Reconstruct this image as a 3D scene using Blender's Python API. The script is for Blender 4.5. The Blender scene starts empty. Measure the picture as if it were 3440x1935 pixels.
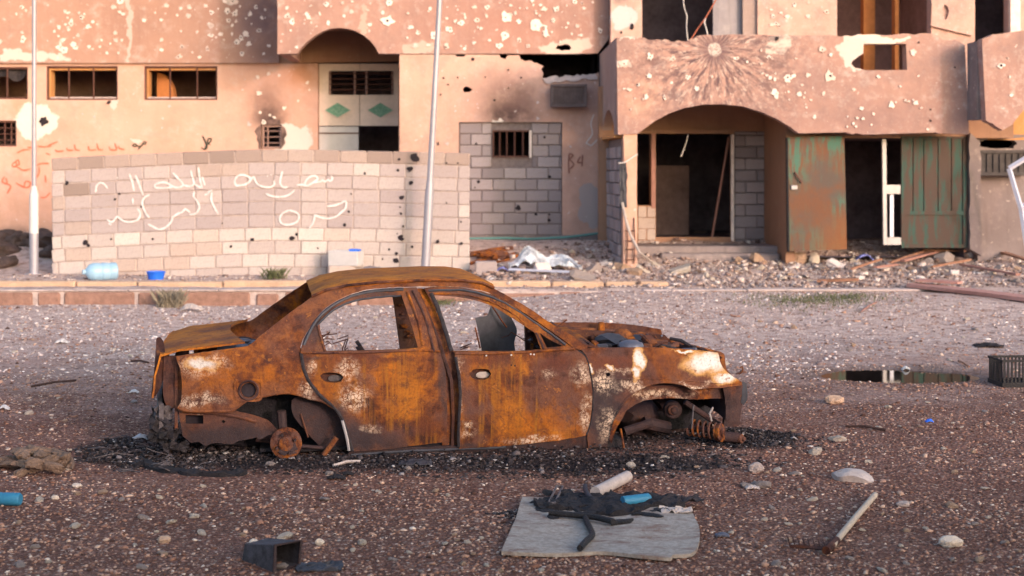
import bpy, math, random
import numpy as np
from mathutils import Vector, Matrix, noise
from mathutils.geometry import delaunay_2d_cdt

# ------------------------------------------------------------------ camera, sky, sun, exposure
SC = bpy.context.scene
COL = SC.collection
PI = math.pi
FPX = 4778.0            # focal length of the photograph in its own pixels (50 mm on a 36 mm frame)
CX, CY, EYE = 1563.0, 560.0, 1.88    # vanishing point and eye height

cam = bpy.data.cameras.new('camera')
cam.sensor_width = 36.0
cam.lens = 36.0 * FPX / 3440.0
cam.shift_x = (1720.0 - CX) / 3440.0
cam.shift_y = (CY - 967.5) / 3440.0
cam.clip_start, cam.clip_end = 0.1, 600.0
cam.dof.use_dof = True
cam.dof.focus_distance = 9.3
cam.dof.aperture_fstop = 2.4
camo = bpy.data.objects.new('camera', cam)
COL.objects.link(camo)
camo.location = (0, 0, EYE)
camo.rotation_euler = (PI / 2, 0, 0)
SC.camera = camo

SUN_EL, SUN_AZ = math.radians(12.0), math.radians(34.6)      # low sun, behind the viewer to the right
to_sun = Vector((math.sin(SUN_AZ) * math.cos(SUN_EL), -math.cos(SUN_AZ) * math.cos(SUN_EL), math.sin(SUN_EL)))
world = bpy.data.worlds.new('World')
SC.world = world
world.use_nodes = True
wn = world.node_tree
sky = wn.nodes.new('ShaderNodeTexSky')
sky.sky_type = 'NISHITA'
sky.sun_disc = False
sky.sun_elevation = SUN_EL
sky.sun_rotation = math.atan2(to_sun.x, to_sun.y)
sky.altitude = 0
sky.air_density, sky.dust_density, sky.ozone_density = 1.0, 3.0, 1.6
wn.links.new(sky.outputs[0], wn.nodes['Background'].inputs[0])
wn.nodes['Background'].inputs[1].default_value = 0.15
sun = bpy.data.lights.new('sun', 'SUN')
sun.energy = 0.45
sun.angle = math.radians(3)
sun.color = (1.0, 0.70, 0.70)
suno = bpy.data.objects.new('sun', sun)
COL.objects.link(suno)
suno.rotation_euler = to_sun.to_track_quat('Z', 'Y').to_euler()
suno.location = to_sun * 60
SC.view_settings.view_transform = 'Standard'
SC.view_settings.look = 'None'
SC.view_settings.gamma = 1.0
SC.view_settings.use_curve_mapping = False
SC.view_settings.exposure = 1.66
SC.render.engine = 'CYCLES'
SC.cycles.use_denoising = True
SC.cycles.max_bounces = 6
SC.cycles.diffuse_bounces = 3

# ------------------------------------------------------------------ geometry helpers
def W(px, py, s):
    """A point of the place: on the frontal plane where one metre is s pixels of the photograph."""
    return Vector(((px - CX) / s, FPX / s, EYE + (CY - py) / s))
def XZ(px, py, s):
    return ((px - CX) / s, EYE + (CY - py) / s)

def tag(o, label=None, cat=None, group=None, kind=None):
    if label: o['label'] = label
    if cat: o['category'] = cat
    if group: o['group'] = group
    if kind: o['kind'] = kind
    return o

def empty(name, loc=(0, 0, 0), rz=0.0, label=None, cat=None, group=None, kind=None, parent=None):
    o = bpy.data.objects.new(name, None)
    o.empty_display_size = 0.2
    COL.objects.link(o)
    o.parent = parent
    o.location = loc
    o.rotation_euler = (0, 0, rz)
    return tag(o, label, cat, group, kind)

def mesh(name, vs, fs, mat=None, smooth=False):
    me = bpy.data.meshes.new(name)
    me.from_pydata([tuple(v) for v in vs], [], [tuple(f) for f in fs])
    if mat is not None: me.materials.append(mat)
    if smooth:
        me.polygons.foreach_set('use_smooth', [True] * len(me.polygons))
        me.update()
        me.set_sharp_from_angle(angle=math.radians(38))
    me.update()
    return me

def obj(name, geo, mat, parent=None, smooth=False, world_space=True, me=None):
    """One mesh object. world_space: its vertices are world coordinates even under a parent at its base."""
    if me is None:
        me = mesh(name, geo[0], geo[1], mat, smooth)
    o = bpy.data.objects.new(name, me)
    COL.objects.link(o)
    if parent is not None:
        o.parent = parent
        if world_space:
            t = Vector((0, 0, 0)); q = parent
            if q.type == 'EMPTY':
                while q is not None:
                    t += q.location; q = q.parent
                o.matrix_parent_inverse = Matrix.Translation(-t)
    return o

def join(*gs):
    V, F = [], []
    for g in gs:
        k = len(V)
        V += list(g[0]); F += [tuple(i + k for i in f) for f in g[1]]
    return V, F

def xf(g, M):
    return [M @ Vector(v) for v in g[0]], g[1]

def box(x0, x1, y0, y1, z0, z1, bev=0.0):
    if bev <= 0:
        v = [(x0,y0,z0),(x1,y0,z0),(x1,y1,z0),(x0,y1,z0),(x0,y0,z1),(x1,y0,z1),(x1,y1,z1),(x0,y1,z1)]
        return [Vector(p) for p in v], [(0,3,2,1),(4,5,6,7),(0,1,5,4),(1,2,6,5),(2,3,7,6),(3,0,4,7)]
    b = min(bev, (x1-x0)*.45, (y1-y0)*.45, (z1-z0)*.45)
    V = []; F = []
    idx = {}
    for a in range(3):
        for sx in (0, 1):
            for sy in (0, 1):
                for sz in (0, 1):
                    s = (sx, sy, sz)
                    p = []
                    for k, (lo, hi) in enumerate(((x0,x1),(y0,y1),(z0,z1))):
                        if k == a: p.append(hi if s[k] else lo)
                        else: p.append(hi - b if s[k] else lo + b)
                    idx[(a, s)] = len(V); V.append(Vector(p))
    def q(*k): F.append(tuple(idx[i] for i in k))
    for a in range(3):
        o1, o2 = [i for i in range(3) if i != a]
        for e in (0, 1):
            cs = []
            for (u, w) in ((0,0),(1,0),(1,1),(0,1)):
                s = [0,0,0]; s[a] = e; s[o1] = u; s[o2] = w; cs.append((a, tuple(s)))
            if (e == 1) != (a != 1): cs.reverse()
            q(*cs)
    for a in range(3):                                   # edge chamfers along axis a
        o1, o2 = [i for i in range(3) if i != a]
        for e1 in (0, 1):
            for e2 in (0, 1):
                s0 = [0,0,0]; s0[o1] = e1; s0[o2] = e2; s1 = list(s0); s1[a] = 1
                q((o1, tuple(s0)), (o1, tuple(s1)), (o2, tuple(s1)), (o2, tuple(s0)))
    for sx in (0, 1):
        for sy in (0, 1):
            for sz in (0, 1):
                q((0,(sx,sy,sz)), (1,(sx,sy,sz)), (2,(sx,sy,sz)))
    return V, F

def tube(pts, r, n=8, r1=None, caps=True):
    pts = [Vector(p) for p in pts]
    V, F = [], []
    m = len(pts)
    prev = None
    for i, p in enumerate(pts):
        d = (pts[min(i+1, m-1)] - pts[max(i-1, 0)])
        if d.length < 1e-9: d = Vector((0,0,1))
        d.normalize()
        if prev is None:
            a = Vector((0,0,1)) if abs(d.z) < .9 else Vector((1,0,0))
            e1 = d.cross(a).normalized()
        else:
            e1 = (prev - d * prev.dot(d)).normalized()
        prev = e1
        e2 = d.cross(e1)
        rr = r if r1 is None else r + (r1 - r) * i / max(1, m-1)
        for k in range(n):
            t = 2*PI*k/n
            V.append(p + e1*rr*math.cos(t) + e2*rr*math.sin(t))
    for i in range(m-1):
        for k in range(n):
            a, b = i*n+k, i*n+(k+1) % n
            F.append((a, b, b+n, a+n))
    if caps:
        F.append(tuple(range(n))[::-1]); F.append(tuple(range((m-1)*n, m*n)))
    return V, F

def bar(a, b, w, d):
    """A square bar from a to b."""
    g = tube([a, b], max(w, d) * .7071, 4)
    return g

def lathe(prof, n=24, axis='Z', cap=True):
    """prof: list of (r, h); spun about an axis."""
    V, F = [], []
    for (r, h) in prof:
        for k in range(n):
            t = 2*PI*k/n
            c, s = r*math.cos(t), r*math.sin(t)
            V.append(Vector({'Z': (c, s, h), 'Y': (c, h, s), 'X': (h, c, s)}[axis]))
    for i in range(len(prof)-1):
        for k in range(n):
            a, b = i*n+k, i*n+(k+1) % n
            F.append((a, b, b+n, a+n))
    if cap and prof[0][0] > 1e-6: F.append(tuple(range(n))[::-1])
    if cap and prof[-1][0] > 1e-6: F.append(tuple(range((len(prof)-1)*n, len(prof)*n)))
    return V, F

def smooth_line(pts, step, closed=True):
    """Points (x, y) or (x, y, 1) for a corner; Catmull-Rom between corners, resampled at about step."""
    n = len(pts)
    out = []
    rng = range(n) if closed else range(n-1)
    for i in rng:
        p1 = Vector(pts[i][:2]); p2 = Vector(pts[(i+1) % n][:2])
        c1 = len(pts[i]) > 2; c2 = len(pts[(i+1) % n]) > 2
        p0 = Vector(pts[(i-1) % n][:2]) if (closed or i > 0) and not c1 else p1*2 - p2
        p3 = Vector(pts[(i+2) % n][:2]) if (closed or i+2 < n) and not c2 else p2*2 - p1
        k = max(1, int(round((p2-p1).length/step)))
        for j in range(k):
            t = j/k
            q = .5*((2*p1) + (p2-p0)*t + (2*p0-5*p1+4*p2-p3)*t*t + (3*p1-p0-3*p2+p3)*t**3)
            out.append((q.x, q.y))
    if not closed: out.append(tuple(pts[-1][:2]))
    return out

def inside(x, y, poly):
    r = False
    j = len(poly)-1
    for i in range(len(poly)):
        xi, yi = poly[i]; xj, yj = poly[j]
        if (yi > y) != (yj > y) and x < (xj-xi)*(y-yi)/(yj-yi)+xi: r = not r
        j = i
    return r

def fill(outline, holes=(), grid=None, seed=1):
    """Triangulate a polygon with holes, with inner grid points. -> pts, tris, boundary edges"""
    pts, edges = [], []
    for loop in [outline] + list(holes):
        k = len(pts); m = len(loop)
        pts += [Vector(p[:2]) for p in loop]
        edges += [(k+i, k+(i+1) % m) for i in range(m)]
    if grid:
        rnd = random.Random(seed)
        xs = [p[0] for p in outline]; ys = [p[1] for p in outline]
        bnd = [(p.x, p.y) for p in pts]
        y = min(ys)+grid*.5; row = 0
        while y < max(ys):
            x = min(xs)+grid*(.5 if row % 2 else 0.05)
            while x < max(xs):
                qx, qy = x+rnd.uniform(-.15, .15)*grid, y+rnd.uniform(-.15, .15)*grid
                if inside(qx, qy, outline) and not any(inside(qx, qy, h) for h in holes):
                    if min((qx-a)**2+(qy-b)**2 for a, b in bnd) > (grid*.45)**2:
                        pts.append(Vector((qx, qy)))
                x += grid
            y += grid*.87; row += 1
    r = delaunay_2d_cdt(pts, edges, [], 0, 1e-6)
    vs = [(v.x, v.y) for v in r[0]]
    tris = []
    for f in r[2]:
        cx = sum(vs[i][0] for i in f)/3; cy = sum(vs[i][1] for i in f)/3
        if inside(cx, cy, outline) and not any(inside(cx, cy, h) for h in holes):
            tris.append(tuple(f))
    cnt = {}
    for f in tris:
        for i in range(3):
            a, b = f[i], f[(i+1) % 3]
            cnt.setdefault((min(a, b), max(a, b)), []).append((a, b))
    be = [e[0] for e in cnt.values() if len(e) == 1]
    return vs, tris, be

def slab(outline, holes, front, back, grid=None, seed=1):
    """A sheet with thickness: front and back map (x, y) of the outline to a point."""
    vs, tris, be = fill(outline, holes, grid, seed)
    n = len(vs)
    V = [Vector(front(*p)) for p in vs] + [Vector(back(*p)) for p in vs]
    F = list(tris) + [(c+n, b+n, a+n) for a, b, c in tris]
    F += [(b, a, a+n, b+n) for a, b in be]
    return V, F

def wallslab(outline_px, holes_px, s, thick, grid=None, step=None, dy=0.0, rough=0.0, seed=1):
    """A frontal wall traced in the photograph, at its own distance, with real thickness."""
    def conv(l):
        l2 = [XZ(p[0], p[1], s) + tuple(p[2:3]) for p in l]
        return [p[:2] for p in l2]
    o = conv(outline_px); hs = [conv(h) for h in holes_px]
    Y = FPX/s + dy
    def fr(x, z):
        d = rough*noise.noise(Vector((x*1.3, z*1.3, seed*3.1))) if rough else 0
        return (x, Y+d, z)
    return slab(o, hs, fr, lambda x, z: (x, Y+thick, z), grid, seed)

def rect(x0, y0, x1, y1):
    return [(x0, y0), (x1, y0), (x1, y1), (x0, y1)]

def ragged(a, b, n, amp, rnd):
    """Broken edge from a to b (pixels)."""
    out = []
    for i in range(n):
        t = i/n
        out.append((a[0]+(b[0]-a[0])*t+rnd.uniform(-amp, amp)*.5, a[1]+(b[1]-a[1])*t+rnd.uniform(-amp, amp)))
    return out

def blobpoly(cx, cy, rx, ry, n, rnd, jag=.3):
    ph = rnd.uniform(0, 6)
    o = []
    for i in range(n):
        t = 2*PI*i/n+ph
        k = 1+rnd.uniform(-jag, jag)
        o.append((cx+rx*k*math.cos(t), cy+ry*k*math.sin(t)))
    return o

_ICO = None
def ico(sub):
    global _ICO
    t = (1+5**.5)/2
    v = [Vector(p).normalized() for p in [(-1,t,0),(1,t,0),(-1,-t,0),(1,-t,0),(0,-1,t),(0,1,t),(0,-1,-t),(0,1,-t),(t,0,-1),(t,0,1),(-t,0,-1),(-t,0,1)]]
    f = [(0,11,5),(0,5,1),(0,1,7),(0,7,10),(0,10,11),(1,5,9),(5,11,4),(11,10,2),(10,7,6),(7,1,8),(3,9,4),(3,4,2),(3,2,6),(3,6,8),(3,8,9),(4,9,5),(2,4,11),(6,2,10),(8,6,7),(9,8,1)]
    for _ in range(sub):
        c = {}; nf = []
        def mid(a, b):
            k = (min(a,b), max(a,b))
            if k not in c:
                c[k] = len(v); v.append(((v[a]+v[b])/2).normalized())
            return c[k]
        for a, b, d in f:
            x, y, z = mid(a,b), mid(b,d), mid(d,a)
            nf += [(a,x,z),(b,y,x),(d,z,y),(x,y,z)]
        f = nf
    return v, f

def rock(rnd, sub=1, flat=.6, rough=.35):
    v, f = ico(sub)
    off = Vector((rnd.uniform(-9,9), rnd.uniform(-9,9), rnd.uniform(-9,9)))
    sx, sy = rnd.uniform(.75,1.25), rnd.uniform(.6,1.0)
    out = []
    for p in v:
        k = 1+rough*noise.noise(p*1.3+off)+rough*.5*noise.noise(p*3+off)
        q = p*k
        q = Vector((round(q.x*3)/3*.35+q.x*.65, q.y, q.z))
        out.append(Vector((q.x*sx, q.y*sy, q.z*flat)))
    return out, f
# ------------------------------------------------------------------ materials (all procedural)
def srgb(r, g, b):
    f = lambda c: (c/255/12.92) if c/255 <= .04045 else ((c/255+.055)/1.055)**2.4
    return (f(r), f(g), f(b), 1.0)

class Mat:
    def __init__(s, name):
        s.mat = bpy.data.materials.new(name)
        s.mat.use_nodes = True
        s.t = s.mat.node_tree
        s.b = s.t.nodes['Principled BSDF']
        s._tc = None
    def n(s, typ, **kw):
        nd = s.t.nodes.new(typ)
        for k, v in kw.items(): setattr(nd, k, v)
        return nd
    def put(s, sock, v):
        if isinstance(v, bpy.types.NodeSocket): s.t.links.new(v, sock)
        elif v is not None:
            if hasattr(sock.default_value, '__len__') and not hasattr(v, '__len__'):
                sock.default_value = [v]*len(sock.default_value)
            elif hasattr(sock.default_value, '__len__'):
                v = tuple(v); n = len(sock.default_value)
                sock.default_value = (v+(1.0,))[:n] if len(v) < n else v[:n]
            else: sock.default_value = v
    def P(s):
        if s._tc is None: s._tc = s.n('ShaderNodeTexCoord')
        return s._tc.outputs['Object']
    def gen(s):
        s.P(); return s._tc.outputs['Generated']
    def sc(s, vec, k):
        nd = s.n('ShaderNodeMapping'); s.put(nd.inputs[0], vec); nd.inputs['Scale'].default_value = k
        return nd.outputs[0]
    def noise(s, scale, detail=4, rough=.55, vec=None, dist=0, col=False):
        nd = s.n('ShaderNodeTexNoise')
        s.put(nd.inputs['Vector'], vec if vec is not None else s.P())
        nd.inputs['Scale'].default_value = scale; nd.inputs['Detail'].default_value = detail
        nd.inputs['Roughness'].default_value = rough; nd.inputs['Distortion'].default_value = dist
        return nd.outputs['Color' if col else 'Fac']
    def vor(s, scale, out='Distance', feature='F1', vec=None, rnd=1.0):
        nd = s.n('ShaderNodeTexVoronoi', feature=feature)
        s.put(nd.inputs['Vector'], vec if vec is not None else s.P())
        nd.inputs['Scale'].default_value = scale; nd.inputs['Randomness'].default_value = rnd
        return nd.outputs[out]
    def ramp(s, fac, stops, interp='LINEAR'):
        nd = s.n('ShaderNodeValToRGB'); s.put(nd.inputs[0], fac)
        cr = nd.color_ramp; cr.interpolation = interp
        while len(cr.elements) < len(stops): cr.elements.new(.5)
        for e, (p, c) in zip(cr.elements, stops):
            e.position = p
            e.color = (c, c, c, 1) if not hasattr(c, '__len__') else (tuple(c)+(1,))[:4]
        return nd.outputs[0]
    def mix(s, f, a, b, mode='MIX'):
        nd = s.n('ShaderNodeMix', data_type='RGBA', blend_type=mode)
        s.put(nd.inputs[0], f); s.put(nd.inputs[6], a); s.put(nd.inputs[7], b)
        return nd.outputs[2]
    def m(s, op, a, b=None, c=None, clamp=False):
        nd = s.n('ShaderNodeMath', operation=op, use_clamp=clamp)
        s.put(nd.inputs[0], a)
        if b is not None: s.put(nd.inputs[1], b)
        if c is not None: s.put(nd.inputs[2], c)
        return nd.outputs[0]
    def v(s, op, a, b=None, c=None):
        nd = s.n('ShaderNodeVectorMath', operation=op)
        s.put(nd.inputs[0], a)
        if b is not None: s.put(nd.inputs[1], b)
        return nd.outputs['Value' if op in ('LENGTH', 'DOT_PRODUCT', 'DISTANCE') else 'Vector']
    def step(s, x, lo, hi):
        nd = s.n('ShaderNodeMapRange', interpolation_type='SMOOTHSTEP', clamp=True)
        s.put(nd.inputs[0], x); nd.inputs[1].default_value = lo; nd.inputs[2].default_value = hi
        return nd.outputs[0]
    def warp(s, amp, scale, vec=None):
        vec = vec if vec is not None else s.P()
        c = s.noise(scale, 4, .6, vec, col=True)
        d = s.v('SUBTRACT', c, (.5, .5, .5))
        d = s.v('MULTIPLY', d, (amp*2, amp*2, amp*2))
        return s.v('ADD', vec, d)
    def blob(s, c, r, soft=.5, vec=None):
        """1 inside an ellipsoid, fading to 0 at its rim (soft: share of the radius)."""
        vec = vec if vec is not None else s.P()
        d = s.v('SUBTRACT', vec, c)
        d = s.v('MULTIPLY', d, tuple(1/k for k in r))
        l = s.v('LENGTH', d)
        return s.m('SUBTRACT', 1.0, s.step(l, 1-soft, 1.0))
    def xyz(s, vec=None):
        nd = s.n('ShaderNodeSeparateXYZ'); s.put(nd.inputs[0], vec if vec is not None else s.P())
        return nd.outputs
    def rand(s):
        return s.n('ShaderNodeObjectInfo').outputs['Random']
    def island(s):
        return s.n('ShaderNodeNewGeometry').outputs['Random Per Island']
    def end(s, color, rough=.85, bump=None, strength=.5, dist=.01, metal=0.0, spec=.3):
        s.put(s.b.inputs['Base Color'], color)
        s.put(s.b.inputs['Roughness'], rough)
        s.put(s.b.inputs['Metallic'], metal)
        s.b.inputs['Specular IOR Level'].default_value = spec
        if bump is not None:
            nd = s.n('ShaderNodeBump'); nd.inputs['Strength'].default_value = strength
            nd.inputs['Distance'].default_value = dist
            s.put(nd.inputs['Height'], bump); s.t.links.new(nd.outputs[0], s.b.inputs['Normal'])
        return s.mat

def simple(name, c, rough=.7, var=.25, scale=8, metal=0.0, bump=.3, spec=.3, c2=None, dist=.004):
    k = Mat(name)
    n1 = k.noise(scale, 5, .6)
    n2 = k.noise(scale*6, 3, .6)
    f = k.m('MULTIPLY_ADD', n2, .4, k.m('MULTIPLY', n1, .8))
    lo = tuple(x*(1-var) for x in c[:3]); hi = tuple(min(1, x*(1+var)) for x in c[:3])
    col = k.ramp(f, [(.35, c2 if c2 else lo), (.75, hi)])
    return k.end(col, rough, n2, bump, dist, metal, spec)

def plaster(name, c, c_dark, c_bare, stains=(), pocks=0.5, blast=None, bare=(), streak=.3, zfade=None, bump=.6, grime=0.0):
    """Painted render: mottled paint, grime, small chips; stains = blobs of soot or of painted light and shade, bare = places the paint is off."""
    k = Mat(name)
    P = k.P()
    n1 = k.noise(.7, 5, .6); n2 = k.noise(5, 5, .65); n3 = k.noise(60, 3, .6)
    col = k.mix(k.step(n1, .35, .7), c, c_dark)
    col = k.mix(k.m('MULTIPLY', k.step(n2, .5, .75), .35), col, c_bare)
    if streak:
        st = k.noise(1.0, 5, .6, k.sc(P, (9, 9, .45)))
        col = k.mix(k.m('MULTIPLY', k.step(st, .5, .8), streak), col, tuple(x*.55 for x in c_dark[:3]))
    if grime:
        gr = k.step(k.noise(1.9, 9, .72), .46, .66)
        col = k.mix(k.m('MULTIPLY', gr, grime), col, (.20, .145, .148, 1))
        gr2 = k.step(k.noise(14, 6, .75), .50, .66)
        col = k.mix(k.m('MULTIPLY', k.m('MULTIPLY', gr2, k.step(k.noise(.9, 4, .6), .35, .65)), grime*.8), col, c_bare)
    # fine grain
    col = k.mix(k.m('MULTIPLY', n3, .16), col, (.25, .17, .14, 1))
    Pw = k.warp(.12, 2.2)
    for (x, y, z, rx, rz, sc_, strength) in stains:
        b = k.blob((x, y, z), (rx, 2.5, rz), .95, Pw)
        b = k.m('MULTIPLY', b, k.step(k.noise(2.6, 5, .65), .12, .62))
        col = k.mix(k.m('MULTIPLY', b, strength), col, sc_)
    Ph = k.warp(.10, 7)
    Pb = k.warp(.05, 12, k.warp(.20, 3.0))
    for (x, y, z, rx, rz, cc) in bare:
        b = k.m('MULTIPLY', k.blob((x, y, z), (rx*1.08, 2.5, rz*1.08), .12, Pb), k.step(k.noise(9, 5, .75), .26, .36))
        col = k.mix(b, col, cc)
    if blast:
        x, z, R = blast
        X = k.xyz()
        dx = k.m('SUBTRACT', X[0], x); dz = k.m('SUBTRACT', X[2], z)
        ang = k.m('ARCTAN2', dz, dx)
        l = k.m('SQRT', k.m('ADD', k.m('MULTIPLY', dx, dx), k.m('MULTIPLY', dz, dz)))
        nd = k.n('ShaderNodeCombineXYZ'); k.put(nd.inputs[0], ang); k.put(nd.inputs[1], k.m('MULTIPLY', l, .5))
        r1 = k.noise(7, 4, .75, nd.outputs[0])
        nd2 = k.n('ShaderNodeCombineXYZ'); k.put(nd2.inputs[0], k.m('MULTIPLY', ang, 1.0)); k.put(nd2.inputs[1], k.m('MULTIPLY', l, .55)); nd2.inputs[2].default_value = 3.7
        r2 = k.noise(15, 3, .7, nd2.outputs[0])
        fall = k.m('SUBTRACT', 1.0, k.step(l, R*.12, R))
        col = k.mix(k.m('MULTIPLY', k.m('MULTIPLY', fall, k.step(r1, .40, .62)), 1.0, clamp=True), col, (.115, .072, .082, 1))
        ray = k.m('MULTIPLY', k.m('MULTIPLY', k.step(r2, .56, .66), k.m('SUBTRACT', 1.0, k.step(l, R*.15, R*.8))), k.step(l, .10, .22))
        col = k.mix(k.m('MULTIPLY', ray, .8), col, (.60, .46, .40, 1))
        core = k.m('SUBTRACT', 1.0, k.step(k.m('ADD', l, k.m('MULTIPLY', k.m('SUBTRACT', n2, .5), .12)), .085, .115))
        ring = k.m('SUBTRACT', 1.0, k.step(l, .12, .30))
        col = k.mix(k.m('MULTIPLY', ring, .6), col, (.14, .09, .10, 1))
        col = k.mix(core, col, k.mix(k.step(k.noise(40, 5, .7), .4, .6), (.28, .22, .21, 1), (.56, .47, .43, 1)))
    # small chips from splinters and bullets
    if pocks:
        for scl, th, dens in ((2.6, .11, .5), (5.5, .17, .5), (13.0, .22, .45)):
            vd = k.vor(scl, 'Distance', vec=Ph)
            vc = k.vor(scl, 'Color', vec=Ph)
            cc = k.xyz(vc)
            sel = k.step(cc[0], 1-dens*pocks, 1-dens*pocks+.02)
            rad = k.m('MULTIPLY', cc[1], th)
            chip = k.m('MULTIPLY', sel, k.step(k.m('SUBTRACT', rad, vd), -.01, .07))
            col = k.mix(k.m('MULTIPLY', chip, .8), col, c_bare)
    h = k.m('MULTIPLY_ADD', n3, .35, n2)
    return k.end(col, .92, h, bump, .02, spec=.15)

def rust(name, bright=.5, streak=0.0, dark=.75, ash=(), paint=(), soot=(), tint=(), scale=1.0, fine=1.0):
    """Burnt, rusted sheet steel. ash / paint / soot: (centre, radii, strength) in the car's own metres."""
    k = Mat(name)
    P = k.P()
    n1 = k.noise(2.3*scale, 6, .62, dist=.4); n2 = k.noise(9*scale, 6, .68); n3 = k.noise(70, 4, .7); n4 = k.noise(210, 2, .6)
    f = k.m('MULTIPLY_ADD', n2, .55, k.m('MULTIPLY', n1, .62))
    f = k.m('ADD', k.m('MULTIPLY_ADD', f, 1.9, -.53), (bright-.5)*.5)
    g1 = k.noise(1.4*scale, 4, .6, dist=.8)
    col = k.ramp(f, [(.28, (.026, .011, .011)), (.41, (.068, .023, .015)), (.50, (.135, .040, .015)), (.60, (.235, .074, .016)), (.74, (.37, .112, .013)), (.88, (.50, .170, .020))])
    if streak:
        X = k.xyz()
        s1 = k.noise(1.0, 4, .7, k.sc(P, (38, 3, 1.3))); s2 = k.noise(1.0, 3, .6, k.sc(P, (7, 2, .9)))
        m_ = k.m('MULTIPLY', k.step(s1, .44, .64), k.step(s2, .38, .60))
        col = k.mix(k.m('MULTIPLY', m_, streak), col, (.30, .115, .018, 1))
        s3 = k.noise(1.0, 4, .7, k.sc(P, (55, 3, 1.6)))
        col = k.mix(k.m('MULTIPLY', k.step(s3, .56, .72), streak*.75), col, (.09, .03, .018, 1))
    col = k.mix(k.m('MULTIPLY', k.step(k.m('MULTIPLY_ADD', n2, .5, g1), .70, .82), dark), col, k.mix(n2, (.055, .030, .032, 1), (.15, .075, .060, 1)))
    Pw = k.warp(.10, 5)
    for (c, r, st, tc) in tint:
        b = k.m('MULTIPLY', k.blob(c, r, .8, Pw), k.step(n2, .30, .56))
        col = k.mix(k.m('MULTIPLY', b, st), col, tc)
    # flaking scale: sharp-edged patches
    fk = k.noise(13, 7, .72, dist=.6)
    col = k.mix(k.m('MULTIPLY', k.m('MULTIPLY', k.step(fk, .545, .560), k.m('SUBTRACT', 1.0, k.step(fk, .60, .66))), .45*fine), col, (.085, .034, .026, 1))
    col = k.mix(k.m('MULTIPLY', k.step(fk, .63, .645), .5*fine), col, (.42, .155, .03, 1))
    for (c, r, st) in soot:
        b = k.m('MULTIPLY', k.blob(c, r, .85, Pw), k.step(k.noise(7, 5, .7), .18, .58))
        col = k.mix(k.m('MULTIPLY', b, st), col, k.mix(n2, (.016, .012, .014, 1), (.075, .055, .062, 1)))
    crack = k.vor(34, 'Distance', 'DISTANCE_TO_EDGE', k.warp(.03, 22))
    for (c, r, st) in ash:
        b = k.m('MULTIPLY', k.blob(c, r, .9, Pw), k.step(k.m('MULTIPLY_ADD', n2, .8, k.m('MULTIPLY', k.noise(26, 4, .7), .7)), .60, .82))
        b = k.m('MULTIPLY', b, k.step(crack, .01, .13))
        col = k.mix(k.m('MULTIPLY', b, st, clamp=True), col, k.mix(n3, (.62, .40, .25, 1), (.78, .66, .55, 1)))
    Pe = k.warp(.06, 9)
    for (c, r, st) in paint:
        b = k.m('MULTIPLY', k.blob(c, r, .25, Pe), k.step(k.noise(16, 6, .75), .30, .42))
        edge = k.blob(c, tuple(x*.82 for x in r), .6, Pe)
        pc = k.mix(edge, (.52, .28, .10, 1), (.68, .655, .635, 1))
        pc = k.mix(k.m('MULTIPLY', k.step(n3, .62, .72), .8), pc, (.22, .09, .04, 1))
        col = k.mix(k.m('MULTIPLY', b, st), col, pc)
    col = k.mix(k.m('MULTIPLY', k.step(n3, .40, .78), .5*fine), col, (.05, .020, .013, 1))
    col = k.mix(k.m('MULTIPLY', k.step(n4, .58, .72), .18*fine), col, (.36, .18, .08, 1))
    h = k.m('MULTIPLY_ADD', n3, .8, k.m('MULTIPLY', n2, .8))
    h = k.m('MULTIPLY_ADD', n4, .3, h)
    return k.end(col, k.ramp(n2, [(.3, .62), (.7, .92)]), h, .75, .007, .0, .12)

def blockmat(name, stops, dirt=.4):
    """Cast concrete block, every block its own tone."""
    k = Mat(name)
    r = k.rand()
    n1 = k.noise(3, 5, .6); n2 = k.noise(26, 5, .7); n3 = k.noise(120, 2, .6)
    col = k.ramp(r, stops, 'LINEAR')
    col = k.mix(k.m('MULTIPLY', k.step(n1, .40, .75), dirt), col, (.30, .235, .215, 1))
    col = k.mix(k.m('MULTIPLY', k.step(n2, .48, .70), .30), col, (.22, .165, .15, 1))
    col = k.mix(k.m('MULTIPLY', k.step(n3, .58, .7), .25), col, (.14, .10, .09, 1))
    return k.end(col, .95, k.m('MULTIPLY_ADD', n3, .5, n2), .8, .012, spec=.1)

M = {}
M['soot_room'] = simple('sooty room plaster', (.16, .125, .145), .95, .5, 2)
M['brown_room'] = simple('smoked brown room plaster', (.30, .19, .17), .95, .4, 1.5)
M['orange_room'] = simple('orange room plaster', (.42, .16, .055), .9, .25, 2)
M['void'] = simple('charred hollow', (.030, .024, .029), 1.0, .3, 8, spec=.05)  # near-black paints in the unlit depth of holes and hollows
M['bare'] = simple('bare pale render', (.70, .60, .56), .95, .2, 9, bump=.8, dist=.01)
M['bare_white'] = simple('bare white render', (.66, .59, .56), .95, .14, 6, bump=.8, dist=.01)
M['bare_dim'] = simple('bare dusty render', (.56, .45, .41), .95, .3, 9, bump=.8, dist=.01)
M['chip_grey'] = simple('chipped grey render', (.48, .39, .39), .95, .25, 14, bump=.8, dist=.01)
M['grille'] = simple('brown window steel', (.11, .05, .04), .7, .4, 20, .3)
M['grille_pale'] = simple('faded pink window steel', (.30, .19, .17), .7, .3, 20, .2)
M['galv'] = simple('galvanised pole steel', (.35, .33, .375), .5, .10, 3, .35, .1, .4)
M['pole_white'] = simple('white paint on pole', (.62, .58, .565), .6, .08, 5)
M['alu'] = simple('white aluminium', (.42, .39, .40), .45, .12, 10, .2)
M['alu_pale'] = simple('pale lilac aluminium', (.60, .60, .72), .45, .1, 10, .25)
M['black'] = simple('burnt black', (.016, .014, .017), .85, .6, 14, bump=.8, dist=.01)
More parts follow.
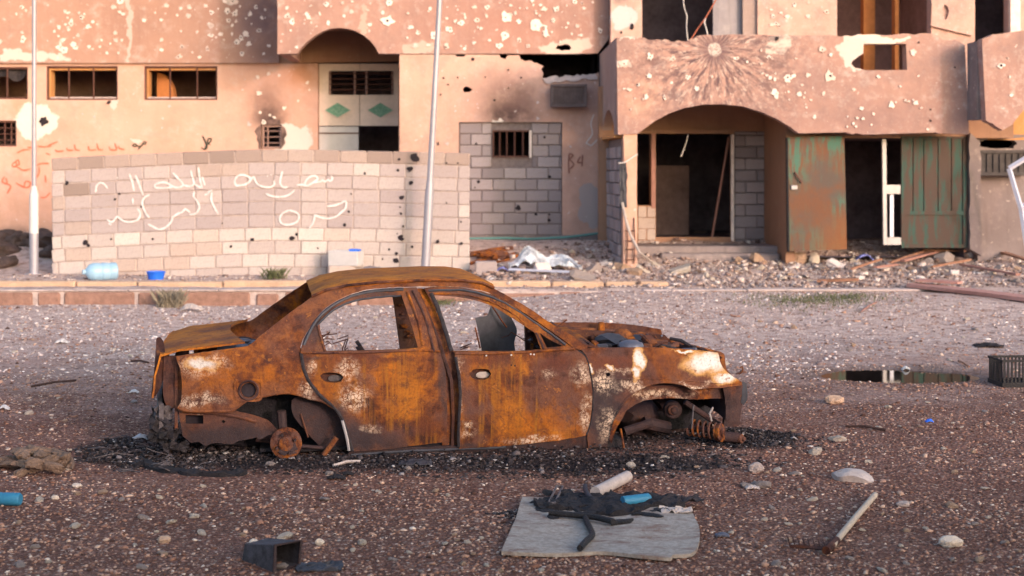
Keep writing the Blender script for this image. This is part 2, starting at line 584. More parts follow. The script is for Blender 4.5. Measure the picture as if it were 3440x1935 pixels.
M['black_gloss'] = simple('molten black plastic', (.014, .012, .014), .6, .5, 20, bump=1.0, spec=.3, dist=.012)
M['charcoal'] = simple('charcoal crust', (.035, .029, .033), .9, .6, 25, bump=1.0, dist=.012)
M['tyre_wire'] = simple('burnt grey wire and crust', (.10, .085, .09), .8, .5, 40, .2, 1.0)
M['greyblue'] = simple('heat blued steel', (.115, .115, .145), .45, .35, 8, .5)
M['burnt_sheet'] = simple('blackened sheet', (.045, .045, .056), .6, .4, 5, .3)
M['blue'] = simple('bright blue plastic', (.02, .14, .72), .45, .12, 5)
M['blue2'] = simple('cyan blue plastic', (.03, .17, .29), .5, .2, 6)
M['bluerag'] = simple('lilac blue rag', (.20, .22, .52), .9, .4, 12)
M['whiteplastic'] = simple('chalky white plastic', (.50, .475, .48), .6, .10, 5)
M['dirtywhite'] = simple('dirty white plastic', (.38, .32, .30), .6, .25, 12)
M['wood'] = simple('weathered red brown board', (.33, .17, .14), .9, .22, 6)
M['wood2'] = simple('splintered brown wood', (.26, .13, .085), .9, .4, 12)
M['wood_dark'] = simple('charred wood', (.05, .028, .025), .95, .5, 16, bump=1)
M['pipe'] = simple('teal plastic pipe', (.10, .23, .22), .55, .2, 6)
M['crate'] = simple('black plastic crate', (.012, .011, .014), .6, .4, 10)
M['cream_door'] = simple('cream metal door', (.62, .50, .44), .6, .14, 3)
M['mortar'] = simple('grey mortar', (.27, .215, .195), .95, .3, 14, bump=1, dist=.01)
M['mortar_dark'] = simple('dark mortar', (.19, .15, .15), .95, .3, 14, bump=1, dist=.01)
M['wire_white'] = simple('white cable', (.60, .56, .56), .6, .1, 10)
M['wire_red'] = simple('red brown cable', (.34, .10, .06), .7, .2, 10)
M['grass'] = simple('green grass', (.10, .105, .048), .8, .5, 4)
M['drygrass'] = simple('dry grey scrub', (.24, .20, .15), .9, .4, 6)
M['rag'] = simple('sandy rag', (.15, .10, .075), .95, .4, 9, bump=.8, dist=.02)
M['spray_white'] = simple('worn white spray paint', (.70, .65, .66), .8, .06, 16, c2=(.45, .385, .385))
M['spray_red'] = simple('red spray paint', (.62, .15, .09), .8, .2, 10)
M['spray_black'] = simple('black spray paint', (.035, .04, .03), .7, .2, 10)
M['spray_brown'] = simple('brown spray paint', (.24, .11, .09), .8, .2, 10)
M['kerb_top'] = simple('dusty kerb mortar', (.42, .335, .315), .95, .35, 8, bump=.9, dist=.01)
M['edging'] = simple('tan edging stone', (.50, .335, .235), .95, .2, 5, bump=.9, dist=.015)
M['kerb'] = simple('red brown kerb stone', (.31, .175, .135), .95, .32, 12, bump=1.0, dist=.02)
M['mat_pale'] = None
# ------------------------------------------------------------------ ground, kerb, pavement strip, puddle
def sst(a, b, x):
    t = min(1, max(0, (x-a)/(b-a)))
    return t*t*(3-2*t)
PUD = (3.95, 12.86, .74, .42)
def pud(x, y):
    d = math.hypot((x-PUD[0])/(PUD[2]*1.25), (y-PUD[1])/(PUD[3]*1.35))
    return 1-sst(.55, 1.0, d)
def g(x, y):
    n = .022*noise.noise(Vector((x*.8, y*.8, 0))) + .012*noise.noise(Vector((x*2.6, y*2.6, 5)))
    if y > 40 or y < 1 or abs(x) > 25: n = 0
    p = pud(x, y)
    n = n*(1-p) - .035*p
    right = sst(-1.2, 2.4, x)
    z = .195*right*sst(15.4, 19.1, y)
    back = sst(19.35, 19.43, y)
    z2 = .205 + (1-right)*(.03*sst(19.5, 21.7, y) + .42*sst(21.9, 24.3, y)) + right*(.13*sst(19.6, 21.9, y)+.27*sst(21.9, 24.0, y))
    z2 += right*.05*noise.noise(Vector((x*1.7, y*1.7, 8)))
    return z*(1-back) + z2*back + n

def axis(lo, hi, a, b, fine, mid=None):
    L = list(np.arange(a, b, fine))
    x, st = a, fine
    left = []
    while x > lo:
        st *= 1.5; x -= st; left.append(x)
    x, st = b, fine
    rightl = [b]
    while x < hi:
        st *= 1.5; x += st; rightl.append(x)
    return sorted(left)+L+rightl

xs = axis(-120, 120, -8.2, 10.2, .075)
ys = axis(-60, 200, 5.6, 25.6, .07)
ys = sorted(set([y for y in ys if not (19.3 < y < 19.47)]+[19.31, 19.35, 19.39, 19.43, 19.46]))
V = []
for y in ys:
    for x in xs: V.append((x, y, g(x, y)))
nx = len(xs)
F = [(j*nx+i, j*nx+i+1, (j+1)*nx+i+1, (j+1)*nx+i) for j in range(len(ys)-1) for i in range(nx-1)]

k = Mat('stony ground')
X = k.xyz()
n0 = k.noise(.35, 4, .6); n1 = k.noise(1.6, 6, .62); n2 = k.noise(7, 6, .68); n3 = k.noise(60, 4, .7)
soil = k.ramp(k.m('MULTIPLY_ADD', n2, .5, k.m('MULTIPLY', n1, .5)), [(.30, (.178, .076, .058)), (.48, (.34, .165, .130)), (.64, (.47, .265, .22))])
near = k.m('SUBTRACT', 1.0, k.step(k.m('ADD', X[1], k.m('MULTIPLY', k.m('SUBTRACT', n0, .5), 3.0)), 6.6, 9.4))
soil = k.mix(k.m('MULTIPLY', near, .5), soil, (.12, .055, .040, 1))  # soil browner up close, with foreground shade painted into its colour
# dust drifts and worn tracks
soil = k.mix(k.m('MULTIPLY', k.step(k.noise(1.0, 4, .6, k.sc(k.P(), (.28, 1.1, 1))), .52, .70), .35), soil, (.40, .26, .215, 1))
soil = k.mix(k.m('MULTIPLY', k.step(k.noise(1.0, 4, .6, k.sc(k.P(), (.35, .9, 3))), .54, .72), .4), soil, (.12, .062, .048, 1))
# pale gravel lies towards the kerb
pale = k.step(k.m('ADD', X[1], k.m('MULTIPLY', k.m('SUBTRACT', n1, .5), 5.0)), 10.2, 16.6)
pale = k.m('MULTIPLY', pale, k.step(n2, .22, .62))
soil = k.mix(k.m('MULTIPLY', pale, .95, clamp=True), soil, (.80, .63, .58, 1))
for scl, th, amt in ((105, .46, .6), (52, .47, .85), (30, .42, .32), (18, .28, .12)):
    vd = k.vor(scl, 'Distance'); vc = k.xyz(k.vor(scl, 'Color'))
    stone = k.m('MULTIPLY', k.m('SUBTRACT', 1.0, k.step(vd, th*.6, th)), k.step(vc[0], 1-amt, 1-amt+.05))
    sc_ = k.ramp(vc[1], [(0, (.065, .030, .022)), (.3, (.21, .098, .068)), (.6, (.39, .21, .155)), (.86, (.55, .37, .28)), (1, (.70, .58, .49))])
    soil = k.mix(stone, soil, sc_)
    soil = k.mix(k.m('MULTIPLY', k.step(vd, th, th+.2), .34), soil, (.065, .029, .021, 1))
soil = k.mix(k.m('MULTIPLY', pale, .62), soil, k.mix(n3, (.64, .475, .425, 1), (.86, .695, .635, 1)))
# two faint wheel tracks
tr = None
for off in (0.0, 1.45):
    yy = k.m('ADD', X[1], k.m('ADD', k.m('MULTIPLY', X[0], .16), k.m('MULTIPLY', k.m('SUBTRACT', n1, .5), .5)))
    d = k.m('ABSOLUTE', k.m('SUBTRACT', yy, 13.1+off))
    t_ = k.m('SUBTRACT', 1.0, k.step(d, .05, .26))
    tr = t_ if tr is None else k.m('MAXIMUM', tr, t_)
soil = k.mix(k.m('MULTIPLY', k.m('MULTIPLY', tr, k.step(n2, .3, .6)), .45), soil, (.36, .215, .175, 1))
Pw = k.warp(.28, 2.6)
ash = None
for (cx_, cy_, rx, ry, st) in ((-1.98, 9.45, .74, .62, 1.0), (-1.5, 9.3, .6, .5, 1.0), (-.1, 9.95, 2.0, .9, 1.0), (1.92, 9.85, .42, .42, .95), (.7, 8.98, 1.25, .34, .95), (-.8, 9.02, 1.1, .28, .9), (.55, 7.5, .5, .22, .6)):
    b = k.m('MULTIPLY', k.blob((cx_, cy_, 0), (rx, ry, 3), .45, Pw), st)
    ash = b if ash is None else k.m('MAXIMUM', ash, b)
ash = k.m('MULTIPLY', ash, k.step(k.noise(11, 5, .75), .10, .34))
soil = k.mix(ash, soil, k.ramp(n3, [(.35, (.012, .010, .012)), (.7, (.045, .038, .042)), (.85, (.14, .12, .12))]))
# damp rim of the puddle
wet = k.blob((PUD[0], PUD[1], 0), (1.35, .8, 3), .5, k.warp(.12, 3))
soil = k.mix(k.m('MULTIPLY', wet, .55), soil, (.075, .046, .038, 1))
hgt = k.m('MULTIPLY_ADD', k.m('SUBTRACT', 1.0, k.vor(52)), .8, k.m('MULTIPLY_ADD', n3, .5, k.m('MULTIPLY', k.m('SUBTRACT', 1.0, k.vor(30)), .6)))
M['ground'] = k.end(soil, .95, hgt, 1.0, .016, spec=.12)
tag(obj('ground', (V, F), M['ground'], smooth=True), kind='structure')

# puddle
rnd = random.Random(5)
o = []
for i in range(40):
    t = 2*PI*i/40
    r = 1+.10*math.sin(3*t+1)+.08*math.sin(5*t)+rnd.uniform(-.04, .04)
    o.append((PUD[0]+PUD[2]*1.25*r*math.cos(t), PUD[1]+PUD[3]*1.3*r*math.sin(t)))
vs, tr, be = fill(o, (), .2)
kk = Mat('puddle water')
kk.b.inputs['Base Color'].default_value = (.012, .009, .008, 1); kk.b.inputs['Roughness'].default_value = .04
kk.b.inputs['Specular IOR Level'].default_value = .55
tag(obj('puddle', ([(x, y, -.021) for x, y in vs], tr), kk.mat), kind='structure')

# kerb: red brown stones with pale mortar between them and a pale top
kerb = empty('kerb', (0, 19.4, 0), kind='structure')
KY0, KY1 = 19.31, 19.50
obj('kerb_mortar', box(-9, 10, KY0+.035, KY1, -.06, .185), M['kerb_top'], kerb)
rnd = random.Random(11)
x = -8.6
widths = {}
while x < 9.6:
    w = rnd.choice([.95, .45, .62, .30, 1.0, .5])
    top = .165+rnd.uniform(-.012, .012)
    gme = box(x, x+w, KY0-.005+rnd.uniform(0, .012), KY1-.02, -.05, top, .022)
    obj('kerb_stone', gme, M['kerb'], kerb)
    x += w+rnd.uniform(.05, .11)
rnd = random.Random(12)
x = -8.6
while x < 9.6:                                    # mortar cap strips lying on the stones
    w = rnd.uniform(1.2, 2.6)
    if x < -.4 or rnd.random() < .6: obj('kerb_cap', box(x, x+w, KY0+.004, KY1+.05, .182, .212+rnd.uniform(-.004, .006), .012), M['kerb_top'], kerb)
    x += w+.012
edging = empty('pavement_edging', (0, 19.95, .2), kind='structure')
x = -8.6
while x < 2.6:
    w = rnd.uniform(.7, 1.5)
    if not (-1.95 < x+w*.5 < -1.45):
        obj('edging_stone', box(x, x+w, 19.86+rnd.uniform(-.015, .015), 20.04, .12, .275+rnd.uniform(-.012, .012), .02), M['edging'], edging)
    x += w+rnd.uniform(.01, .04)

# ------------------------------------------------------------------ gravel and loose stones
def gravel_mesh(name, items, mat, seed, cube=False):
    """items: (x, y, z, size); every grain a squashed, turned icosahedron."""
    rs = np.random.RandomState(seed)
    bv, bf = ico(0)
    bv = np.array([tuple(p) for p in bv]); bf = np.array(bf)
    if cube:
        gb = box(-.6, .6, -.6, .6, -.6, .6)
        bv = np.array([tuple(p) for p in gb[0]]); bf = np.array([t for f in gb[1] for t in ((f[0], f[1], f[2]), (f[0], f[2], f[3]))])
    nb = len(bv)
    n = len(items)
    it = np.array(items)
    v = np.repeat(bv[None], n, 0) * (1+rs.uniform(-.38, .38, (n, nb, 1)))
    if cube: v += rs.uniform(-.22, .22, (n, nb, 3))
    v *= np.stack([rs.uniform(.8, 1.3, n), rs.uniform(.6, 1.0, n), rs.uniform(.35, .7, n)], 1)[:, None, :]
    a = rs.uniform(0, 2*PI, n); c, s = np.cos(a)[:, None], np.sin(a)[:, None]
    x, y, z = v[..., 0]*1, v[..., 1]*1, v[..., 2]*1
    tl = rs.uniform(-.5, .5, n)[:, None]
    z2 = z+x*tl*.5
    v = np.stack([x*c-y*s, x*s+y*c, z2], 2) * it[:, 3][:, None, None]*.5
    v += it[:, None, :3]
    vv = v.reshape(-1, 3)
    ff = (bf[None]+(np.arange(n)*nb)[:, None, None]).reshape(-1, 3)
    me = bpy.data.meshes.new(name)
    me.vertices.add(len(vv)); me.vertices.foreach_set('co', vv.ravel())
    me.loops.add(ff.size); me.loops.foreach_set('vertex_index', ff.ravel().astype(np.int32))
    me.polygons.add(len(ff)); me.polygons.foreach_set('loop_start', np.arange(0, ff.size, 3, dtype=np.int32))
    me.update(calc_edges=True); me.validate()
    me.materials.append(mat)
    return me

def stonemat(name, stops):
    k = Mat(name)
    col = k.ramp(k.island(), stops)
    n = k.noise(40, 4, .6)
    col = k.mix(k.m('MULTIPLY', k.step(n, .45, .7), .3), col, (.20, .12, .095, 1))
    return k.end(col, .92, n, .5, .006, spec=.15)
M['gravel'] = stonemat('mixed gravel', [(0, (.04, .020, .016)), (.2, (.16, .078, .056)), (.55, (.31, .165, .120)), (.82, (.43, .27, .20)), (.95, (.54, .39, .31)), (1, (.68, .57, .49))])
M['gravel_pale'] = stonemat('pale gravel', [(0, (.20, .145, .14)), (.2, (.42, .32, .30)), (.55, (.62, .51, .49)), (1, (.80, .73, .71))])
M['rubble'] = stonemat('crushed masonry', [(0, (.10, .068, .06)), (.25, (.27, .18, .155)), (.55, (.45, .335, .30)), (.8, (.58, .475, .44)), (1, (.72, .64, .61))])
M['ash_crumbs'] = stonemat('ash crumbs', [(0, (.010, .009, .010)), (.6, (.03, .026, .03)), (.90, (.075, .065, .07)), (.975, (.22, .19, .19)), (1, (.50, .46, .45))])
M['stone_pale'] = None
rs = random.Random(21)
def in_car(x, y):
    return abs(x-.05) < 1.95 and 9.25 < y < 10.75
def in_ash(x, y):
    return max(1-sst(.65, 1.1, math.hypot((x-a_)/c_, (y-b_)/d_)) for a_, b_, c_, d_ in ((-1.98, 9.45, .74, .62), (-1.5, 9.3, .6, .5), (-.1, 9.95, 2.0, .9), (1.98, 9.85, .5, .48), (.7, 8.98, 1.25, .34), (-.8, 9.02, 1.1, .28)))*.93
items = []
def frustum_x(y, m=.35):
    return (-CX/FPX*y-m, (3440-CX)/FPX*y+m)
for _ in range(36000):
    y = 6.2+(12.6-6.2)*rs.random()**1.15
    a, b = frustum_x(y); x = rs.uniform(a, b)
    if pud(x, y) > .35 or in_ash(x, y) > rs.random(): continue
    cl = noise.noise(Vector((x*1.1, y*1.1, 3)))
    if rs.random() > .66+cl: continue
    sz = min(.05, .0105*math.exp(abs(rs.gauss(0, .5))))
    items.append((x, y, g(x, y)+sz*.05, sz))
for _ in range(15000):
    y = 12.0+7.3*rs.random()
    a, b = frustum_x(y); x = rs.uniform(a, b)
    if pud(x, y) > .35 or y > 19.27: continue
    if rs.random() > .72+noise.noise(Vector((x*.8, y*.8, 3))): continue
    sz = min(.075, .013*math.exp(abs(rs.gauss(0, .55))))
    items.append((x, y, g(x, y)+sz*.05, sz))
tag(obj('gravel', None, None, me=gravel_mesh('gravel', items, M['gravel'], 3)), 'small mixed brown and white gravel strewn over the yard', 'gravel', kind='stuff')
items = []
for _ in range(17000):
    y = 12.4+6.85*rs.random()**.8
    a, b = frustum_x(y); x = rs.uniform(a, b)
    if pud(x, y) > .2: continue
    if rs.random() > .50+noise.noise(Vector((x*.5, y*.5, 13)))+.25*sst(13, 16, y)-.35*sst(3, 6, x): continue
    sz = min(.07, .012*math.exp(abs(rs.gauss(0, .6))))
    items.append((x, y, g(x, y)+sz*.05, sz))
tag(obj('gravel', None, None, me=gravel_mesh('gravel_pale', items, M['gravel_pale'], 4)), 'pale limestone gravel spread between the car and the kerb', 'gravel', kind='stuff')
items = []
for _ in range(24000):                              # crushed masonry before the open veranda and doors
    y = 19.55+4.3*rs.random()
    x = rs.uniform(.5, .393*y+.5)
    if y > 24.4 and x < 2.2: continue
    d = sst(.4, 2.4, x)*.75+.25
    d *= 1-.5*sst(5.5, 9, x)
    if rs.random() > d+noise.noise(Vector((x*1.1, y*1.1, 13)))*.5: continue
    sz = min(.13, .0125*math.exp(abs(rs.gauss(0, .78))))
    items.append((x, y, g(x, y)+sz*rs.uniform(0, .5), sz))
for _ in range(1600):
    y = 20.05+1.6*rs.random(); x = rs.uniform(-6.9, .6)
    sz = min(.10, .015*math.exp(abs(rs.gauss(0, .7))))
    items.append((x, y, g(x, y)+sz*.1, sz))
for _ in range(1100):
    x = rs.uniform(-1.6, .8); y = rs.uniform(20.2, 21.6)
    sz = min(.16, .03*math.exp(abs(rs.gauss(0, .7))))
    items.append((x, y, g(x, y)+sz*.2, sz))
tag(obj('rubble', None, None, me=gravel_mesh('rubble', items, M['rubble'], 5, True)), 'crushed pale masonry rubble heaped before the open veranda', 'rubble', kind='stuff')
items = []
def ash_spot(n, cx, cy, rx, ry, zmax, smax=.03):
    for _ in range(n):
        t = rs.uniform(0, 2*PI); r = rs.random()**.5
        r *= 1+.35*noise.noise(Vector((math.cos(t)*2, math.sin(t)*2, cx)))+abs(rs.gauss(0, .12))
        x, y = cx+rx*r*math.cos(t), cy+ry*r*math.sin(t)
        sz = min(smax*2.2, .010*math.exp(abs(rs.gauss(0, .6))))
        items.append((x, y, g(x, y)+rs.random()*zmax*max(0, 1-r*.8), sz))
ash_spot(6500, -1.90, 9.42, .62, .50, .05)
ash_spot(3600, .3, 9.6, 1.9, .65, .05)
ash_spot(2200, 1.92, 9.85, .36, .32, .05)
ash_spot(2400, .6, 8.95, 1.15, .34, .02)
ash_spot(1500, -.8, 9.0, 1.0, .28, .02)
ash_spot(1500, .52, 7.72, .33, .12, .03, .012)
tag(obj('ash', None, None, me=gravel_mesh('ash', items, M['ash_crumbs'], 6)), 'black ash and burnt crumbs under and around the car', 'ash', kind='stuff')
# ------------------------------------------------------------------ low block wall in front of the house
M['block'] = blockmat('pale concrete block', [(0, (.375, .31, .315)), (.4, (.40, .335, .338)), (.8, (.43, .36, .36)), (.95, (.48, .41, .40)), (1, (.53, .46, .445))], .35)
M['block_white'] = blockmat('whitish concrete block', [(0, (.46, .385, .37)), (.4, (.51, .435, .415)), (.8, (.55, .475, .45)), (1, (.60, .53, .50))], .25)
M['block_dark'] = blockmat('grimy top block', [(0, (.27, .205, .185)), (.5, (.36, .275, .25)), (1, (.44, .35, .32))], .6)
M['block_grey'] = blockmat('grey violet concrete block', [(0, (.23, .195, .21)), (.5, (.30, .255, .27)), (1, (.38, .325, .335))], .45)
M['block_warm'] = blockmat('sandy concrete block', [(0, (.47, .365, .325)), (.5, (.50, .40, .36)), (1, (.53, .44, .40))], .3)

M['mortar_pale'] = simple('pale wall mortar', (.36, .285, .265), .95, .3, 14, bump=1, dist=.01)
_bm = {}
def block_me(w, d, h, mat, key=0):
    kx = (round(w, 2), round(d, 2), round(h, 2), mat.name, key)
    if kx not in _bm:
        rnd = random.Random(repr(kx))
        gm = box(-kx[0]/2, kx[0]/2, 0, kx[1], 0, kx[2], .012)
        vs = [v+Vector((rnd.uniform(-.004, .004), rnd.uniform(-.005, .005), rnd.uniform(-.004, .004))) for v in gm[0]]
        _bm[kx] = mesh('concrete_block', vs, gm[1], mat)
    return _bm[kx]

def block(parent, x, y, z, w, d, h, mat, key=0, tilt=0.0, rz=0.0, name='concrete_block'):
    o = bpy.data.objects.new(name, block_me(w, d, h, mat, key))
    COL.objects.link(o)
    o.parent = parent
    off = parent.location
    o.location = (x-off.x, y-off.y, z-off.z)
    o.rotation_euler = (0, tilt, rz)
    return o

SW = 220.0
WY = FPX/SW
wall = empty('block_wall', (-3.2, WY+.1, .22), label='free-standing pale concrete block wall with white Arabic graffiti and bullet holes', cat='wall')
def sag(x):                                         # the courses dip towards the left end
    px = x*SW+CX
    if px < 900: return -.135*((900-px)/730.0)**1.25
    return -.055*((px-900)/670.0)**1.5
x0, x1 = XZ(174, 0, SW)[0], XZ(1578, 0, SW)[0]
ztop0 = XZ(0, 501, SW)[1]
rnd = random.Random(3)
CH, BW, JT = .2, .4, .011
rowsN = 10
def wall_core():
    V = []; F = []
    n = 30
    for i in range(n+1):
        x = x0+.03+(x1-x0-.06)*i/n
        zt = ztop0-.03+sag(x)
        V += [(x, WY+.014, .05), (x, WY+.17, .05), (x, WY+.17, zt), (x, WY+.014, zt)]
    for i in range(n):
        a = i*4; b = a+4
        F += [(a, b, b+3, a+3), (a+1, a+2, b+2, b+1), (a+2, a+3, b+3, b+2)]
    F += [(0, 3, 2, 1), (n*4, n*4+1, n*4+2, n*4+3)]
    return V, F
obj('mortar_core', wall_core(), M['mortar_pale'], wall)
for r in range(rowsN):
    z = ztop0-(r+1)*CH
    x = x0+(0 if r % 2 == 0 else -.2)
    first = True
    while x < x1-.03:
        a, b = max(x, x0), min(x+BW, x1)
        if r in (2, 4, 6, 8) and first: b = x0+.1+rnd.random()*.1; x = b-BW
        first = False
        if b-a > .06:
            xc = (a+b)/2
            if r == 0: mt = M['block_dark']
            elif r > 5 and rnd.random() < .16: mt = M['block_warm']
            elif r < 6 and rnd.random() < .07: mt = M['block_dark']
            elif r > 5: mt = M['block_white']
            else: mt = M['block']
            sl = (sag(xc+.1)-sag(xc-.1))/.2
            block(wall, xc, WY+rnd.uniform(-.006, .008), z+sag(xc)+JT/2+rnd.uniform(-.002, .002), b-a-JT, .18, CH-JT, mt, rnd.randrange(4), -math.atan(sl))
        x += BW

# bullet holes: shallow discs, the dark of their depth put into the colour
def crater(parent, px, py, s, r, mat, name='bullet_hole', dy=-.004, n=9, jag=.35, ax=1.0, seed=None, Y=None):
    rr = random.Random(seed if seed is not None else int(px*7+py*13))
    c = W(px, py, s)
    Y = (FPX/s if Y is None else Y)+dy
    o = [(c.x+a, c.z+b) for a, b in blobpoly(0, 0, r*ax/s, r/s, n, rr, jag)]
    V = [Vector((c.x, Y+.0015, c.z))]+[Vector((a, Y, b)) for a, b in o]+[Vector((a, Y+.012, b)) for a, b in o]
    m = len(o)
    F = [(0, i+1, (i+1) % m+1) for i in range(m)]+[(i+1, i+1+m, (i+1) % m+1+m, (i+1) % m+1) for i in range(m)]
    return obj(name, (V, F), mat, parent)
for (px, py, r) in ((1392,530,13),(1398,535,9),(1341,535,4),(1377,567,9),(1337,572,4),(1380,613,8),(1350,663,8),(1344,696,3),(1347,717,5),(1354,760,4),(1172,711,4),(1158,755,5),(997,786,5),(982,800,8),(1334,785,2.5),(1344,798,10),(1350,802,7),(1385,829,5),(1308,838,4),(1331,853,6),(1329,877,9),(1327,903,5),(1470,811,7),(1549,745,3),(1068,834,4),(847,805,6),(374,803,4),(513,803,4),(387,669,4),(401,651,4),(476,695,3),(1549,818,5),(287,815,8),(296,824,6),(226,615,7),(1538,548,3),(1500,548,3),(1226,583,4),(1500,681,3),(776,828,4),(747,750,2.5),(1180,651,2.5),(1285,870,3)):
    crater(wall, px, py, SW, r, M['void'], dy=-.011-random.Random(px).random()*.002)

# graffiti: sprayed strokes, a thin skin of paint on the blocks
def stroke(parent, pts, s, w, mat, Y, name='graffiti_stroke', step=7):
    """pts in pixels; ribbon of width w pixels at depth Y"""
    pl = smooth_line([p for p in pts], step, closed=False)
    rr = random.Random(int(pts[0][0]*3+pts[0][1]))
    P3 = [Vector((W(p[0], p[1], s).x, Y, W(p[0], p[1], s).z)) for p in pl]
    V, F = [], []
    n = len(P3)
    for i, p in enumerate(P3):
        d = P3[min(i+1, n-1)]-P3[max(i-1, 0)]
        if d.length < 1e-6: d = Vector((1, 0, 0))
        d.normalize()
        nn = Vector((-d.z, 0, d.x))
        ww = w/s/2*(.8+.4*rr.random())*(.55 if i in (0, n-1) else 1)
        V += [p+nn*ww, p+Vector((0, -.0012, 0)), p-nn*ww]
    for i in range(n-1):
        a = i*3
        F += [(a, a+1, a+4, a+3), (a+1, a+2, a+5, a+4)]
    return obj(name, (V, F), mat, parent)
GY = WY-.0135
def c1(cx_, cy_): return (cx_/2.415, 460+cy_/2.415)                # enlarged crop -> photograph pixels
def c2(cx_, cy_): return (800+cx_/2.684, 460+cy_/2.684)
ST1 = [ [(778,450),(785,400),(815,370),(850,385),(875,418)], [(950,325),(958,335)],
 [(1052,300),(1075,370),(1090,440)], [(1100,310),(1125,370),(1150,440),(1165,475)], [(1078,495),(1080,545)],
 [(1215,470),(1175,490),(1155,540),(1185,620),(1215,655)], [(1115,580),(1140,620),(1120,670),(1060,690),(1000,680),(955,645)], [(955,640),(910,690),(870,670)], [(880,700),(905,712)],
 [(1400,405),(1330,415),(1262,410),(1255,390),(1300,370),(1350,372),(1400,400),(1450,410),(1490,390),(1480,370),(1440,330),(1405,290)], [(1490,390),(1540,400),(1575,380),(1560,320),(1550,270)], [(1575,380),(1610,400),(1640,410),(1625,350),(1610,245)], [(1640,320),(1665,395)],
 [(1580,440),(1570,480),(1600,520),(1620,570),(1590,620),(1540,630)], [(1720,450),(1715,510),(1740,570),(1770,625)], [(1660,470),(1690,460),(1700,440),(1725,430)], [(1545,615),(1505,585),(1480,610),(1440,625),(1405,650)],
 [(1400,640),(1395,680),(1350,730),(1290,750),(1240,725),(1200,705)] ]
for st in ST1: stroke(wall, [c1(*p) for p in st], SW, 6.4, M['spray_white'], GY)
ST2 = [ [(-20,440),(60,430),(105,400),(110,370),(60,345),(0,350),(-30,400),(-15,440)], [(105,400),(140,360),(170,420),(230,450),(300,450),(330,420),(320,395)], [(262,350),(270,355)], [(295,340),(305,343)],
 [(400,310),(385,370),(380,420),(410,455),(450,450)], [(530,435),(580,430),(620,440),(680,410),(720,375),(690,350),(640,365),(610,400),(600,430)], [(680,410),(740,405),(760,390),(785,405),(810,385),(830,400),(850,375),(840,350)],
 [(250,510),(290,530),(350,540),(420,535),(470,515),(510,480)],
 [(460,660),(400,690),(375,740),(400,785),(470,790),(530,765),(550,720),(525,680),(460,660)],
 [(800,625),(860,620),(920,600),(970,580),(970,640),(930,680),(880,720),(800,735),(730,720),(690,700)], [(690,700),(685,750),(660,800),(640,825)] ]
for st in ST2: stroke(wall, [c2(*p) for p in st], SW, 6.4, M['spray_white'], GY)
# ------------------------------------------------------------------ the houses
SA, SB, SCc, SU, SD, SV, SG = 180.0, 195.0, 220.0, 198.0, 226.5, 200.0, 214.0
def wp(px, py, s): v = W(px, py, s); return (v.x, v.y, v.z)
def stain(px, py, s, rxpx, rzpx, col, st): v = W(px, py, s); return (v.x, v.y, v.z, rxpx/s, rzpx/s, col, st)
def bareat(px, py, s, rxpx, rzpx, col=(.60, .49, .45, 1)): v = W(px, py, s); return (v.x, v.y, v.z, rxpx/s, rzpx/s, col)
SOOT = (.055, .038, .042, 1); SMOKE = (.20, .115, .10, 1)
M['pl_upA'] = plaster('tan painted render', (0.423, 0.251, 0.196, 1), (0.373, 0.215, 0.170, 1), (0.720, 0.640, 0.600, 1),
    stains=[stain(880, 40, SA, 190, 210, (.13, .09, .115, 1), .75), stain(910, 170, SA, 110, 80, SMOKE, .5)],  # violet blob paints the overhang's cast shade into the render
    bare=[bareat(436, 60, SA, 9, 190, (.56, .40, .36, 1)), bareat(80, 190, SA, 85, 17), bareat(170, 200, SA, 60, 10)], pocks=.6, grime=.12)
M['pl_lowA'] = plaster('cream painted render', (0.638, 0.392, 0.319, 1), (0.588, 0.337, 0.257, 1), (0.643, 0.511, 0.486, 1),
    stains=[stain(900, 360, SA, 110, 130, SMOKE, .8), stain(905, 400, SA, 80, 60, SOOT, .9), stain(1050, 215, SA, 90, 40, SOOT, .5), stain(1010, 250, SA, 110, 70, (.50, .20, .08, 1), .6), stain(60, 360, SA, 70, 60, (.48, .26, .17, 1), .6), stain(60, 720, SA, 320, 130, (.42, .25, .17, 1), .7), stain(80, 800, SA, 300, 50, (.12, .08, .08, 1), .8)],  # orange blob beside the door paints in warm bounced light
    bare=[bareat(120, 410, SA, 70, 62, (.66, .58, .54, 1)), bareat(385, 350, SA, 18, 14), bareat(980, 470, SA, 70, 50, (.64, .56, .53, 1)), bareat(455, 470, SA, 14, 10)], pocks=.35, streak=.12, grime=.15)
M['pl_pink'] = plaster('dusty pink render', (0.410, 0.243, 0.204, 1), (0.356, 0.206, 0.178, 1), (0.720, 0.630, 0.590, 1),
    stains=[stain(1700, 90, SB, 420, 150, (.37, .19, .155, 1), .6), stain(1000, 160, SB, 60, 90, SMOKE, .3)],
    bare=[bareat(1400, 160, SB, 55, 25, (.50, .37, .32, 1)), bareat(1900, 160, SB, 85, 32, (.56, .44, .39, 1)), bareat(1220, 60, SB, 10, 60, (.48, .34, .29, 1))], pocks=.85, grime=.28)
M['pl_lowB'] = plaster('cream render with smoke', (0.625, 0.391, 0.320, 1), (0.543, 0.316, 0.246, 1), (0.627, 0.495, 0.470, 1),
    stains=[stain(1680, 310, SB, 170, 120, (.33, .20, .165, 1), .85), stain(1715, 385, SB, 150, 62, (.055, .035, .037, 1), 1.0), stain(1740, 330, SB, 130, 110, (.18, .10, .09, 1), .7), stain(1950, 330, SB, 130, 110, (.26, .20, .22, 1), .7), stain(1960, 700, SB, 110, 260, (.36, .22, .18, 1), .7)],  # grey violet blob by the air conditioner paints in the balcony's shade
    bare=[bareat(1675, 403, SB, 22, 8, (.7, .62, .58, 1)), bareat(1990, 690, SB, 45, 70, (.36, .30, .30, 1))], pocks=.5, streak=.15, grime=.25)
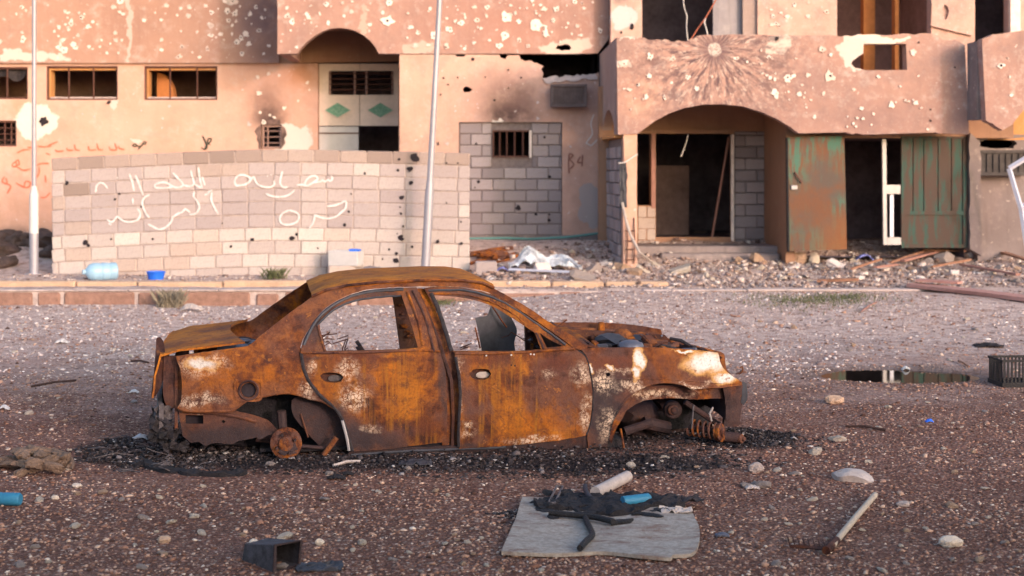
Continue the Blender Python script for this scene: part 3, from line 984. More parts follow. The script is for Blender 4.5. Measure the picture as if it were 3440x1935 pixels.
bx, bz = XZ(2402, 168, SCc)
M['pl_par'] = plaster('dusty rose parapet render', (0.414, 0.249, 0.210, 1), (0.347, 0.205, 0.179, 1), (0.720, 0.640, 0.600, 1),
    stains=[stain(2900, 400, SCc, 260, 110, (.24, .15, .145, 1), .75), stain(2700, 260, SCc, 150, 90, (.27, .17, .16, 1), .7), stain(2150, 330, SCc, 120, 130, (.62, .36, .26, 1), .5), stain(3200, 200, SCc, 120, 60, (.22, .17, .18, 1), .6)],  # grey blob at the right end paints in the neighbour balcony's shadow
    blast=(bx, bz, 2.1), grime=.38, bare=[bareat(2610, 150, SCc, 45, 26, (.58, .47, .42, 1)), bareat(2870, 170, SCc, 55, 60, (.60, .50, .46, 1)), bareat(2960, 132, SCc, 100, 12, (.70, .58, .50, 1)), bareat(2090, 210, SCc, 22, 14), bareat(2110, 130, SCc, 40, 10)], pocks=.85)
M['pl_side'] = plaster('grey violet side render', (.36, .27, .25, 1), (.29, .215, .21, 1), (.5, .42, .4, 1), pocks=.2)
M['pl_upU'] = plaster('cream upper render', (0.591, 0.380, 0.328, 1), (0.526, 0.323, 0.271, 1), (0.661, 0.534, 0.518, 1), pocks=.9,
    bare=[bareat(2100, 60, SU, 46, 42, (.52, .48, .49, 1))], grime=.35, stains=[stain(2085, 5, SU, 40, 35, (.16, .13, .13, 1), .8)])
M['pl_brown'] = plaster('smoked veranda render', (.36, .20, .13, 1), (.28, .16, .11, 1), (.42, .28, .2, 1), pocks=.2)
M['pl_orange'] = plaster('orange veranda render', (.62, .30, .11, 1), (.52, .25, .10, 1), (.6, .4, .25, 1), pocks=.15)
M['pl_grey'] = plaster('streaked grey jamb render', (.33, .30, .33, 1), (.24, .215, .24, 1), (.5, .45, .45, 1), pocks=.1, streak=.8)
M['pl_pier'] = plaster('sunlit cream pier', (0.622, 0.374, 0.290, 1), (0.554, 0.322, 0.239, 1), (0.643, 0.511, 0.486, 1), pocks=.6, stains=[stain(2120, 830, SCc, 40, 110, (.42, .27, .22, 1), .8)])  # cream paint of the corner pier, browner towards its foot
M['pl_rough'] = plaster('shot-up grey render', (.27, .225, .23, 1), (.19, .15, .15, 1), (.58, .48, .44, 1), pocks=1.0, stains=[stain(3360, 640, SG, 90, 160, (.24, .18, .18, 1), .6)], streak=.5)

M['scorch'] = simple('scorched render', (.15, .095, .085), .95, .6, 7, c2=(.03, .02, .02), bump=1)
house = empty('apartment_house', (-2.0, FPX/SA, .6), label='left house with tan upper wall, arched pink overhang and shot-up cream walls', cat='building')
house2 = empty('balcony_house', (5.0, FPX/SCc, .4), label='right house with big arched balcony, blast star on its parapet and open doors', cat='building')

def room(parent, xa, xb, za, zb, ya, yb, mat, name='room'):
    V = [(xa,ya,za),(xb,ya,za),(xb,yb,za),(xa,yb,za),(xa,ya,zb),(xb,ya,zb),(xb,yb,zb),(xa,yb,zb)]
    return obj(name, (V, [(0,1,2,3),(4,7,6,5),(0,3,7,4),(1,5,6,2),(3,2,6,7)]), mat, parent)

def bars_px(parent, lines, s, Y, w, mat, name):
    for (a, b) in lines:
        p, q = W(*a, s), W(*b, s)
        p.y = q.y = Y
        obj(name, bar(p, q, w, w), mat, parent)

def window(parent, x0, y0, x1, y1, s, vbars=(), hbars=(), mat='grille', dy=.05, fw=.035, label=None):
    """frame with separate bars"""
    Y = FPX/s+dy
    a, b = W(x0, y1, s), W(x1, y0, s)
    parts = [box(a.x, b.x, Y, Y+.04, a.z, a.z+fw), box(a.x, b.x, Y, Y+.04, b.z-fw, b.z), box(a.x, a.x+fw, Y+.001, Y+.039, a.z+fw, b.z-fw), box(b.x-fw, b.x, Y+.001, Y+.039, a.z+fw, b.z-fw)]
    w = obj('window', join(*parts), M[mat], parent)
    if label: w['label'] = label
    bars_px(w, [((x, y0), (x, y1)) for x in vbars], s, Y+.02, .022, M[mat], 'window_bar')
    bars_px(w, [((x0, y), (x1, y)) for y in hbars], s, Y+.02, .016, M[mat], 'window_bar')
    return w

def patch(parent, poly, s, mat, dy=-.006, name='bare_patch', thick=.02):
    return obj(name, wallslab(poly, [], s, thick, dy=dy), mat, parent)

def scars(parent, lst, s, org, k, dy=-.006, mat='bare', Y=None):
    for it in lst:
        cx_, cy_, r = it[:3]
        px, py = org[0]+cx_/k, org[1]+cy_/k
        rr = random.Random(cx_*31+cy_)
        mt = mat if mat != 'bare' else rr.choice(['bare', 'bare', 'bare_dim'])
        o_ = crater(parent, px, py, s, r/k*rr.uniform(.55, .98), M[mt], 'bullet_scar', dy, rr.randrange(9, 17), rr.uniform(.28, .55), rr.uniform(.7, 1.35), Y=Y)
        if r >= 26 or len(it) > 3:
            crater(o_, px+rr.uniform(-2, 2), py+rr.uniform(-2, 2), s, 2.6 if len(it) < 4 else 4.5, M['void'], 'bullet_hole', dy-.004, 7, .3, Y=Y)

# ---- left house: lower wall, its windows and rooms
R = random.Random(77)
wA = [rect(-60, 225, 93, 333), rect(155, 222, 395, 336), rect(484, 222, 730, 336), rect(-60, 405, 55, 492), rect(876, 418, 946, 499), rect(1068, 200, 1339, 900)]
low = obj('lower_wall', wallslab([(-260, 213), (1075, 213), (1345, 160), (1345, 920), (-260, 920)], wA, SA, .22, .45, rough=.012), M['pl_lowA'], house)
YA = FPX/SA
obj('upper_wall', wallslab([(-260, -420), (940, -420), (940, 213), (-260, 213)], [], SA, .3, .5, dy=-.10, rough=.012), M['pl_upA'], house)
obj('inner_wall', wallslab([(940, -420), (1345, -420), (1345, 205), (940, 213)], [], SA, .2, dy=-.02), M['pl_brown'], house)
def wroom(px0, py0, px1, py1, s, mat, depth=2.6, pad=.35, nm='room'):
    a, b = W(px0, py1, s), W(px1, py0, s)
    return room(house, a.x-pad, b.x+pad, a.z-pad*1.6, b.z+.25, FPX/s+.22, FPX/s+depth, M[mat], nm)
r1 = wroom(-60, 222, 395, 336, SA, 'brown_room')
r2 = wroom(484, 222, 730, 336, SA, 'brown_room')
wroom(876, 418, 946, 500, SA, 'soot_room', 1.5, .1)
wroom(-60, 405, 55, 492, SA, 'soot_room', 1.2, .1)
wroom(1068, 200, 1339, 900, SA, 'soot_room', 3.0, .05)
for (x0_, x1_) in ((155, 395), (484, 730)):              # reveals coloured orange to paint in warm bounced light
    a, b = W(x0_, 336, SA), W(x1_, 222, SA)
    obj('reveal', box(a.x+.001, a.x+.06, YA+.09, YA+.36, a.z, b.z), M['pl_orange'], house)
    obj('reveal', box(a.x+.061, b.x, YA+.09, YA+.36, b.z-.07, b.z-.001), M['pl_orange'], house)
    obj('window_sill', box(a.x+.061, b.x, YA+.07, YA+.36, a.z+.001, a.z+.06), M['chip_grey'], house)
def disc_niche():
    a = W(503, 330, SA); o_ = []
    for i in range(13):
        t = PI/2*i/12
        o_.append((a.x+math.sin(t)*.33, a.z+math.cos(t)*.52))
    return slab([(a.x, a.z)]+o_, [], lambda x, z: (x, YA+.62, z), lambda x, z: (x, YA+.9, z))
obj('inner_arch', disc_niche(), M['orange_room'], house)
window(house, -60, 225, 93, 333, SA, (20,), (), 'grille')
window(house, 155, 222, 395, 336, SA, (228, 311), ())
window(house, 484, 222, 730, 336, SA, (569, 660), ())
window(house, -60, 405, 55, 492, SA, (-20, 12, 34), (430, 450, 470), 'grille')
window(house, 880, 420, 944, 499, SA, (898,), (440, 460, 480), 'grille_pale')
a = W(-60, 333, SA)
obj('torn_curtain', slab(smooth_line([(a.x, W(0, 225, SA).z, 1), (W(90, 228, SA).x, W(0, 228, SA).z, 1), (W(70, 262, SA).x, W(0, 262, SA).z), (W(40, 272, SA).x, W(0, 272, SA).z), (W(10, 255, SA).x, W(0, 255, SA).z), (a.x, W(0, 262, SA).z, 1)], .06), [], lambda x, z: (x, YA+.16+.03*math.sin(x*20), z), lambda x, z: (x, YA+.17+.03*math.sin(x*20), z)), M['charcoal'], house)
crater(house, 148, 408, SA, 15, M['void'], 'shell_hole', -.02, 12, .3, .9)
crater(house, 366, 345, SA, 6, M['void'], 'shell_hole', -.02, 8, .4, 1.3)
ro = blobpoly(910, 455, 52, 58, 26, R, .16)
ro = [(x_, min(y_, 500)) for x_, y_ in ro]
obj('scorched_rim', wallslab(ro, [rect(877, 419, 945, 498.5)], SA, .02, dy=-.012), M['scorch'], house)
scars(house, [(205,65,26),(240,95,18),(215,345,36),(10,370,25),(720,155,38),(630,205,36),(525,243,20),(780,235,20),(745,255,14),(855,215,14),(665,415,28),(550,360,18),(520,415,18),(565,435,34),(785,410,22),(1015,290,17),(940,465,19),(1040,465,14),(1000,65,22),(1060,15,26),(1055,110,17),(1265,182,22),(1410,175,18),(1360,115,14),(1415,350,20),(1415,440,15),(1590,410,27),(1560,495,27),(1680,460,13),(1745,500,15),(1840,310,26),(1835,225,23),(1720,285,17),(1845,110,27),(1795,55,22),(1650,68,24),(1645,145,20),(1580,75,17),(1810,430,26),(2025,20,50),(1985,105,28),(2050,120,35),(1995,185,26),(2060,190,22),(2105,335,36),(2065,370,36),(2170,385,20),(2110,470,33),(1905,80,12),(2150,290,13),(2145,165,12),(2025,300,13),(2230,70,30),(2280,160,20),(2260,270,30),(2310,90,16),(2340,400,18)], SA, (0, 0), 2.587, -.112)
scars(house, [(1475,925,16),(1415,1030,15),(1410,1110,13),(1230,960,10),(720,990,12),(820,1015,10),(2130,690,9),(2165,1080,20)], SA, (0, 0), 2.587, -.016, 'chip_grey')
scars(house, [(170,670,18),(265,640,16),(360,655,15),(185,810,20),(40,780,12),(405,940,18),(190,975,20),(315,1020,17),(275,1000,12),(520,880,18),(225,1060,26),(600,720,14),(620,780,12)], SA, (800, 0), 2.587, -.016)
for st in ([(1760,1180),(1785,1230),(1800,1280),(1780,1300),(1750,1280)], [(1780,1300),(1800,1260),(1835,1225),(1840,1205),(1815,1205),(1805,1235),(1830,1260)], [(1150,1265),(1170,1250),(1195,1265),(1175,1275),(1150,1265)], [(1195,1265),(1225,1275),(1255,1230),(1275,1235),(1265,1255),(1240,1250)], [(1225,1275),(1200,1300)]):
    stroke(house, [(x/2.587, y/2.587) for x, y in st], SA, 5, M['spray_black'], YA-.017)
for st in ([(1085,1300),(1040,1290),(1030,1270)],[(1000,1245),(1015,1300),(960,1300)],[(960,1300),(950,1275)],[(900,1300),(860,1300),(845,1245)],[(840,1300),(780,1305),(770,1270)],[(700,1305),(660,1300),(650,1255)],[(640,1305),(590,1305),(580,1285)],[(560,1310),(500,1315),(480,1300)],[(450,1270),(390,1275),(330,1270)],[(420,1265),(505,1230)],[(260,1300),(200,1305),(150,1330)],[(130,1410),(160,1390),(170,1430),(130,1440)],[(400,1330),(440,1345)],[(240,1280),(290,1285)]):
    stroke(house, [(x/2.587, y/2.587) for x, y in st], SA, 5, M['spray_red'], YA-.017)
for st in ([(100,220),(130,205),(140,240),(105,240),(100,220)],[(140,240),(190,270),(250,260)],[(300,230),(340,215),(400,215)],[(320,240),(320,290),(300,330)],[(40,320),(20,360),(60,380),(50,330)],[(60,380),(90,400),(60,460)],[(130,370),(180,400),(230,410),(250,370),(210,360),(200,400)],[(370,310),(375,370)],[(330,490),(370,490),(410,450)]):
    stroke(house, [c1(*p) for p in st], SA, 5, M['spray_red'], YA-.017)

# ---- entrance door under the arch
door = obj('entrance_door', join(*[wallslab(rect(*r_), [], SA, .05, dy=.10) for r_ in ((1070, 213, 1102, 422), (1102, 213, 1206, 237), (1102, 318, 1206, 422))]), M['cream_door'], house)
door2 = obj('entrance_door', join(*[wallslab(rect(*r_), [], SA, .05, dy=.10) for r_ in ((1322, 213, 1337, 422), (1208, 213, 1322, 237), (1208, 318, 1322, 422))]), M['cream_door'], house)
kk = Mat('faded green paint')
kk.end(kk.ramp(kk.noise(30, 4, .7), [(.35, (.10, .24, .17)), (.6, (.20, .36, .27)), (.8, (.34, .36, .24))]), .7, kk.noise(30), .5)
M['green_diamond'] = kk.mat
for d_, cxp in ((door, 1133), (door2, 1277)):
    obj('diamond_panel', wallslab([(cxp-43, 370), (cxp, 344), (cxp+43, 370), (cxp, 394)], [], SA, .02, dy=.075), M['green_diamond'], d_)
    obj('diamond_rim', wallslab([(cxp-48, 370), (cxp, 341), (cxp+48, 370), (cxp, 397)], [[(cxp-43, 370), (cxp, 344), (cxp+43, 370), (cxp, 394)]], SA, .03, dy=.07), M['cream_door'], d_)
obj('lower_panel', wallslab(rect(1070, 425, 1203, 700), [], SA, .05, dy=.105), M['whiteplastic'], door)
obj('panel_rail', wallslab(rect(1070, 445, 1203, 449), [], SA, .03, dy=.085), M['grille'], door)
bars_px(door, [((1104, y), (1322, y)) for y in (246, 264, 282, 300)], SA, YA+.115, .014, M['grille'], 'transom_bar')
bars_px(door, [((x, 237), (x, 318)) for x in (1106, 1190, 1230, 1318)], SA, YA+.125, .03, M['grille_pale'], 'transom_post')
#patch(house, [(1140, 420), (1160, 400), (1190, 385), (1206, 370), (1206, 422)], SA, M['charcoal'], .094, 'scorch')
#patch(house, [(1210, 421), (1210, 380), (1225, 395), (1260, 412), (1320, 416), (1335, 421)], SA, M['charcoal'], .094, 'scorch')

# ---- pink overhang with the arch
arch = [(1272, 180), (1262, 160), (1245, 138), (1220, 117), (1195, 104), (1168, 96), (1140, 93), (1110, 96), (1082, 106), (1055, 122), (1030, 142), (1010, 163), (998, 180)]
hole_b = blobpoly(1892, 160, 24, 11, 12, R, .25)
obj('overhang', wallslab([(932, -420), (2046, -420), (2046, 130), (2030, 150), (2009, 178), (1985, 180)]+[(1900, 181), (1700, 180), (1500, 181)]+arch+[(932, 181)], [hole_b], SB, .22, .5, rough=.012), M['pl_pink'], house)
YB = FPX/SB
xL, xR, zb = XZ(932, 180, SB)[0], XZ(2046, 180, SB)[0], XZ(0, 180, SB)[1]
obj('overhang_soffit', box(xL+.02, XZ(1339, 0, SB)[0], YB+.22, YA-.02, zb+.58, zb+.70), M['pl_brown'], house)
obj('overhang_end', box(xL, xL+.18, YB+.22, YA-.1, zb, 7.0), M['pl_pink'], house)
room(house, XZ(1800, 0, SB)[0], XZ(2000, 0, SB)[0], zb-.9, zb+1.0, YB+.22, YB+1.6, M['void'])
scars(house, [(425,70,25),(430,140,30),(470,185,32),(595,122,22),(510,100,13),(710,118,15),(765,35,27),(785,200,24),(985,105,20),(920,140,20),(375,360,19),(508,410,16),(1315,25,36),(1300,180,66,1),(1145,215,17),(1500,235,24),(1565,285,32),(1700,310,42),(1670,75,20),(1650,390,15)], SB, (800, 0), 2.587, -.015)
scars(house, [(130,255,42),(105,405,38),(370,172,28),(405,248,18),(345,60,18),(455,65,26),(450,135,20),(230,200,26),(265,150,23),(620,150,56),(610,310,56),(740,350,32),(560,400,26),(810,400,28),(880,225,50),(955,235,28),(1030,175,32),(1060,80,42),(1160,205,17),(1240,222,18),(1440,270,38),(920,45,17),(850,5,20),(1215,15,28),(1280,30,26),(1300,70,15),(340,370,18)], SB, (1460, 0), 2.587, -.015)

def spray(parent, n, x0_, y0_, x1_, y1_, s, dy, sd, ncl=7, avoid=()):
    rr = random.Random(sd)
    cl = [(rr.uniform(x0_, x1_), rr.uniform(y0_, y1_)) for _ in range(ncl)]
    L = []
    while len(L) < n:
        if rr.random() < .7:
            c = rr.choice(cl); x_, y_ = rr.gauss(c[0], 34), rr.gauss(c[1], 24)
        else: x_, y_ = rr.uniform(x0_, x1_), rr.uniform(y0_, y1_)
        if x0_ < x_ < x1_ and y0_ < y_ < y1_ and not any(a_ < x_ < c_ and b_ < y_ < d_ for a_, b_, c_, d_ in avoid):
            L.append((x_, y_, 3.5*math.exp(abs(rr.gauss(0, .5)))))
    scars(parent, L, s, (0, 0), 1.0, dy)
spray(house, 45, 5, 5, 920, 200, SA, -.113, 3)
spray(house, 55, 945, 5, 2035, 165, SB, -.016, 4, 9, ((985, 80, 1285, 200),))

# ---- wall under the overhang, broken open at the top, with a block infill
topB = [(1342, 183), (1530, 183), (1533, 190), (1560, 190), (1565, 183), (1678, 184), (1682, 194), (1698, 198), (1705, 186), (1744, 185), (1750, 200)]
topB += ragged((1755, 203), (1812, 210), 6, 3, R)+[(1826, 222), (1818, 233), (1826, 246), (1822, 262)]+ragged((1830, 264), (1960, 262), 14, 4, R)+ragged((1965, 258), (2006, 246), 5, 3, R)
infill = rect(1541, 410, 1889, 905)
bigh = blobpoly(1570, 301, 16, 10, 12, R, .18)
obj('wall_under_overhang', wallslab(topB+[(2012, 244), (2012, 905), (1342, 905)], [infill, bigh], SB, .22, .45, dy=.012, rough=.012), M['pl_lowB'], house)
obj('broken_edge', wallslab(ragged((1822, 262), (2006, 246), 22, 5, R)+[(2008, 262)]+ragged((2006, 264), (1822, 280), 14, 5, R), [], SB, .10, dy=-.02, rough=.02), M['chip_grey'], house)
room(house, XZ(1500, 0, SB)[0], XZ(2012, 0, SB)[0], .5, zb+.3, YB+.3, YB+2.0, M['void'])
obj('infill_mortar', wallslab(rect(1541, 410, 1889, 905), [rect(1655, 437, 1784, 527)], SB, .12, dy=.075), M['mortar_dark'], house)
def blockfill(parent, x0, y0, x1, y1, s, bw, bh, holes, mat, Y, d=.10, seed=1, depthjit=.008, skip=0.0, phase=0):
    rr = random.Random(seed)
    yy = y1; row = phase
    while yy > y0+4:
        ya = max(yy-bh, y0)
        xx = x0-(bw*.5 if row % 2 else 0)
        while xx < x1-3:
            a, b = max(xx, x0), min(xx+bw, x1)
            segs = [(a, b)]
            for (hx0, hy0, hx1, hy1) in holes:
                if ya < hy1-3 and yy > hy0+3:
                    ns = []
                    for (p, q) in segs:
                        if q <= hx0 or p >= hx1: ns.append((p, q)); continue
                        if p < hx0: ns.append((p, hx0))
                        if q > hx1: ns.append((hx1, q))
                    segs = ns
            for (p, q) in segs:
                if q-p > 7 and rr.random() >= skip:
                    A = W(p, yy, s); B = W(q, ya, s)
                    block(parent, (A.x+B.x)/2, Y+rr.uniform(-depthjit, depthjit), A.z+.004, B.x-A.x-.012, d, B.z-A.z-.012, mat, rr.randrange(3))
            xx += bw
        yy -= bh; row += 1
blockfill(house, 1543, 410, 1888, 905, SB, 75, 38, [(1652, 434, 1787, 530)], M['block_grey'], YB+.05, .09, 4)
window(house, 1655, 437, 1784, 528, SB, (1679, 1703, 1729, 1757), (), 'grille', .03, .025)
wroom(1655, 437, 1784, 528, SB, 'void', 1.5, .05)
obj('window_jamb', wallslab(rect(1778, 438, 1786, 530), [], SB, .06, dy=.01), M['bare'], house)
for (x_, y_, r_) in ((1741, 699, 9), (1607, 611, 6), (1595, 630, 3), (1847, 594, 5), (1845, 740, 5), (1830, 460, 4), (1800, 720, 5), (1600, 482, 4), (1846, 720, 3)):
    crater(house, x_, y_, SB, r_, M['void'], 'bullet_hole', .038, 9, .3)
for (x_, y_, r_) in ((1708, 234, 3), (1750, 261, 3.5), (1661, 336, 4), (1630, 259, 2.5), (1708, 296, 2.5), (1588, 199, 5), (1490, 262, 3), (1538, 260, 3), (1505, 284, 3), (1480, 318, 3), (1472, 485, 3), (1472, 480, 3)):
    crater(house, x_, y_, SB, r_, M['void'], 'bullet_hole', -.006, 8, .3)
scars(house, [(895,890,24),(370,905,14),(290,870,14),(180,965,13),(110,1250,15),(1180,1275,16),(900,1030,20)], SB, (1460, 0), 2.587, -.004, 'chip_grey')
for st in ([(1912, 515), (1910, 550), (1912, 583)], [(1912, 515), (1925, 522), (1914, 535), (1928, 552), (1914, 568)], [(1950, 525), (1940, 545), (1958, 545)], [(1957, 520), (1955, 560)]):
    stroke(house, st, SB, 5, M['spray_brown'], YB-.004)
obj('plinth', wallslab(rect(1541, 790, 2010, 905), [], SB, .08, dy=-.04, grid=.3, rough=.02), M['pl_rough'], house)

# ---- right house: balcony parapet with the blast star
R = random.Random(9)
ptop = ragged((2072, 126), (2140, 121), 6, 3, R)+ragged((2143, 128), (2300, 140), 14, 4, R)+ragged((2305, 139), (2350, 120), 5, 3, R)+ragged((2355, 118), (2560, 116), 8, 2, R)+ragged((2565, 118), (2820, 119), 8, 1.5, R)+ragged((2825, 120), (3130, 112), 16, 4, R)+ragged((3135, 118), (3256, 150), 8, 6, R)
parch = [(2682, 448), (2656, 427), (2613, 401), (2563, 378), (2497, 357), (2431, 350), (2364, 351), (2298, 363), (2248, 381), (2199, 407), (2166, 431), (2141, 450)]
phole = [(2901, 147), (3044, 147), (3047, 235), (2911, 236), (2890, 231), (2872, 228), (2860, 215), (2864, 204), (2872, 199), (2886, 188), (2900, 180)]
pbot = [(3256, 451)]+ragged((3180, 451), (3130, 446), 4, 3, R)+ragged((2900, 451), (2830, 447), 6, 4, R)
obj('parapet', wallslab(ptop+pbot+parch+[(2076, 452)], [phole], SCc, .20, .4, rough=.014), M['pl_par'], house2)
YC = FPX/SCc
scars(house2, [(555,575,44),(785,595,42),(285,640,50),(435,860,30),(935,785,30),(775,840,22),(1025,895,24),(700,990,27),(515,965,15),(400,1000,12),(1430,590,28),(1755,580,26),(1680,650,20),(1690,740,26),(1770,790,18),(1825,745,18),(1950,790,34),(2010,770,22),(2150,760,25)], SCc, (2000, 0), 3.019, -.017)
scars(house2, [(490,500,32),(575,555,17),(570,770,62,1),(140,790,32),(200,770,20),(345,760,20),(500,945,22),(885,1100,24),(1010,1155,24),(810,910,18),(1410,1015,13)], SCc, (2600, 0), 3.019, -.017)
for (x_, y_, r_) in ((2610, 129, 8), (3086, 143, 3), (3207, 226, 3), (3126, 405, 3), (3126, 368, 2.5), (2455, 165, 2)):
    crater(house2, x_, y_, SCc, r_, M['void'], 'bullet_hole', -.018, 9, .3)
XL2 = XZ(2072, 0, SCc)[0]; ZT = XZ(0, 124, SCc)[1]; ZB = XZ(0, 451, SCc)[1]
Y0_, Y1_ = YC+.201, YB
so = [(YC+.201, ZB), (YC+.35, ZB)]+[(YC+.35+1.9*i/16, ZB+.42*math.sin(PI*i/16)**.55) for i in range(1, 16)]+[(YC+2.25, ZB), (Y1_, ZB), (Y1_, ZT-.05), (YC+.201, ZT)]
obj('balcony_side', slab(so, [], lambda y, z: (XL2, y, z), lambda y, z: (XL2+.15, y, z), .4), M['pl_side'], house2)
obj('balcony_floor', box(XL2+.151, 7.9, YC+.201, FPX/SU-.01, 2.93, 3.05), M['pl_brown'], house2)
spray(house2, 50, 2085, 160, 3130, 440, SCc, -.018, 5, 8, ((2130, 335, 2700, 460), (2340, 110, 2470, 230), (2840, 130, 3060, 250)))
# upper wall behind the balcony
uw = [rect(2157, -300, 2545, 327), rect(2812, -300, 3128, 327), rect(3275, -300, 3388, 327)]
obj('upper_wall', wallslab([(2052, -420), (3700, -420), (3700, 328), (2052, 328)], uw, SU, .22, .5, rough=.014), M['pl_upU'], house2)
YU = FPX/SU
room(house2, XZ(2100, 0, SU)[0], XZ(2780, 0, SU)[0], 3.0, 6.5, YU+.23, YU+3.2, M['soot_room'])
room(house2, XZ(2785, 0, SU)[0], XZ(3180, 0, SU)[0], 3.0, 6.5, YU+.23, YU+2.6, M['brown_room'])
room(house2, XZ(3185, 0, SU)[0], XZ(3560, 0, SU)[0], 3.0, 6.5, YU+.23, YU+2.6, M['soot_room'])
for (x0_, x1_, d_) in ((2968, 3008, 1.2), (3043, 3056, .6)):
    a, b = XZ(x0_, 0, SU)[0], XZ(x1_, 0, SU)[0]
    obj('inner_pier', box(a, b, YU+d_, YU+d_+.2, 3.0, 6.4), M['orange_room'], house2)
obj('door_panel', wallslab([(2402, -300), (2498, -300), (2498, 327), (2402, 327)], [], SU, .06, dy=.18, rough=.02, grid=.3), M['pl_grey'], house2)
obj('jamb', wallslab([(2498, -300), (2546, -300), (2546, 327), (2498, 327)], [], SU, .1, dy=.06, grid=.3), M['pl_side'], house2)
obj('broken_pier', wallslab(ragged((3128, -300), (3124, 115), 14, 5, R)+ragged((3262, 125), (3268, -300), 12, 5, R), [blobpoly(3172, 43, 11, 24, 12, R, .15)], SU, .10, dy=-.06, rough=.02, grid=.3), M['pl_upU'], house2)
obj('pier_post', wallslab(rect(3392, -300, 3425, 327), [], SU, .1, dy=-.04), M['bare'], house2)
crater(house2, 3172, 45, SU, 20, M['void'], 'shell_hole', .05, 10, .2, .5)
for (x_, y_, rx_, r_) in ((2122, 90, .5, 12), (2087, 109, 1, 4)):
    crater(house2, x_, y_, SU, r_, M['void'], 'bullet_hole', -.018, 8, .25, rx_)
scars(house2, [(1785,100,22),(1800,170,26),(1785,250,24),(1860,260,30),(1950,170,22),(2150,165,22),(2020,40,28),(1900,470,36)], SU, (2000, 0), 3.019, -.017)
scars(house2, [(205,50,24),(125,165,24),(350,25,24),(345,170,24),(530,120,26),(20,240,34),(70,130,18)], SU, (2600, 0), 3.019, -.017)
# neighbour balcony at the far right
dt = ragged((3298, 134), (3362, 107), 5, 3, R)+[(3430, 103), (3700, 100)]
dbm = [(3700, 300), (3560, 300), (3500, 325), (3440, 368), (3398, 420), (3366, 438)]+ragged((3362, 436), (3304, 398), 6, 5, R)
obj('neighbour_parapet', wallslab(dt+dbm, [], SD, .2, .4, rough=.014), M['pl_par'], house2)
YD = FPX/SD; XD = XZ(3299, 0, SD)[0]
obj('neighbour_side', box(XD, XD+.15, YD+.201, YC, XZ(0, 400, SD)[1], XZ(0, 134, SD)[1]), M['pl_rough'], house2)
scars(house2, [(2300,665,34,1),(2405,965,17),(2390,780,16),(2370,590,14)], SD, (2600, 0), 3.019, -.017)
obj('neighbour_wall', wallslab(rect(3290, 300, 3700, 470), [], 212, .1), M['pl_orange'], house2)

# ---- veranda under the big arch
YV = FPX/SV
vh = [rect(2140, 448, 2186, 690), rect(2203, 448, 2459, 797), rect(2466, 441, 2592, 845)]
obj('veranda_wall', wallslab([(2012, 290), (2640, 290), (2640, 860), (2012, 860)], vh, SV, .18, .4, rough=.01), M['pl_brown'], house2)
obj('pier_mortar', wallslab(rect(2466, 441, 2592, 845), [], SV, .1, dy=.06), M['mortar_dark'], house2)
blockfill(house2, 2468, 441, 2591, 843, SV, 76, 39, [], M['block_grey'], YV+.03, .08, 14, .012)
blockfill(house2, 2141, 692, 2202, 845, SV, 62, 38, [], M['block_warm'], YV-.02, .05, 15)
obj('door_post', wallslab(rect(2188, 448, 2201, 700), [], SV, .05, dy=-.03), M['wood'], house2)
obj('door_post', wallslab(rect(2455, 452, 2465, 815), [], SV, .05, dy=-.03), M['bare'], house2)
obj('lintel', wallslab(rect(2140, 436, 2465, 449), [], SV, .06, dy=-.06), M['pl_brown'], house2)
room(house2, XZ(2060, 0, SV)[0], XZ(2620, 0, SV)[0], .62, 2.9, YV+.19, YV+4.2, M['soot_room'])
obj('inner_screen', box(XZ(2250, 0, SV)[0], XZ(2390, 0, SV)[0], YV+2.4, YV+2.5, .62, 1.9), M['brown_room'], house2)
obj('veranda_floor', box(2.6, 5.05, YC+1.15, YV+.1, .1, .60, .02), M['pl_rough'], house2)
obj('step', box(3.1, 5.0, YC+.85, YC+1.149, .1, .50, .03), M['pl_rough'], house2)
obj('veranda_side', box(5.02, 5.16, YC+.55, YV-.001, .2, 2.93), M['pl_brown'], house2)
# corner pier
px0, px1 = XZ(2095, 0, SCc)[0], XZ(2141, 0, SCc)[0]
pier = obj('corner_pier', slab([(px0, .2), (px1, .2), (px1, 1.2), (px1-.01, 1.5), (px1, 2.0), (px1, ZB), (px0, ZB), (px0+.01, 1.8), (px0, 1.2)], [], lambda x, z: (x, YC+.03+.012*noise.noise(Vector((x*6, z*6, 2))), z), lambda x, z: (x, YC+.26, z), .1), M['pl_pier'], house2)
for zz in (.46, .62, .75, .9):                       # laid bare reinforcement
    obj('rebar', tube([(px0+.03, YC+.0, zz), (px1-.03, YC+.0, zz)], .009, 6), M['grille'], pier)
for xx in (px0+.05, px1-.05):
    obj('rebar', tube([(xx, YC+.005, .4), (xx+.01, YC-.005, .75), (xx, YC+.01, 1.1)], .009, 6), M['grille'], pier)
# block side wall of the veranda (faces left)
obj('side_mortar', box(XL2+.10, XL2+.16, YC+.28, YB, .2, ZB-.06), M['mortar_dark'], house2)
rr = random.Random(8)
for r_ in range(11):
    z = .3+r_*.19
    if z+.19 > ZB-.04: break
    y = YC+.28-(.19 if r_ % 2 else 0)
    while y < YB-.05:
        a, b = max(y, YC+.28), min(y+.38, YB)
        if b-a > .06: block(house2, XL2+.06+rr.uniform(-.01, .01), (a+b)/2, z, b-a-.012, .09, .178, M['block_grey'], rr.randrange(3), 0, -PI/2)
        y += .38
obj('ledge', box(XL2-.02, XL2+.2, YC+.22, YB-.1, ZB-.045, ZB-.001), M['pl_orange'], house2)

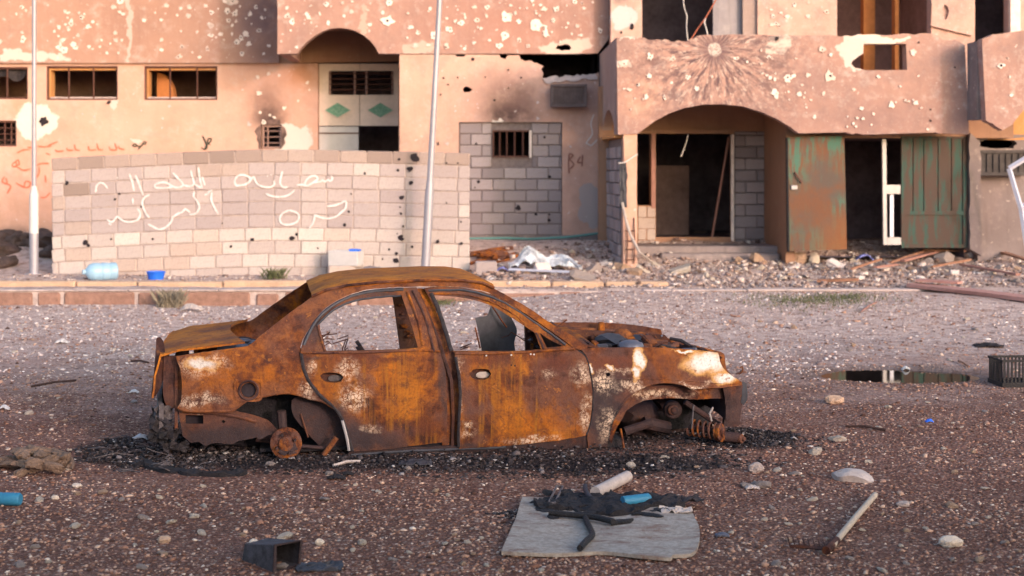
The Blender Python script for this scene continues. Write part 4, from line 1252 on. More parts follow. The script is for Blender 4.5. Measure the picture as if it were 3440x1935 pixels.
# ---- shop front right of the arch
YG = FPX/SG
kk = Mat('rusted green door paint')
P_ = kk.P()
n1 = kk.noise(2.0, 5, .65); n2 = kk.noise(1, 4, .7, kk.sc(P_, (14, 14, 2.2))); n3 = kk.noise(45, 4, .7)
gc = kk.mix(kk.step(n1, .38, .62), (.10, .072, .062, 1), (.15, .065, .036, 1))
gc = kk.mix(kk.m('MULTIPLY', kk.step(n2, .44, .58), kk.step(kk.noise(1.1, 3, .5), .34, .54)), gc, (.060, .145, .112, 1))
rz = kk.blob((XZ(2820, 830, SG)[0], YG-.3, XZ(0, 830, SG)[1]), (.75, 1, .8), .9, kk.warp(.15, 3))
gc = kk.mix(kk.m('MULTIPLY', rz, .85), gc, (.22, .080, .026, 1))
gc = kk.mix(kk.m('MULTIPLY', kk.step(n3, .5, .7), .45), gc, (.10, .055, .04, 1))
M['green_door'] = kk.end(gc, .7, n3, .4, .005, .15)
kk = Mat('burnt green boards')
n2 = kk.noise(1, 4, .7, kk.sc(kk.P(), (12, 12, 1.8))); n3 = kk.noise(45, 4, .7)
gc = kk.mix(kk.step(n2, .46, .62), (.080, .052, .043, 1), (.038, .085, .072, 1))
gc = kk.mix(kk.m('MULTIPLY', kk.step(n3, .5, .7), .5), gc, (.06, .035, .028, 1))
M['green_board'] = kk.end(gc, .75, n3, .4, .005, .1)
obj('shop_header', box(5.17, 8.6, YG-.02, YG+.2, 2.33, 2.93), M['pl_brown'], house2)
dleaf = obj('metal_door', wallslab([(2632, 463), (2819, 458), (2828, 834), (2637, 840)], [], SG, .05, dy=-.30), M['green_door'], house2)
dleaf['label'] = 'rusty green sheet metal door leaf'
obj('door_edge', wallslab([(2626, 464), (2632, 463), (2637, 841), (2631, 841)], [], SG, .06, dy=-.32), M['black'], dleaf)
lk = W(2652, 629, SG)
obj('lock_plate', box(lk.x-.05, lk.x+.05, YG-.335, YG-.302, lk.z-.035, lk.z+.035, .012), M['alu'], dleaf)
h0, h1 = W(2655, 580, SG), W(2675, 612, SG); h0.y = h1.y = YG-.34
obj('door_handle', tube([h0+Vector((0, .035, 0)), h0, h1, h1+Vector((0, .035, 0))], .013, 6), M['grille'], dleaf)
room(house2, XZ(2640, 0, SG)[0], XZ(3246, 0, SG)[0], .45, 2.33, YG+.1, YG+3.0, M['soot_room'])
al = obj('glass_door_frame', wallslab([(2961, 468), (2974, 468), (2977, 822), (2965, 822)], [], SG, .06, dy=-.05), M['alu'], house2)
al['label'] = 'white aluminium door frame, its glass gone'
for (a_, b_) in (((2976, 621), (3022, 651)), ((2978, 797), (3024, 822))):
    obj('door_rail', wallslab(rect(a_[0], a_[1], b_[0], b_[1]), [], SG, .05, dy=-.045), M['alu'], al)
obj('door_rail', wallslab(rect(2992, 652, 3004, 796), [], SG, .03, dy=.03), M['alu_pale'], al)
gp = obj('boarded_door', wallslab(rect(3026, 458, 3246, 832), [rect(3040, 466, 3233, 708), rect(3040, 722, 3233, 820)], SG, .06, dy=-.04), M['green_board'], house2)
xb = 3040.0
for wdt in (26, 36, 48, 45, 38):
    obj('board', wallslab(rect(xb+1.5, 465, min(xb+wdt, 3234)-1.5, 709), [], SG, .03, dy=-.02), M['green_board'], gp)
    xb += wdt
obj('kick_panel', wallslab(rect(3039, 721, 3234, 821), [], SG, .03, dy=-.015), M['green_board'], gp)
obj('broken_pier', wallslab(ragged((3248, 452), (3250, 860), 16, 5, R)+ragged((3290, 860), (3284, 452), 16, 6, R), [], SG, .25, .12, dy=-.12, rough=.06), M['pl_rough'], house2)
obj('right_wall', wallslab(rect(3285, 452, 3700, 900), [blobpoly(3352, 484, 70, 17, 16, R, .15)], 212, .2, .35, rough=.02), M['pl_rough'], house2)
room(house2, XZ(3290, 0, 212)[0], XZ(3560, 0, 212)[0], 1.9, 2.6, FPX/212+.2, FPX/212+1.2, M['void'])

# back of the block, closing what lies behind the openings
obj('back_wall', box(-12, 16, 29.2, 29.4, 0, 8.0), M['soot_room'], house)
obj('roof_slab', box(-12, 16, 24.6, 29.4, 8.001, 8.2), M['pl_brown'], house)
obj('party_wall', box(XZ(2046, 0, SB)[0]+.0, XZ(2052, 0, SU)[0]+.02, YB+.25, 29.1, .3, 8.0), M['soot_room'], house)
# ------------------------------------------------------------------ the burnt-out car
TH = math.radians(8.0)
CT, STH = math.cos(TH), math.sin(TH)
CARX, CARY = 9.25*(1500-CX)/FPX, 9.25
WD = 1.58                                            # body width
def vside(u, z):
    if z < .45: v = .05*((.45-z)/.40)**2
    elif z < .69: v = .018*((z-.45)/.24)**2
    else: v = .018+.20*((z-.69)/.42)
    if u < -1.45: v += .10*((-1.45-u)/.45)**2
    if u > 1.35: v += .12*((u-1.35)/.65)**2
    return v
def U(px, py, v=None):
    """photograph pixel -> (u, z) on the car's near side (or on the plane v behind it)"""
    dx, dz = (px-CX)/FPX, (CY-py)/FPX
    vv = 0.0 if v is None else v
    for _ in range(8):
        u = (dx*(CARY+vv*CT)-CARX+vv*STH)/(CT-STH*dx)
        z = EYE+(CARY+u*STH+vv*CT)*dz
        if v is not None: break
        vv = vside(u, z)
    return u, z
def UL(pts, v=None):
    return [U(p[0], p[1], v)+tuple(p[2:3]) for p in pts]

car = empty('burnt_car', (CARX, CARY, 0), TH, label='burnt-out rusty sedan without wheels or glass, front fender still partly white', cat='car')
def cob(name, geo, mat, parent=None, smooth=True):
    return obj(name, geo, mat, parent or car, smooth, world_space=False)
def dent(u, z, a=.006, sd=0):
    return a*noise.noise(Vector((u*3.1, z*3.1, sd)))+a*.5*noise.noise(Vector((u*9, z*9, sd+4)))
def panel(name, outl, holes, mat, dv=0.0, th=.014, grid=.05, a=.006, far=False, px=True, parent=None, step=.025, sd=0, vfun=None):
    o_ = [(u_+.0035*noise.noise(Vector((u_*31, z_*31, 2))), z_+.0035*noise.noise(Vector((u_*31, z_*31, 7)))) for u_, z_ in smooth_line(UL(outl) if px else outl, step)]
    hs = [smooth_line(UL(h) if px else h, step) for h in holes]
    vf = vfun or vside
    if far:
        fr = lambda u, z: (u, WD-vf(u, z)-dv+dent(u, z, a, sd), z)
        bk = lambda u, z: (u, WD-vf(u, z)-dv-th+dent(u, z, a, sd), z)
        return cob(name, slab(o_, hs, bk, fr, grid), mat, parent)
    fr = lambda u, z: (u, vf(u, z)+dv+dent(u, z, a, sd), z)
    bk = lambda u, z: (u, vf(u, z)+dv+th+dent(u, z, a, sd), z)
    return cob(name, slab(o_, hs, fr, bk, grid), mat, parent)
def loft(lines, mat, name, th=.012, parent=None, smooth=True):
    """lines: rows of points; a sheet with thickness below"""
    n, m = len(lines), len(lines[0])
    V = [Vector(p) for l in lines for p in l]
    F = [(i*m+j, (i+1)*m+j, (i+1)*m+j+1, i*m+j+1) for i in range(n-1) for j in range(m-1)]
    N = [Vector((0, 0, 0)) for _ in V]
    for f in F:
        nn = (V[f[1]]-V[f[0]]).cross(V[f[3]]-V[f[0]])
        for q in f: N[q] += nn
    N = [q.normalized() if q.length > 1e-9 else Vector((0, 0, 1)) for q in N]
    k = len(V)
    V2 = V+[V[i]-N[i]*th for i in range(k)]
    F2 = F+[tuple(q+k for q in reversed(f)) for f in F]
    def side(a, b): F2.append((b, a, a+k, b+k))
    for j in range(m-1): side(j, j+1); side((n-1)*m+j+1, (n-1)*m+j)
    for i in range(n-1): side((i+1)*m, i*m); side(i*m+m-1, (i+1)*m+m-1)
    return cob(name, (V2, F2), mat, parent, smooth)

def uz(px, py, v=None): a, b = U(px, py, v); return a, b
def bl(px, py, ru, rz, st=1.0):
    u, z = U(px, py); return ((u, vside(u, z), z), (ru, 1.0, rz), st)
MAR = (.085, .026, .020, 1); PUR = (.080, .048, .052, 1); OCH = (.42, .145, .018, 1)
def tl(px, py, ru, rz, st, c): return bl(px, py, ru, rz, st)+(c,)
M['r_quarter'] = rust('rust, rear quarter', .60, dark=.55, ash=[bl(690, 1235, .20, .09, .9), bl(660, 1345, .22, .06, .8), bl(1030, 1310, .08, .12, .8)], soot=[bl(1060, 1330, .14, .10, .7), bl(1100, 1000, .25, .12, .35), bl(700, 1345, .2, .05, .6)], paint=[bl(680, 1225, .13, .05, .75)])
M['r_rdoor'] = rust('rust, rear door', .50, 1.0, tint=[tl(1250, 1205, .55, .045, .85, MAR), tl(1150, 1230, .3, .06, .6, MAR), tl(1370, 1330, .14, .22, .7, OCH), tl(1290, 1450, .35, .09, .7, PUR), tl(1440, 1430, .15, .12, .7, MAR)], ash=[bl(1185, 1335, .13, .14, 1), bl(1170, 1245, .10, .07, .8), bl(1250, 1440, .08, .05, .7), bl(1040, 1240, .05, .09, .8)], soot=[bl(1230, 1490, .45, .12, 1.0), bl(1180, 1470, .25, .16, 1.0), bl(1010, 1270, .07, .2, .8), bl(1490, 1300, .06, .4, .85), bl(1050, 1205, .10, .03, .7), bl(1130, 1400, .08, .15, .9), bl(1250, 985, .5, .05, .9), bl(1060, 1090, .12, .12, .9)])
M['r_fdoor'] = rust('rust, front door', .50, 1.0, tint=[tl(1640, 1215, .25, .06, .85, MAR), tl(1870, 1225, .18, .08, .8, MAR), tl(1775, 1230, .05, .07, .8, OCH), tl(1900, 1380, .14, .2, .6, PUR), tl(1590, 1370, .08, .2, .55, PUR), tl(1700, 1390, .16, .2, .5, OCH)], ash=[bl(1960, 1260, .10, .10, .9), bl(1970, 1390, .06, .16, .9), bl(1570, 1440, .07, .08, .9), bl(1800, 1480, .25, .05, .9), bl(1850, 1255, .08, .06, .5), bl(1545, 1300, .03, .3, .8)], soot=[bl(1560, 1500, .18, .05, .9), bl(1530, 1380, .03, .3, .9), bl(1640, 990, .5, .05, .75), bl(1490, 1080, .10, .22, .9), bl(1690, 1230, .12, .06, .4)])
M['r_fender'] = rust('rust, front fender', .44, tint=[tl(2060, 1215, .25, .09, .8, (.13, .040, .024, 1)), tl(2230, 1225, .13, .10, .8, (.14, .045, .022, 1))], ash=[bl(2060, 1250, .16, .05, .9), bl(2020, 1300, .12, .10, 1), bl(2040, 1420, .09, .16, 1), bl(2120, 1300, .14, .05, .9), bl(2330, 1295, .2, .03, .9)],
    soot=[bl(2030, 1390, .19, .34, 1.0), bl(2020, 1400, .17, .30, 1.0), bl(2030, 1380, .18, .32, 1.0), bl(2060, 1300, .14, .07, .9)], paint=[bl(2375, 1220, .225, .10, 1), bl(2440, 1268, .12, .06, 1), bl(2300, 1182, .10, .012, 1), bl(2150, 1212, .046, .11, 1), bl(2138, 1255, .042, .07, 1), bl(2050, 1237, .03, .025, .9), bl(1985, 1240, .02, .03, .9)], fine=.8)
M['r_roof'] = rust('rust, roof', 1.12, dark=.35, soot=[((.05, .3, 1.1), (.3, .06, .3), .5)], scale=.8)
M['r_lid'] = rust('rust, trunk lid', .92, dark=.4, soot=[((-1.35, .3, .7), (.2, .15, .2), .7)], scale=.8)
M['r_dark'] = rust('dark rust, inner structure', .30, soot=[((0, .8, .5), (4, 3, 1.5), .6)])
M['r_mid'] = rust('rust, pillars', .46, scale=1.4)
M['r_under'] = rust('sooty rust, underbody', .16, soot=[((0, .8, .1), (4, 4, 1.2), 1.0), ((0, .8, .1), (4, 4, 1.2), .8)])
M['r_lowq'] = rust('sooty rust, lower quarter', .34, soot=[bl(760, 1470, .6, .16, 1), bl(760, 1480, .6, .10, 1), bl(640, 1450, .2, .1, .8)], ash=[bl(700, 1388, .3, .02, .6)])
M['r_drum'] = rust('rust, brake drum', .40, scale=4, dark=.9)

QP = [(596,1368,1),(607,1352),(611,1300),(607,1247),(591,1197,1),(700,1181),(832,1163,1),(860,1143),(885,1121),(960,1062),(1047,998,1),(1095,976),(1166,960),(1264,950),(1361,946),(1464,941),(1560,944),(1620,951),(1660,969),(1716,1000),(1777,1035),(1838,1077),(1889,1108),(1945,1142),(1976,1168,1),(1946,1175,1),(1931,1171),(1903,1150),(1838,1103),(1763,1052),(1688,1003),(1640,983),(1560,966),(1460,962),(1361,964),(1259,970),(1190,984),(1130,1010),(1080,1048),(1045,1095),(1018,1142),(1008,1182),(1015,1237),(1040,1289),(1078,1331),(1120,1368,1),(1085,1347),(1045,1338),(1005,1326),(969,1319),(937,1321),(880,1330),(832,1342),(800,1365),(780,1378,1),(700,1380),(622,1378)]
fill_hole = [(835+26*math.cos(t*PI/6), 1311+26*math.sin(t*PI/6)) for t in range(12)]
quarter = panel('rear_quarter_panel', QP, [fill_hole], M['r_quarter'], 0, .016, .045, .011)
panel('rear_quarter_panel', QP, [], M['r_mid'], 0, .016, .07, .012, far=True, sd=7)
# fuel filler
fu, fz = U(835, 1311)
fv = vside(fu, fz)
fl = lathe([(.068, -.004), (.060, -.010), (.052, -.004), (.050, .03), (.03, .045), (0, .045)], 20, 'Y', False)
cob('fuel_filler', xf(fl, Matrix.Translation((fu, fv, fz))), M['r_dark'], quarter)
cob('filler_mouth', xf(lathe([(.047, .026), (0, .028)], 16, 'Y', False), Matrix.Translation((fu, fv, fz))), M['void'], quarter)
fr_ = smooth_line(UL([(790,1278),(835,1272),(878,1278),(883,1311),(877,1344),(835,1349),(793,1343),(787,1311)]), .02)
fr2 = smooth_line(UL([(796,1284),(835,1279),(872,1284),(877,1311),(871,1338),(835,1343),(799,1337),(793,1311)]), .02)
cob('filler_recess', slab(fr_, [fr2], lambda u, z: (u, vside(u, z)-.006, z), lambda u, z: (u, vside(u, z)+.006, z)), M['r_quarter'], quarter)
lip = smooth_line([(p[0], p[1]) for p in UL([(596,1368),(622,1380),(700,1382),(780,1380),(800,1367),(832,1344),(880,1332),(937,1322),(969,1320),(1005,1327),(1045,1340),(1085,1349),(1120,1370)])], .03, closed=False)
cob('wheel_arch_lip', tube([(u, vside(u, z)+.004, z) for u, z in lip], .009, 6), M['r_quarter'], quarter)

# rear lower corner, wheel well, bumper remains
LP = [(598,1382,1),(700,1386),(790,1384,1),(850,1398),(905,1420),(932,1452,1),(928,1470,1),(905,1466,1),(872,1482,1),(862,1474,1),(800,1486,1),(780,1497,1),(720,1493),(688,1504,1),(668,1490,1),(640,1493,1),(612,1470,1),(604,1420)]
panel('lower_quarter', LP, [[(622,1399,1),(682,1399,1),(682,1428,1),(622,1428,1)], [(742,1420),(750,1414),(758,1420),(750,1426)]], M['r_lowq'], .05, .012, .04, .022)
cob('hole_back', slab([U(615,1392), U(690,1392), U(690,1436), U(615,1436)], [], lambda u, z: (u, .14, z), lambda u, z: (u, .15, z)), M['void'])
cob('quarter_rib', tube([(u, vside(u, z)+.035, z) for u, z in [U(*p) for p in ((612,1384),(720,1390),(800,1402),(860,1420))]], .012, 6), M['r_mid'])
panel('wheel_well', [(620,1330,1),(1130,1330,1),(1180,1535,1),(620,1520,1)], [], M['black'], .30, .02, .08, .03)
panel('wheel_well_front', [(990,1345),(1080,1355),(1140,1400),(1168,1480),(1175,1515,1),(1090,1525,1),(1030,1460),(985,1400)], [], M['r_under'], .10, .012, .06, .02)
panel('tail_lamp_recess', [(548,1200,1),(592,1200,1),(607,1250),(608,1350),(596,1375,1),(560,1378,1),(546,1330)], [], M['r_dark'], .07, .012, .04, .012)
bu, bz2 = U(545, 1420)
V_, F_ = [], []
rows = []
for i in range(15):
    t = i/14; v_ = .07+t*(WD-.14)
    bow = .05*math.sin(PI*t)
    rows.append([(bu-.02-bow+.02*noise.noise(Vector((t*6, q*2, 1))), v_, bz2+(.5-q)*.24+.02*noise.noise(Vector((t*5, q*3, 8)))) for q in (0, .2, .4, .6, .8, 1)])
loft(rows, M['tyre_wire'], 'bumper_beam', .03)
rr = random.Random(33)
for (px_, py_, w_, h_, v_, mt_) in ((548,1400,.10,.14,.10,'tyre_wire'), (540,1440,.14,.12,.06,'charcoal'), (575,1455,.10,.10,.12,'charcoal'), (525,1390,.06,.10,.2,'tyre_wire'), (590,1500,.16,.06,.08,'charcoal'), (530,1470,.12,.06,.02,'black')):
    u, z = U(px_, py_, v_)
    V_, F_ = [], []
    for j in range(7):
        for i in range(7):
            q_ = Vector((i*.6, j*.6, px_*.1))
            V_.append(Vector((u+(i/6-.5)*w_, v_, z+(j/6-.5)*h_))+Vector((noise.noise(q_), noise.noise(q_+Vector((7, 0, 0)))*2.0, noise.noise(q_+Vector((0, 7, 0)))))*.028)
    n_ = len(V_)
    for j in range(6):
        for i in range(6): F_.append((j*7+i, j*7+i+1, j*7+i+8, j*7+i+7))
    cob('bumper_scrap', (V_+[v+Vector((0, .008, 0)) for v in V_], F_+[tuple(k_+n_ for k_ in reversed(f)) for f in F_]), M[mt_], None, False)
# rear panel under the lid
rows = []
u0 = U(585, 1300)[0]
for i in range(11):
    t = i/10; v_ = .10+t*(WD-.2)
    rows.append([(u0-.03*math.sin(PI*t), v_, .62-.42*q) for q in (0, .25, .5, .75, 1)])
loft(rows, M['r_dark'], 'rear_panel', .02)

# trunk lid, sprung open a little, with its folded rear flange
near = [U(*p) for p in ((540,1190),(600,1184),(680,1176),(760,1166),(822,1158))]
rows = []
for i in range(13):
    t = i/12
    vN, vF = .11, WD-.11
    v_ = vN+(vF-vN)*t
    row = []
    for j, (u, z) in enumerate(near):
        q = j/4
        uu = u-(.11*math.sin(PI*t)*q**2)
        if j == 0: uu += -.015*math.sin(PI*t)
        row.append((uu, v_, z+.012+.018*math.sin(PI*t)+dent(u, t*2, .006, 3)-(.02 if j == 0 else 0)))
    rows.append(row)
lid = loft(rows[::-1], M['r_lid'], 'trunk_lid', .014)
fb = U(503, 1338)
rows2 = []
for i in range(13):
    a_ = rows[i][0]
    rows2.append([(a_[0]-.006, a_[1], a_[2]+.004), (a_[0]-.022, a_[1], a_[2]-.06), (a_[0]-.045, a_[1], a_[2]-.14), ((fb[0]+a_[0]-.05)/2+.01, a_[1], a_[2]-.22+.02*noise.noise(Vector((i*.7, 0, 0)))), (fb[0]+.01, a_[1], fb[1]+.03*noise.noise(Vector((i*.9, 3, 0))))])
loft(rows2, M['r_lid'], 'lid_flange', .012, lid)
panel('lid_corner', [(524,1140),(545,1150),(552,1210),(548,1270),(530,1320),(505,1342),(512,1270),(519,1190)], [], M['r_dark'], .085, .01, .04, .012, parent=lid)

# parcel shelf and rear seat bulkhead
ps = [U(*p)[0] for p in ((760,1165), (905,1150), (1000,1150))]
rows = [[(ps[0]-.08+q*(ps[2]-ps[0]+.1), .14+t*(WD-.28), .635-.05*q+.02*noise.noise(Vector((t*7, q*5, 2)))) for q in (0, .25, .5, .75, 1)] for t in [i/12 for i in range(13)]]
loft(rows[::-1], M['burnt_sheet'], 'parcel_shelf', .012)
for i in range(9):
    rr = random.Random(i)
    x_, y_ = ps[0]+.02+.3*rr.random(), .2+1.1*rr.random()
    gm = rock(rr, 1, .25, .5)
    cob('shelf_debris', xf(gm, Matrix.Translation((x_, y_, .635)) @ Matrix.Scale(.05+.03*rr.random(), 4)), M['greyblue'] if i % 2 else M['charcoal'])

# roof
gut = [U(*p) for p in ((1047,998),(1095,976),(1166,960),(1264,950),(1361,946),(1464,941),(1560,944),(1620,951),(1660,969))]
rows = []
for i in range(17):
    t = i/16
    row = []
    for (u, z) in gut:
        vn = vside(u, z)-.004; vf_ = WD-vn
        v_ = vn+(vf_-vn)*t
        e = min(t, 1-t)
        cr = .020*min(1, e/.06)**.6-.022*(math.sin(PI*t)**2)*.55
        row.append((u+(.035*math.sin(PI*t) if u > .3 else -.04*math.sin(PI*t) if u < -.9 else 0), v_, z+cr+dent(u, v_, .007, 5)))
    rows.append(row)
roof = loft(rows[::-1], M['r_roof'], 'roof', .018)
cob('drip_rail', tube([(u, vside(u, z)-.012, z+.004) for u, z in gut], .010, 6), M['r_mid'], roof)

# doors
RD = [(1010,1182,1),(1020,1142),(1047,1096),(1082,1050),(1131,1013),(1191,987),(1260,973),(1361,967),(1400,967,1),(1428,1030),(1456,1105),(1478,1179),(1495,1242),(1502,1350),(1500,1484,1),(1400,1496),(1296,1509),(1190,1517,1),(1180,1510),(1170,1468),(1149,1410),(1123,1370),(1081,1333),(1044,1290),(1018,1238)]
RW = [(1066,1092),(1105,1053),(1146,1025),(1202,1005),(1260,997),(1318,992),(1348,990,1),(1378,1080),(1404,1168,1),(1346,1174),(1215,1178),(1089,1180,1),(1078,1140)]
RH = [(1075,1262),(1085,1253),(1115,1251),(1145,1256),(1154,1268),(1145,1282),(1115,1286),(1088,1280)]
rdoor = panel('rear_door', RD, [RW, RH], M['r_rdoor'], -.004, .03, .045, .010, sd=2)
FD = [(1425,970,1),(1460,964),(1560,968),(1640,986),(1688,1006),(1763,1056),(1838,1107),(1903,1154),(1941,1177,1),(1969,1204),(1985,1279),(1989,1349),(1981,1420),(1968,1457),(1950,1467),(1781,1490),(1594,1504),(1542,1507,1),(1538,1443),(1543,1340),(1541,1279),(1529,1199),(1500,1120),(1465,1040)]
FWN = [(1450,992,1),(1485,993),(1570,1003),(1650,1027),(1710,1062),(1760,1094),(1796,1118,1),(1808,1150),(1818,1174,1),(1725,1180),(1518,1180,1),(1496,1110)]
FTR = [(1812,1118,1),(1850,1143),(1892,1163,1),(1838,1169,1)]
FH = [(1577,1256),(1588,1243),(1615,1239),(1642,1242),(1650,1256),(1640,1271),(1612,1277),(1588,1272)]
fdoor = panel('front_door', FD, [FWN, FTR, FH], M['r_fdoor'], -.004, .03, .045, .010, sd=5)
def belt(door, pts, mat):
    l = [U(*p) for p in pts]
    cob('belt_rail', tube([(u, vside(u, z)-.006, z) for u, z in l], .009, 6), mat, door)
belt(rdoor, ((1010,1184),(1100,1185),(1250,1182),(1400,1176),(1478,1180)), M['r_mid'])
belt(fdoor, ((1528,1187),(1640,1187),(1760,1184),(1880,1174),(1930,1172)), M['r_mid'])
def frame_tube(door, pts, r, mat, dv=-.004, name='window_channel'):
    l = smooth_line([U(*p) for p in pts], .035, closed=False)
    jt = lambda a, b, c: .0045*noise.noise(Vector((a*23, b*23, c)))
    cob(name, tube([(u+jt(u, z, 1), vside(u, z)+dv+jt(u, z, 2), z+jt(u, z, 3)) for u, z in l], r, 6), mat, door)
frame_tube(rdoor, [(1020,1160),(1050,1096),(1086,1052),(1134,1016),(1195,991),(1262,978),(1355,972)], .011, M['burnt_sheet'])
frame_tube(rdoor, [(1064,1094),(1103,1054),(1146,1027),(1202,1007),(1262,999),(1345,993)], .007, M['burnt_sheet'], -.008)
frame_tube(rdoor, [(1068,1092),(1080,1140),(1092,1180)], .010, M['r_mid'], -.004)
frame_tube(rdoor, [(1385,975),(1425,1060),(1450,1150),(1458,1182)], .008, M['r_dark'], -.008)
frame_tube(rdoor, [(1368,980),(1398,1060),(1420,1160)], .010, M['r_mid'], -.008)
frame_tube(fdoor, [(1440,976),(1560,975),(1640,994),(1700,1021),(1763,1062),(1838,1113),(1900,1158)], .009, M['burnt_sheet'])
frame_tube(fdoor, [(1455,986),(1560,989),(1640,1011),(1700,1040),(1763,1084)], .006, M['r_mid'], -.008)
frame_tube(fdoor, [(1448,985),(1480,1060),(1515,1178)], .014, M['charcoal'], -.006)
frame_tube(fdoor, [(1800,1118),(1826,1172)], .009, M['r_dark'], -.004)
frame_tube(rdoor, [(1012,1184),(1020,1238),(1046,1292),(1083,1335),(1125,1371),(1151,1411),(1171,1468),(1184,1514)], .012, M['charcoal'], .0, 'door_seal')
frame_tube(fdoor, [(1541,1500),(1541,1440),(1546,1340),(1544,1279),(1532,1199)], .011, M['charcoal'], .002, 'door_seal')
frame_tube(fdoor, [(1944,1178),(1972,1204),(1989,1279),(1993,1349),(1985,1420),(1972,1459)], .006, M['charcoal'], .004, 'door_seal')
for (dr, hu) in ((rdoor, (1115, 1268)), (fdoor, (1613, 1257))):
    u, z = U(*hu)
    cob('handle_recess', box(u-.085, u+.085, vside(u, z)+.045, vside(u, z)+.055, z-.045, z+.045), M['r_dark'], dr, False)
    cob('handle_plate', xf(rock(random.Random(3), 1, .3, .2), Matrix.Translation((u+.022, vside(u, z)+.035, z-.008)) @ Matrix.Rotation(PI/2, 4, 'X') @ Matrix.Diagonal((.047, .026, .02, 1))), M['dirtywhite'] if dr is fdoor else M['tyre_wire'], dr)
for (x_, y_) in ((1633,1194),(1717,1192),(1782,1189),(1793,1190),(1717,1226),(1729,1228)):
    u, z = U(x_, y_)
    cob('rivet_hole', xf(lathe([(.006, -.006), (.0, -.007)], 8, 'Y'), Matrix.Translation((u, vside(u, z)-.004, z))), M['whiteplastic'] if y_ < 1200 else M['void'], fdoor)
frame_tube(rdoor, [(1149,1412),(1163,1460),(1172,1512)], .010, M['alu'], -.012, 'trim_strip')

# pillars between the doors, sills
BP = [(1372,972,1),(1440,972,1),(1470,1050),(1530,1190),(1552,1300),(1552,1512,1),(1488,1512,1),(1490,1250),(1460,1150),(1410,1040)]
panel('b_pillar', BP, [], M['r_mid'], .045, .02, .05, .01)
cob('b_pillar_rib', tube([(U(*p)[0], vside(*U(*p))+.034, U(*p)[1]) for p in ((1405,985),(1440,1060),(1480,1160),(1518,1280),(1524,1400),(1522,1505))], .013, 6), M['r_dark'])
# the far pillar, seen through the near window
fbp = [U(*p, 1.40) for p in ((1318,985),(1352,985),(1376,1060),(1398,1120),(1412,1176),(1420,1260),(1350,1260),(1344,1174),(1330,1070))]
cob('b_pillar', slab([p for p in fbp], [], lambda u, z: (u, 1.40, z), lambda u, z: (u, 1.44, z), .06), M['r_dark'])
for (x_, y_, r_) in ((1346, 1025, 8), (1352, 1055, 9), (1358, 1072, 6), (1356, 1095, 17), (1376, 1128, 18), (1368, 1113, 10)):
    u, z = U(x_, y_, 1.39)
    cob('pillar_fitting', xf(rock(random.Random(x_+y_), 1, .5, .6), Matrix.Translation((u, 1.392, z)) @ Matrix.Scale(r_/510, 4)), M['r_drum'])
SL = [(1180,1512,1),(1300,1506),(1500,1500),(1780,1490),(1965,1466),(2040,1478,1),(2038,1500),(1960,1507),(1780,1513),(1500,1524),(1300,1535),(1160,1542,1)]
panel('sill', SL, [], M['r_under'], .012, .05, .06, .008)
uzs = [U(*p[:2]) for p in SL]
panel('sill', SL, [], M['r_under'], .012, .05, .09, .008, far=True)
cob('sill_flange', tube([(u, vside(u, z)+.01, z) for u, z in [U(*p) for p in ((1180,1530),(1300,1521),(1400,1515),(1500,1512),(1700,1503))]], .010, 6), M['burnt_sheet'])
# floor pan and tunnel
rows = [[(-1.2+q*2.4, .12+t*(WD-.24), .055+.03*noise.noise(Vector((q*9, t*6, 1)))+(.10 if abs(t-.5) < .08 else 0)) for q in [i/14 for i in range(15)]] for t in [i/10 for i in range(11)]]
loft(rows[::-1], M['black'], 'floor_pan', .02)

# cabin remains
sheet = smooth_line(UL(((1596,1068,1),(1625,1064),(1638,1061),(1652,1026,1),(1706,1049),(1722,1075),(1735,1102),(1735,1124),(1728,1150),(1734,1200,1),(1622,1200,1),(1608,1120)), 1.25), .03)
cob('burnt_seat_back', slab(sheet, [], lambda u, z: (u, 1.25+.03*math.sin(u*14)+dent(u, z, .02, 2), z), lambda u, z: (u, 1.27+.03*math.sin(u*14)+dent(u, z, .02, 2), z), .05), M['burnt_sheet'])
for p_, q_ in (((1654,1030),(1684,1075)), ((1684,1075),(1702,1100)), ((1596,1100),(1612,1170))):
    a_, b_ = U(*p_, 1.22), U(*q_, 1.22)
    cob('seat_wire', tube([(a_[0], 1.22, a_[1]), (b_[0], 1.21, b_[1])], .006, 5), M['r_mid'])
for line in (((1077,1127),(1132,1121),(1133,1139),(1170,1127),(1168,1139),(1160,1140)), ((1080,1139),(1115,1138),(1118,1154),(1168,1139)), ((1168,1139),(1158,1172),(1160,1200)), ((1162,1140),(1150,1172),(1153,1200)), ((1084,1125),(1084,1140))):
    cob('seat_wire', tube([(U(*p, .9)[0], .9, U(*p, .9)[1]) for p in line], .0042, 5), M['grille'])
# dashboard cross member and far A-post
rr = random.Random(4)
du = U(1835, 1150, .9)[0]
rows = [[(du+.10*q+.03*noise.noise(Vector((t*6, q*3, 6))), .12+t*(WD-.24), .70-.16*q+.03*noise.noise(Vector((t*8, q*3, 1)))) for q in (-.6, -.3, 0, .4, .8, 1.2)] for t in [i/14 for i in range(15)]]
loft(rows[::-1], M['r_dark'], 'dashboard_frame', .015)
fap = [U(*p, 1.42) for p in ((1764,1085),(1800,1088),(1830,1120),(1845,1180),(1840,1230),(1768,1230),(1766,1150))]
cob('hinge_post', slab(fap, [], lambda u, z: (u, 1.42, z), lambda u, z: (u, 1.47, z), .06), M['r_dark'])
for i in range(10):
    x_, y_ = rr.uniform(1768, 1835), rr.uniform(1105, 1172)
    u, z = U(x_, y_, 1.38)
    cob('hinge_scrap', xf(rock(rr, 1, .6, .6), Matrix.Translation((u, 1.39, z)) @ Matrix.Rotation(rr.random()*3, 4, 'Y') @ Matrix.Scale(rr.uniform(.012, .028), 4)), [M['r_mid'], M['greyblue'], M['r_drum']][i % 3])

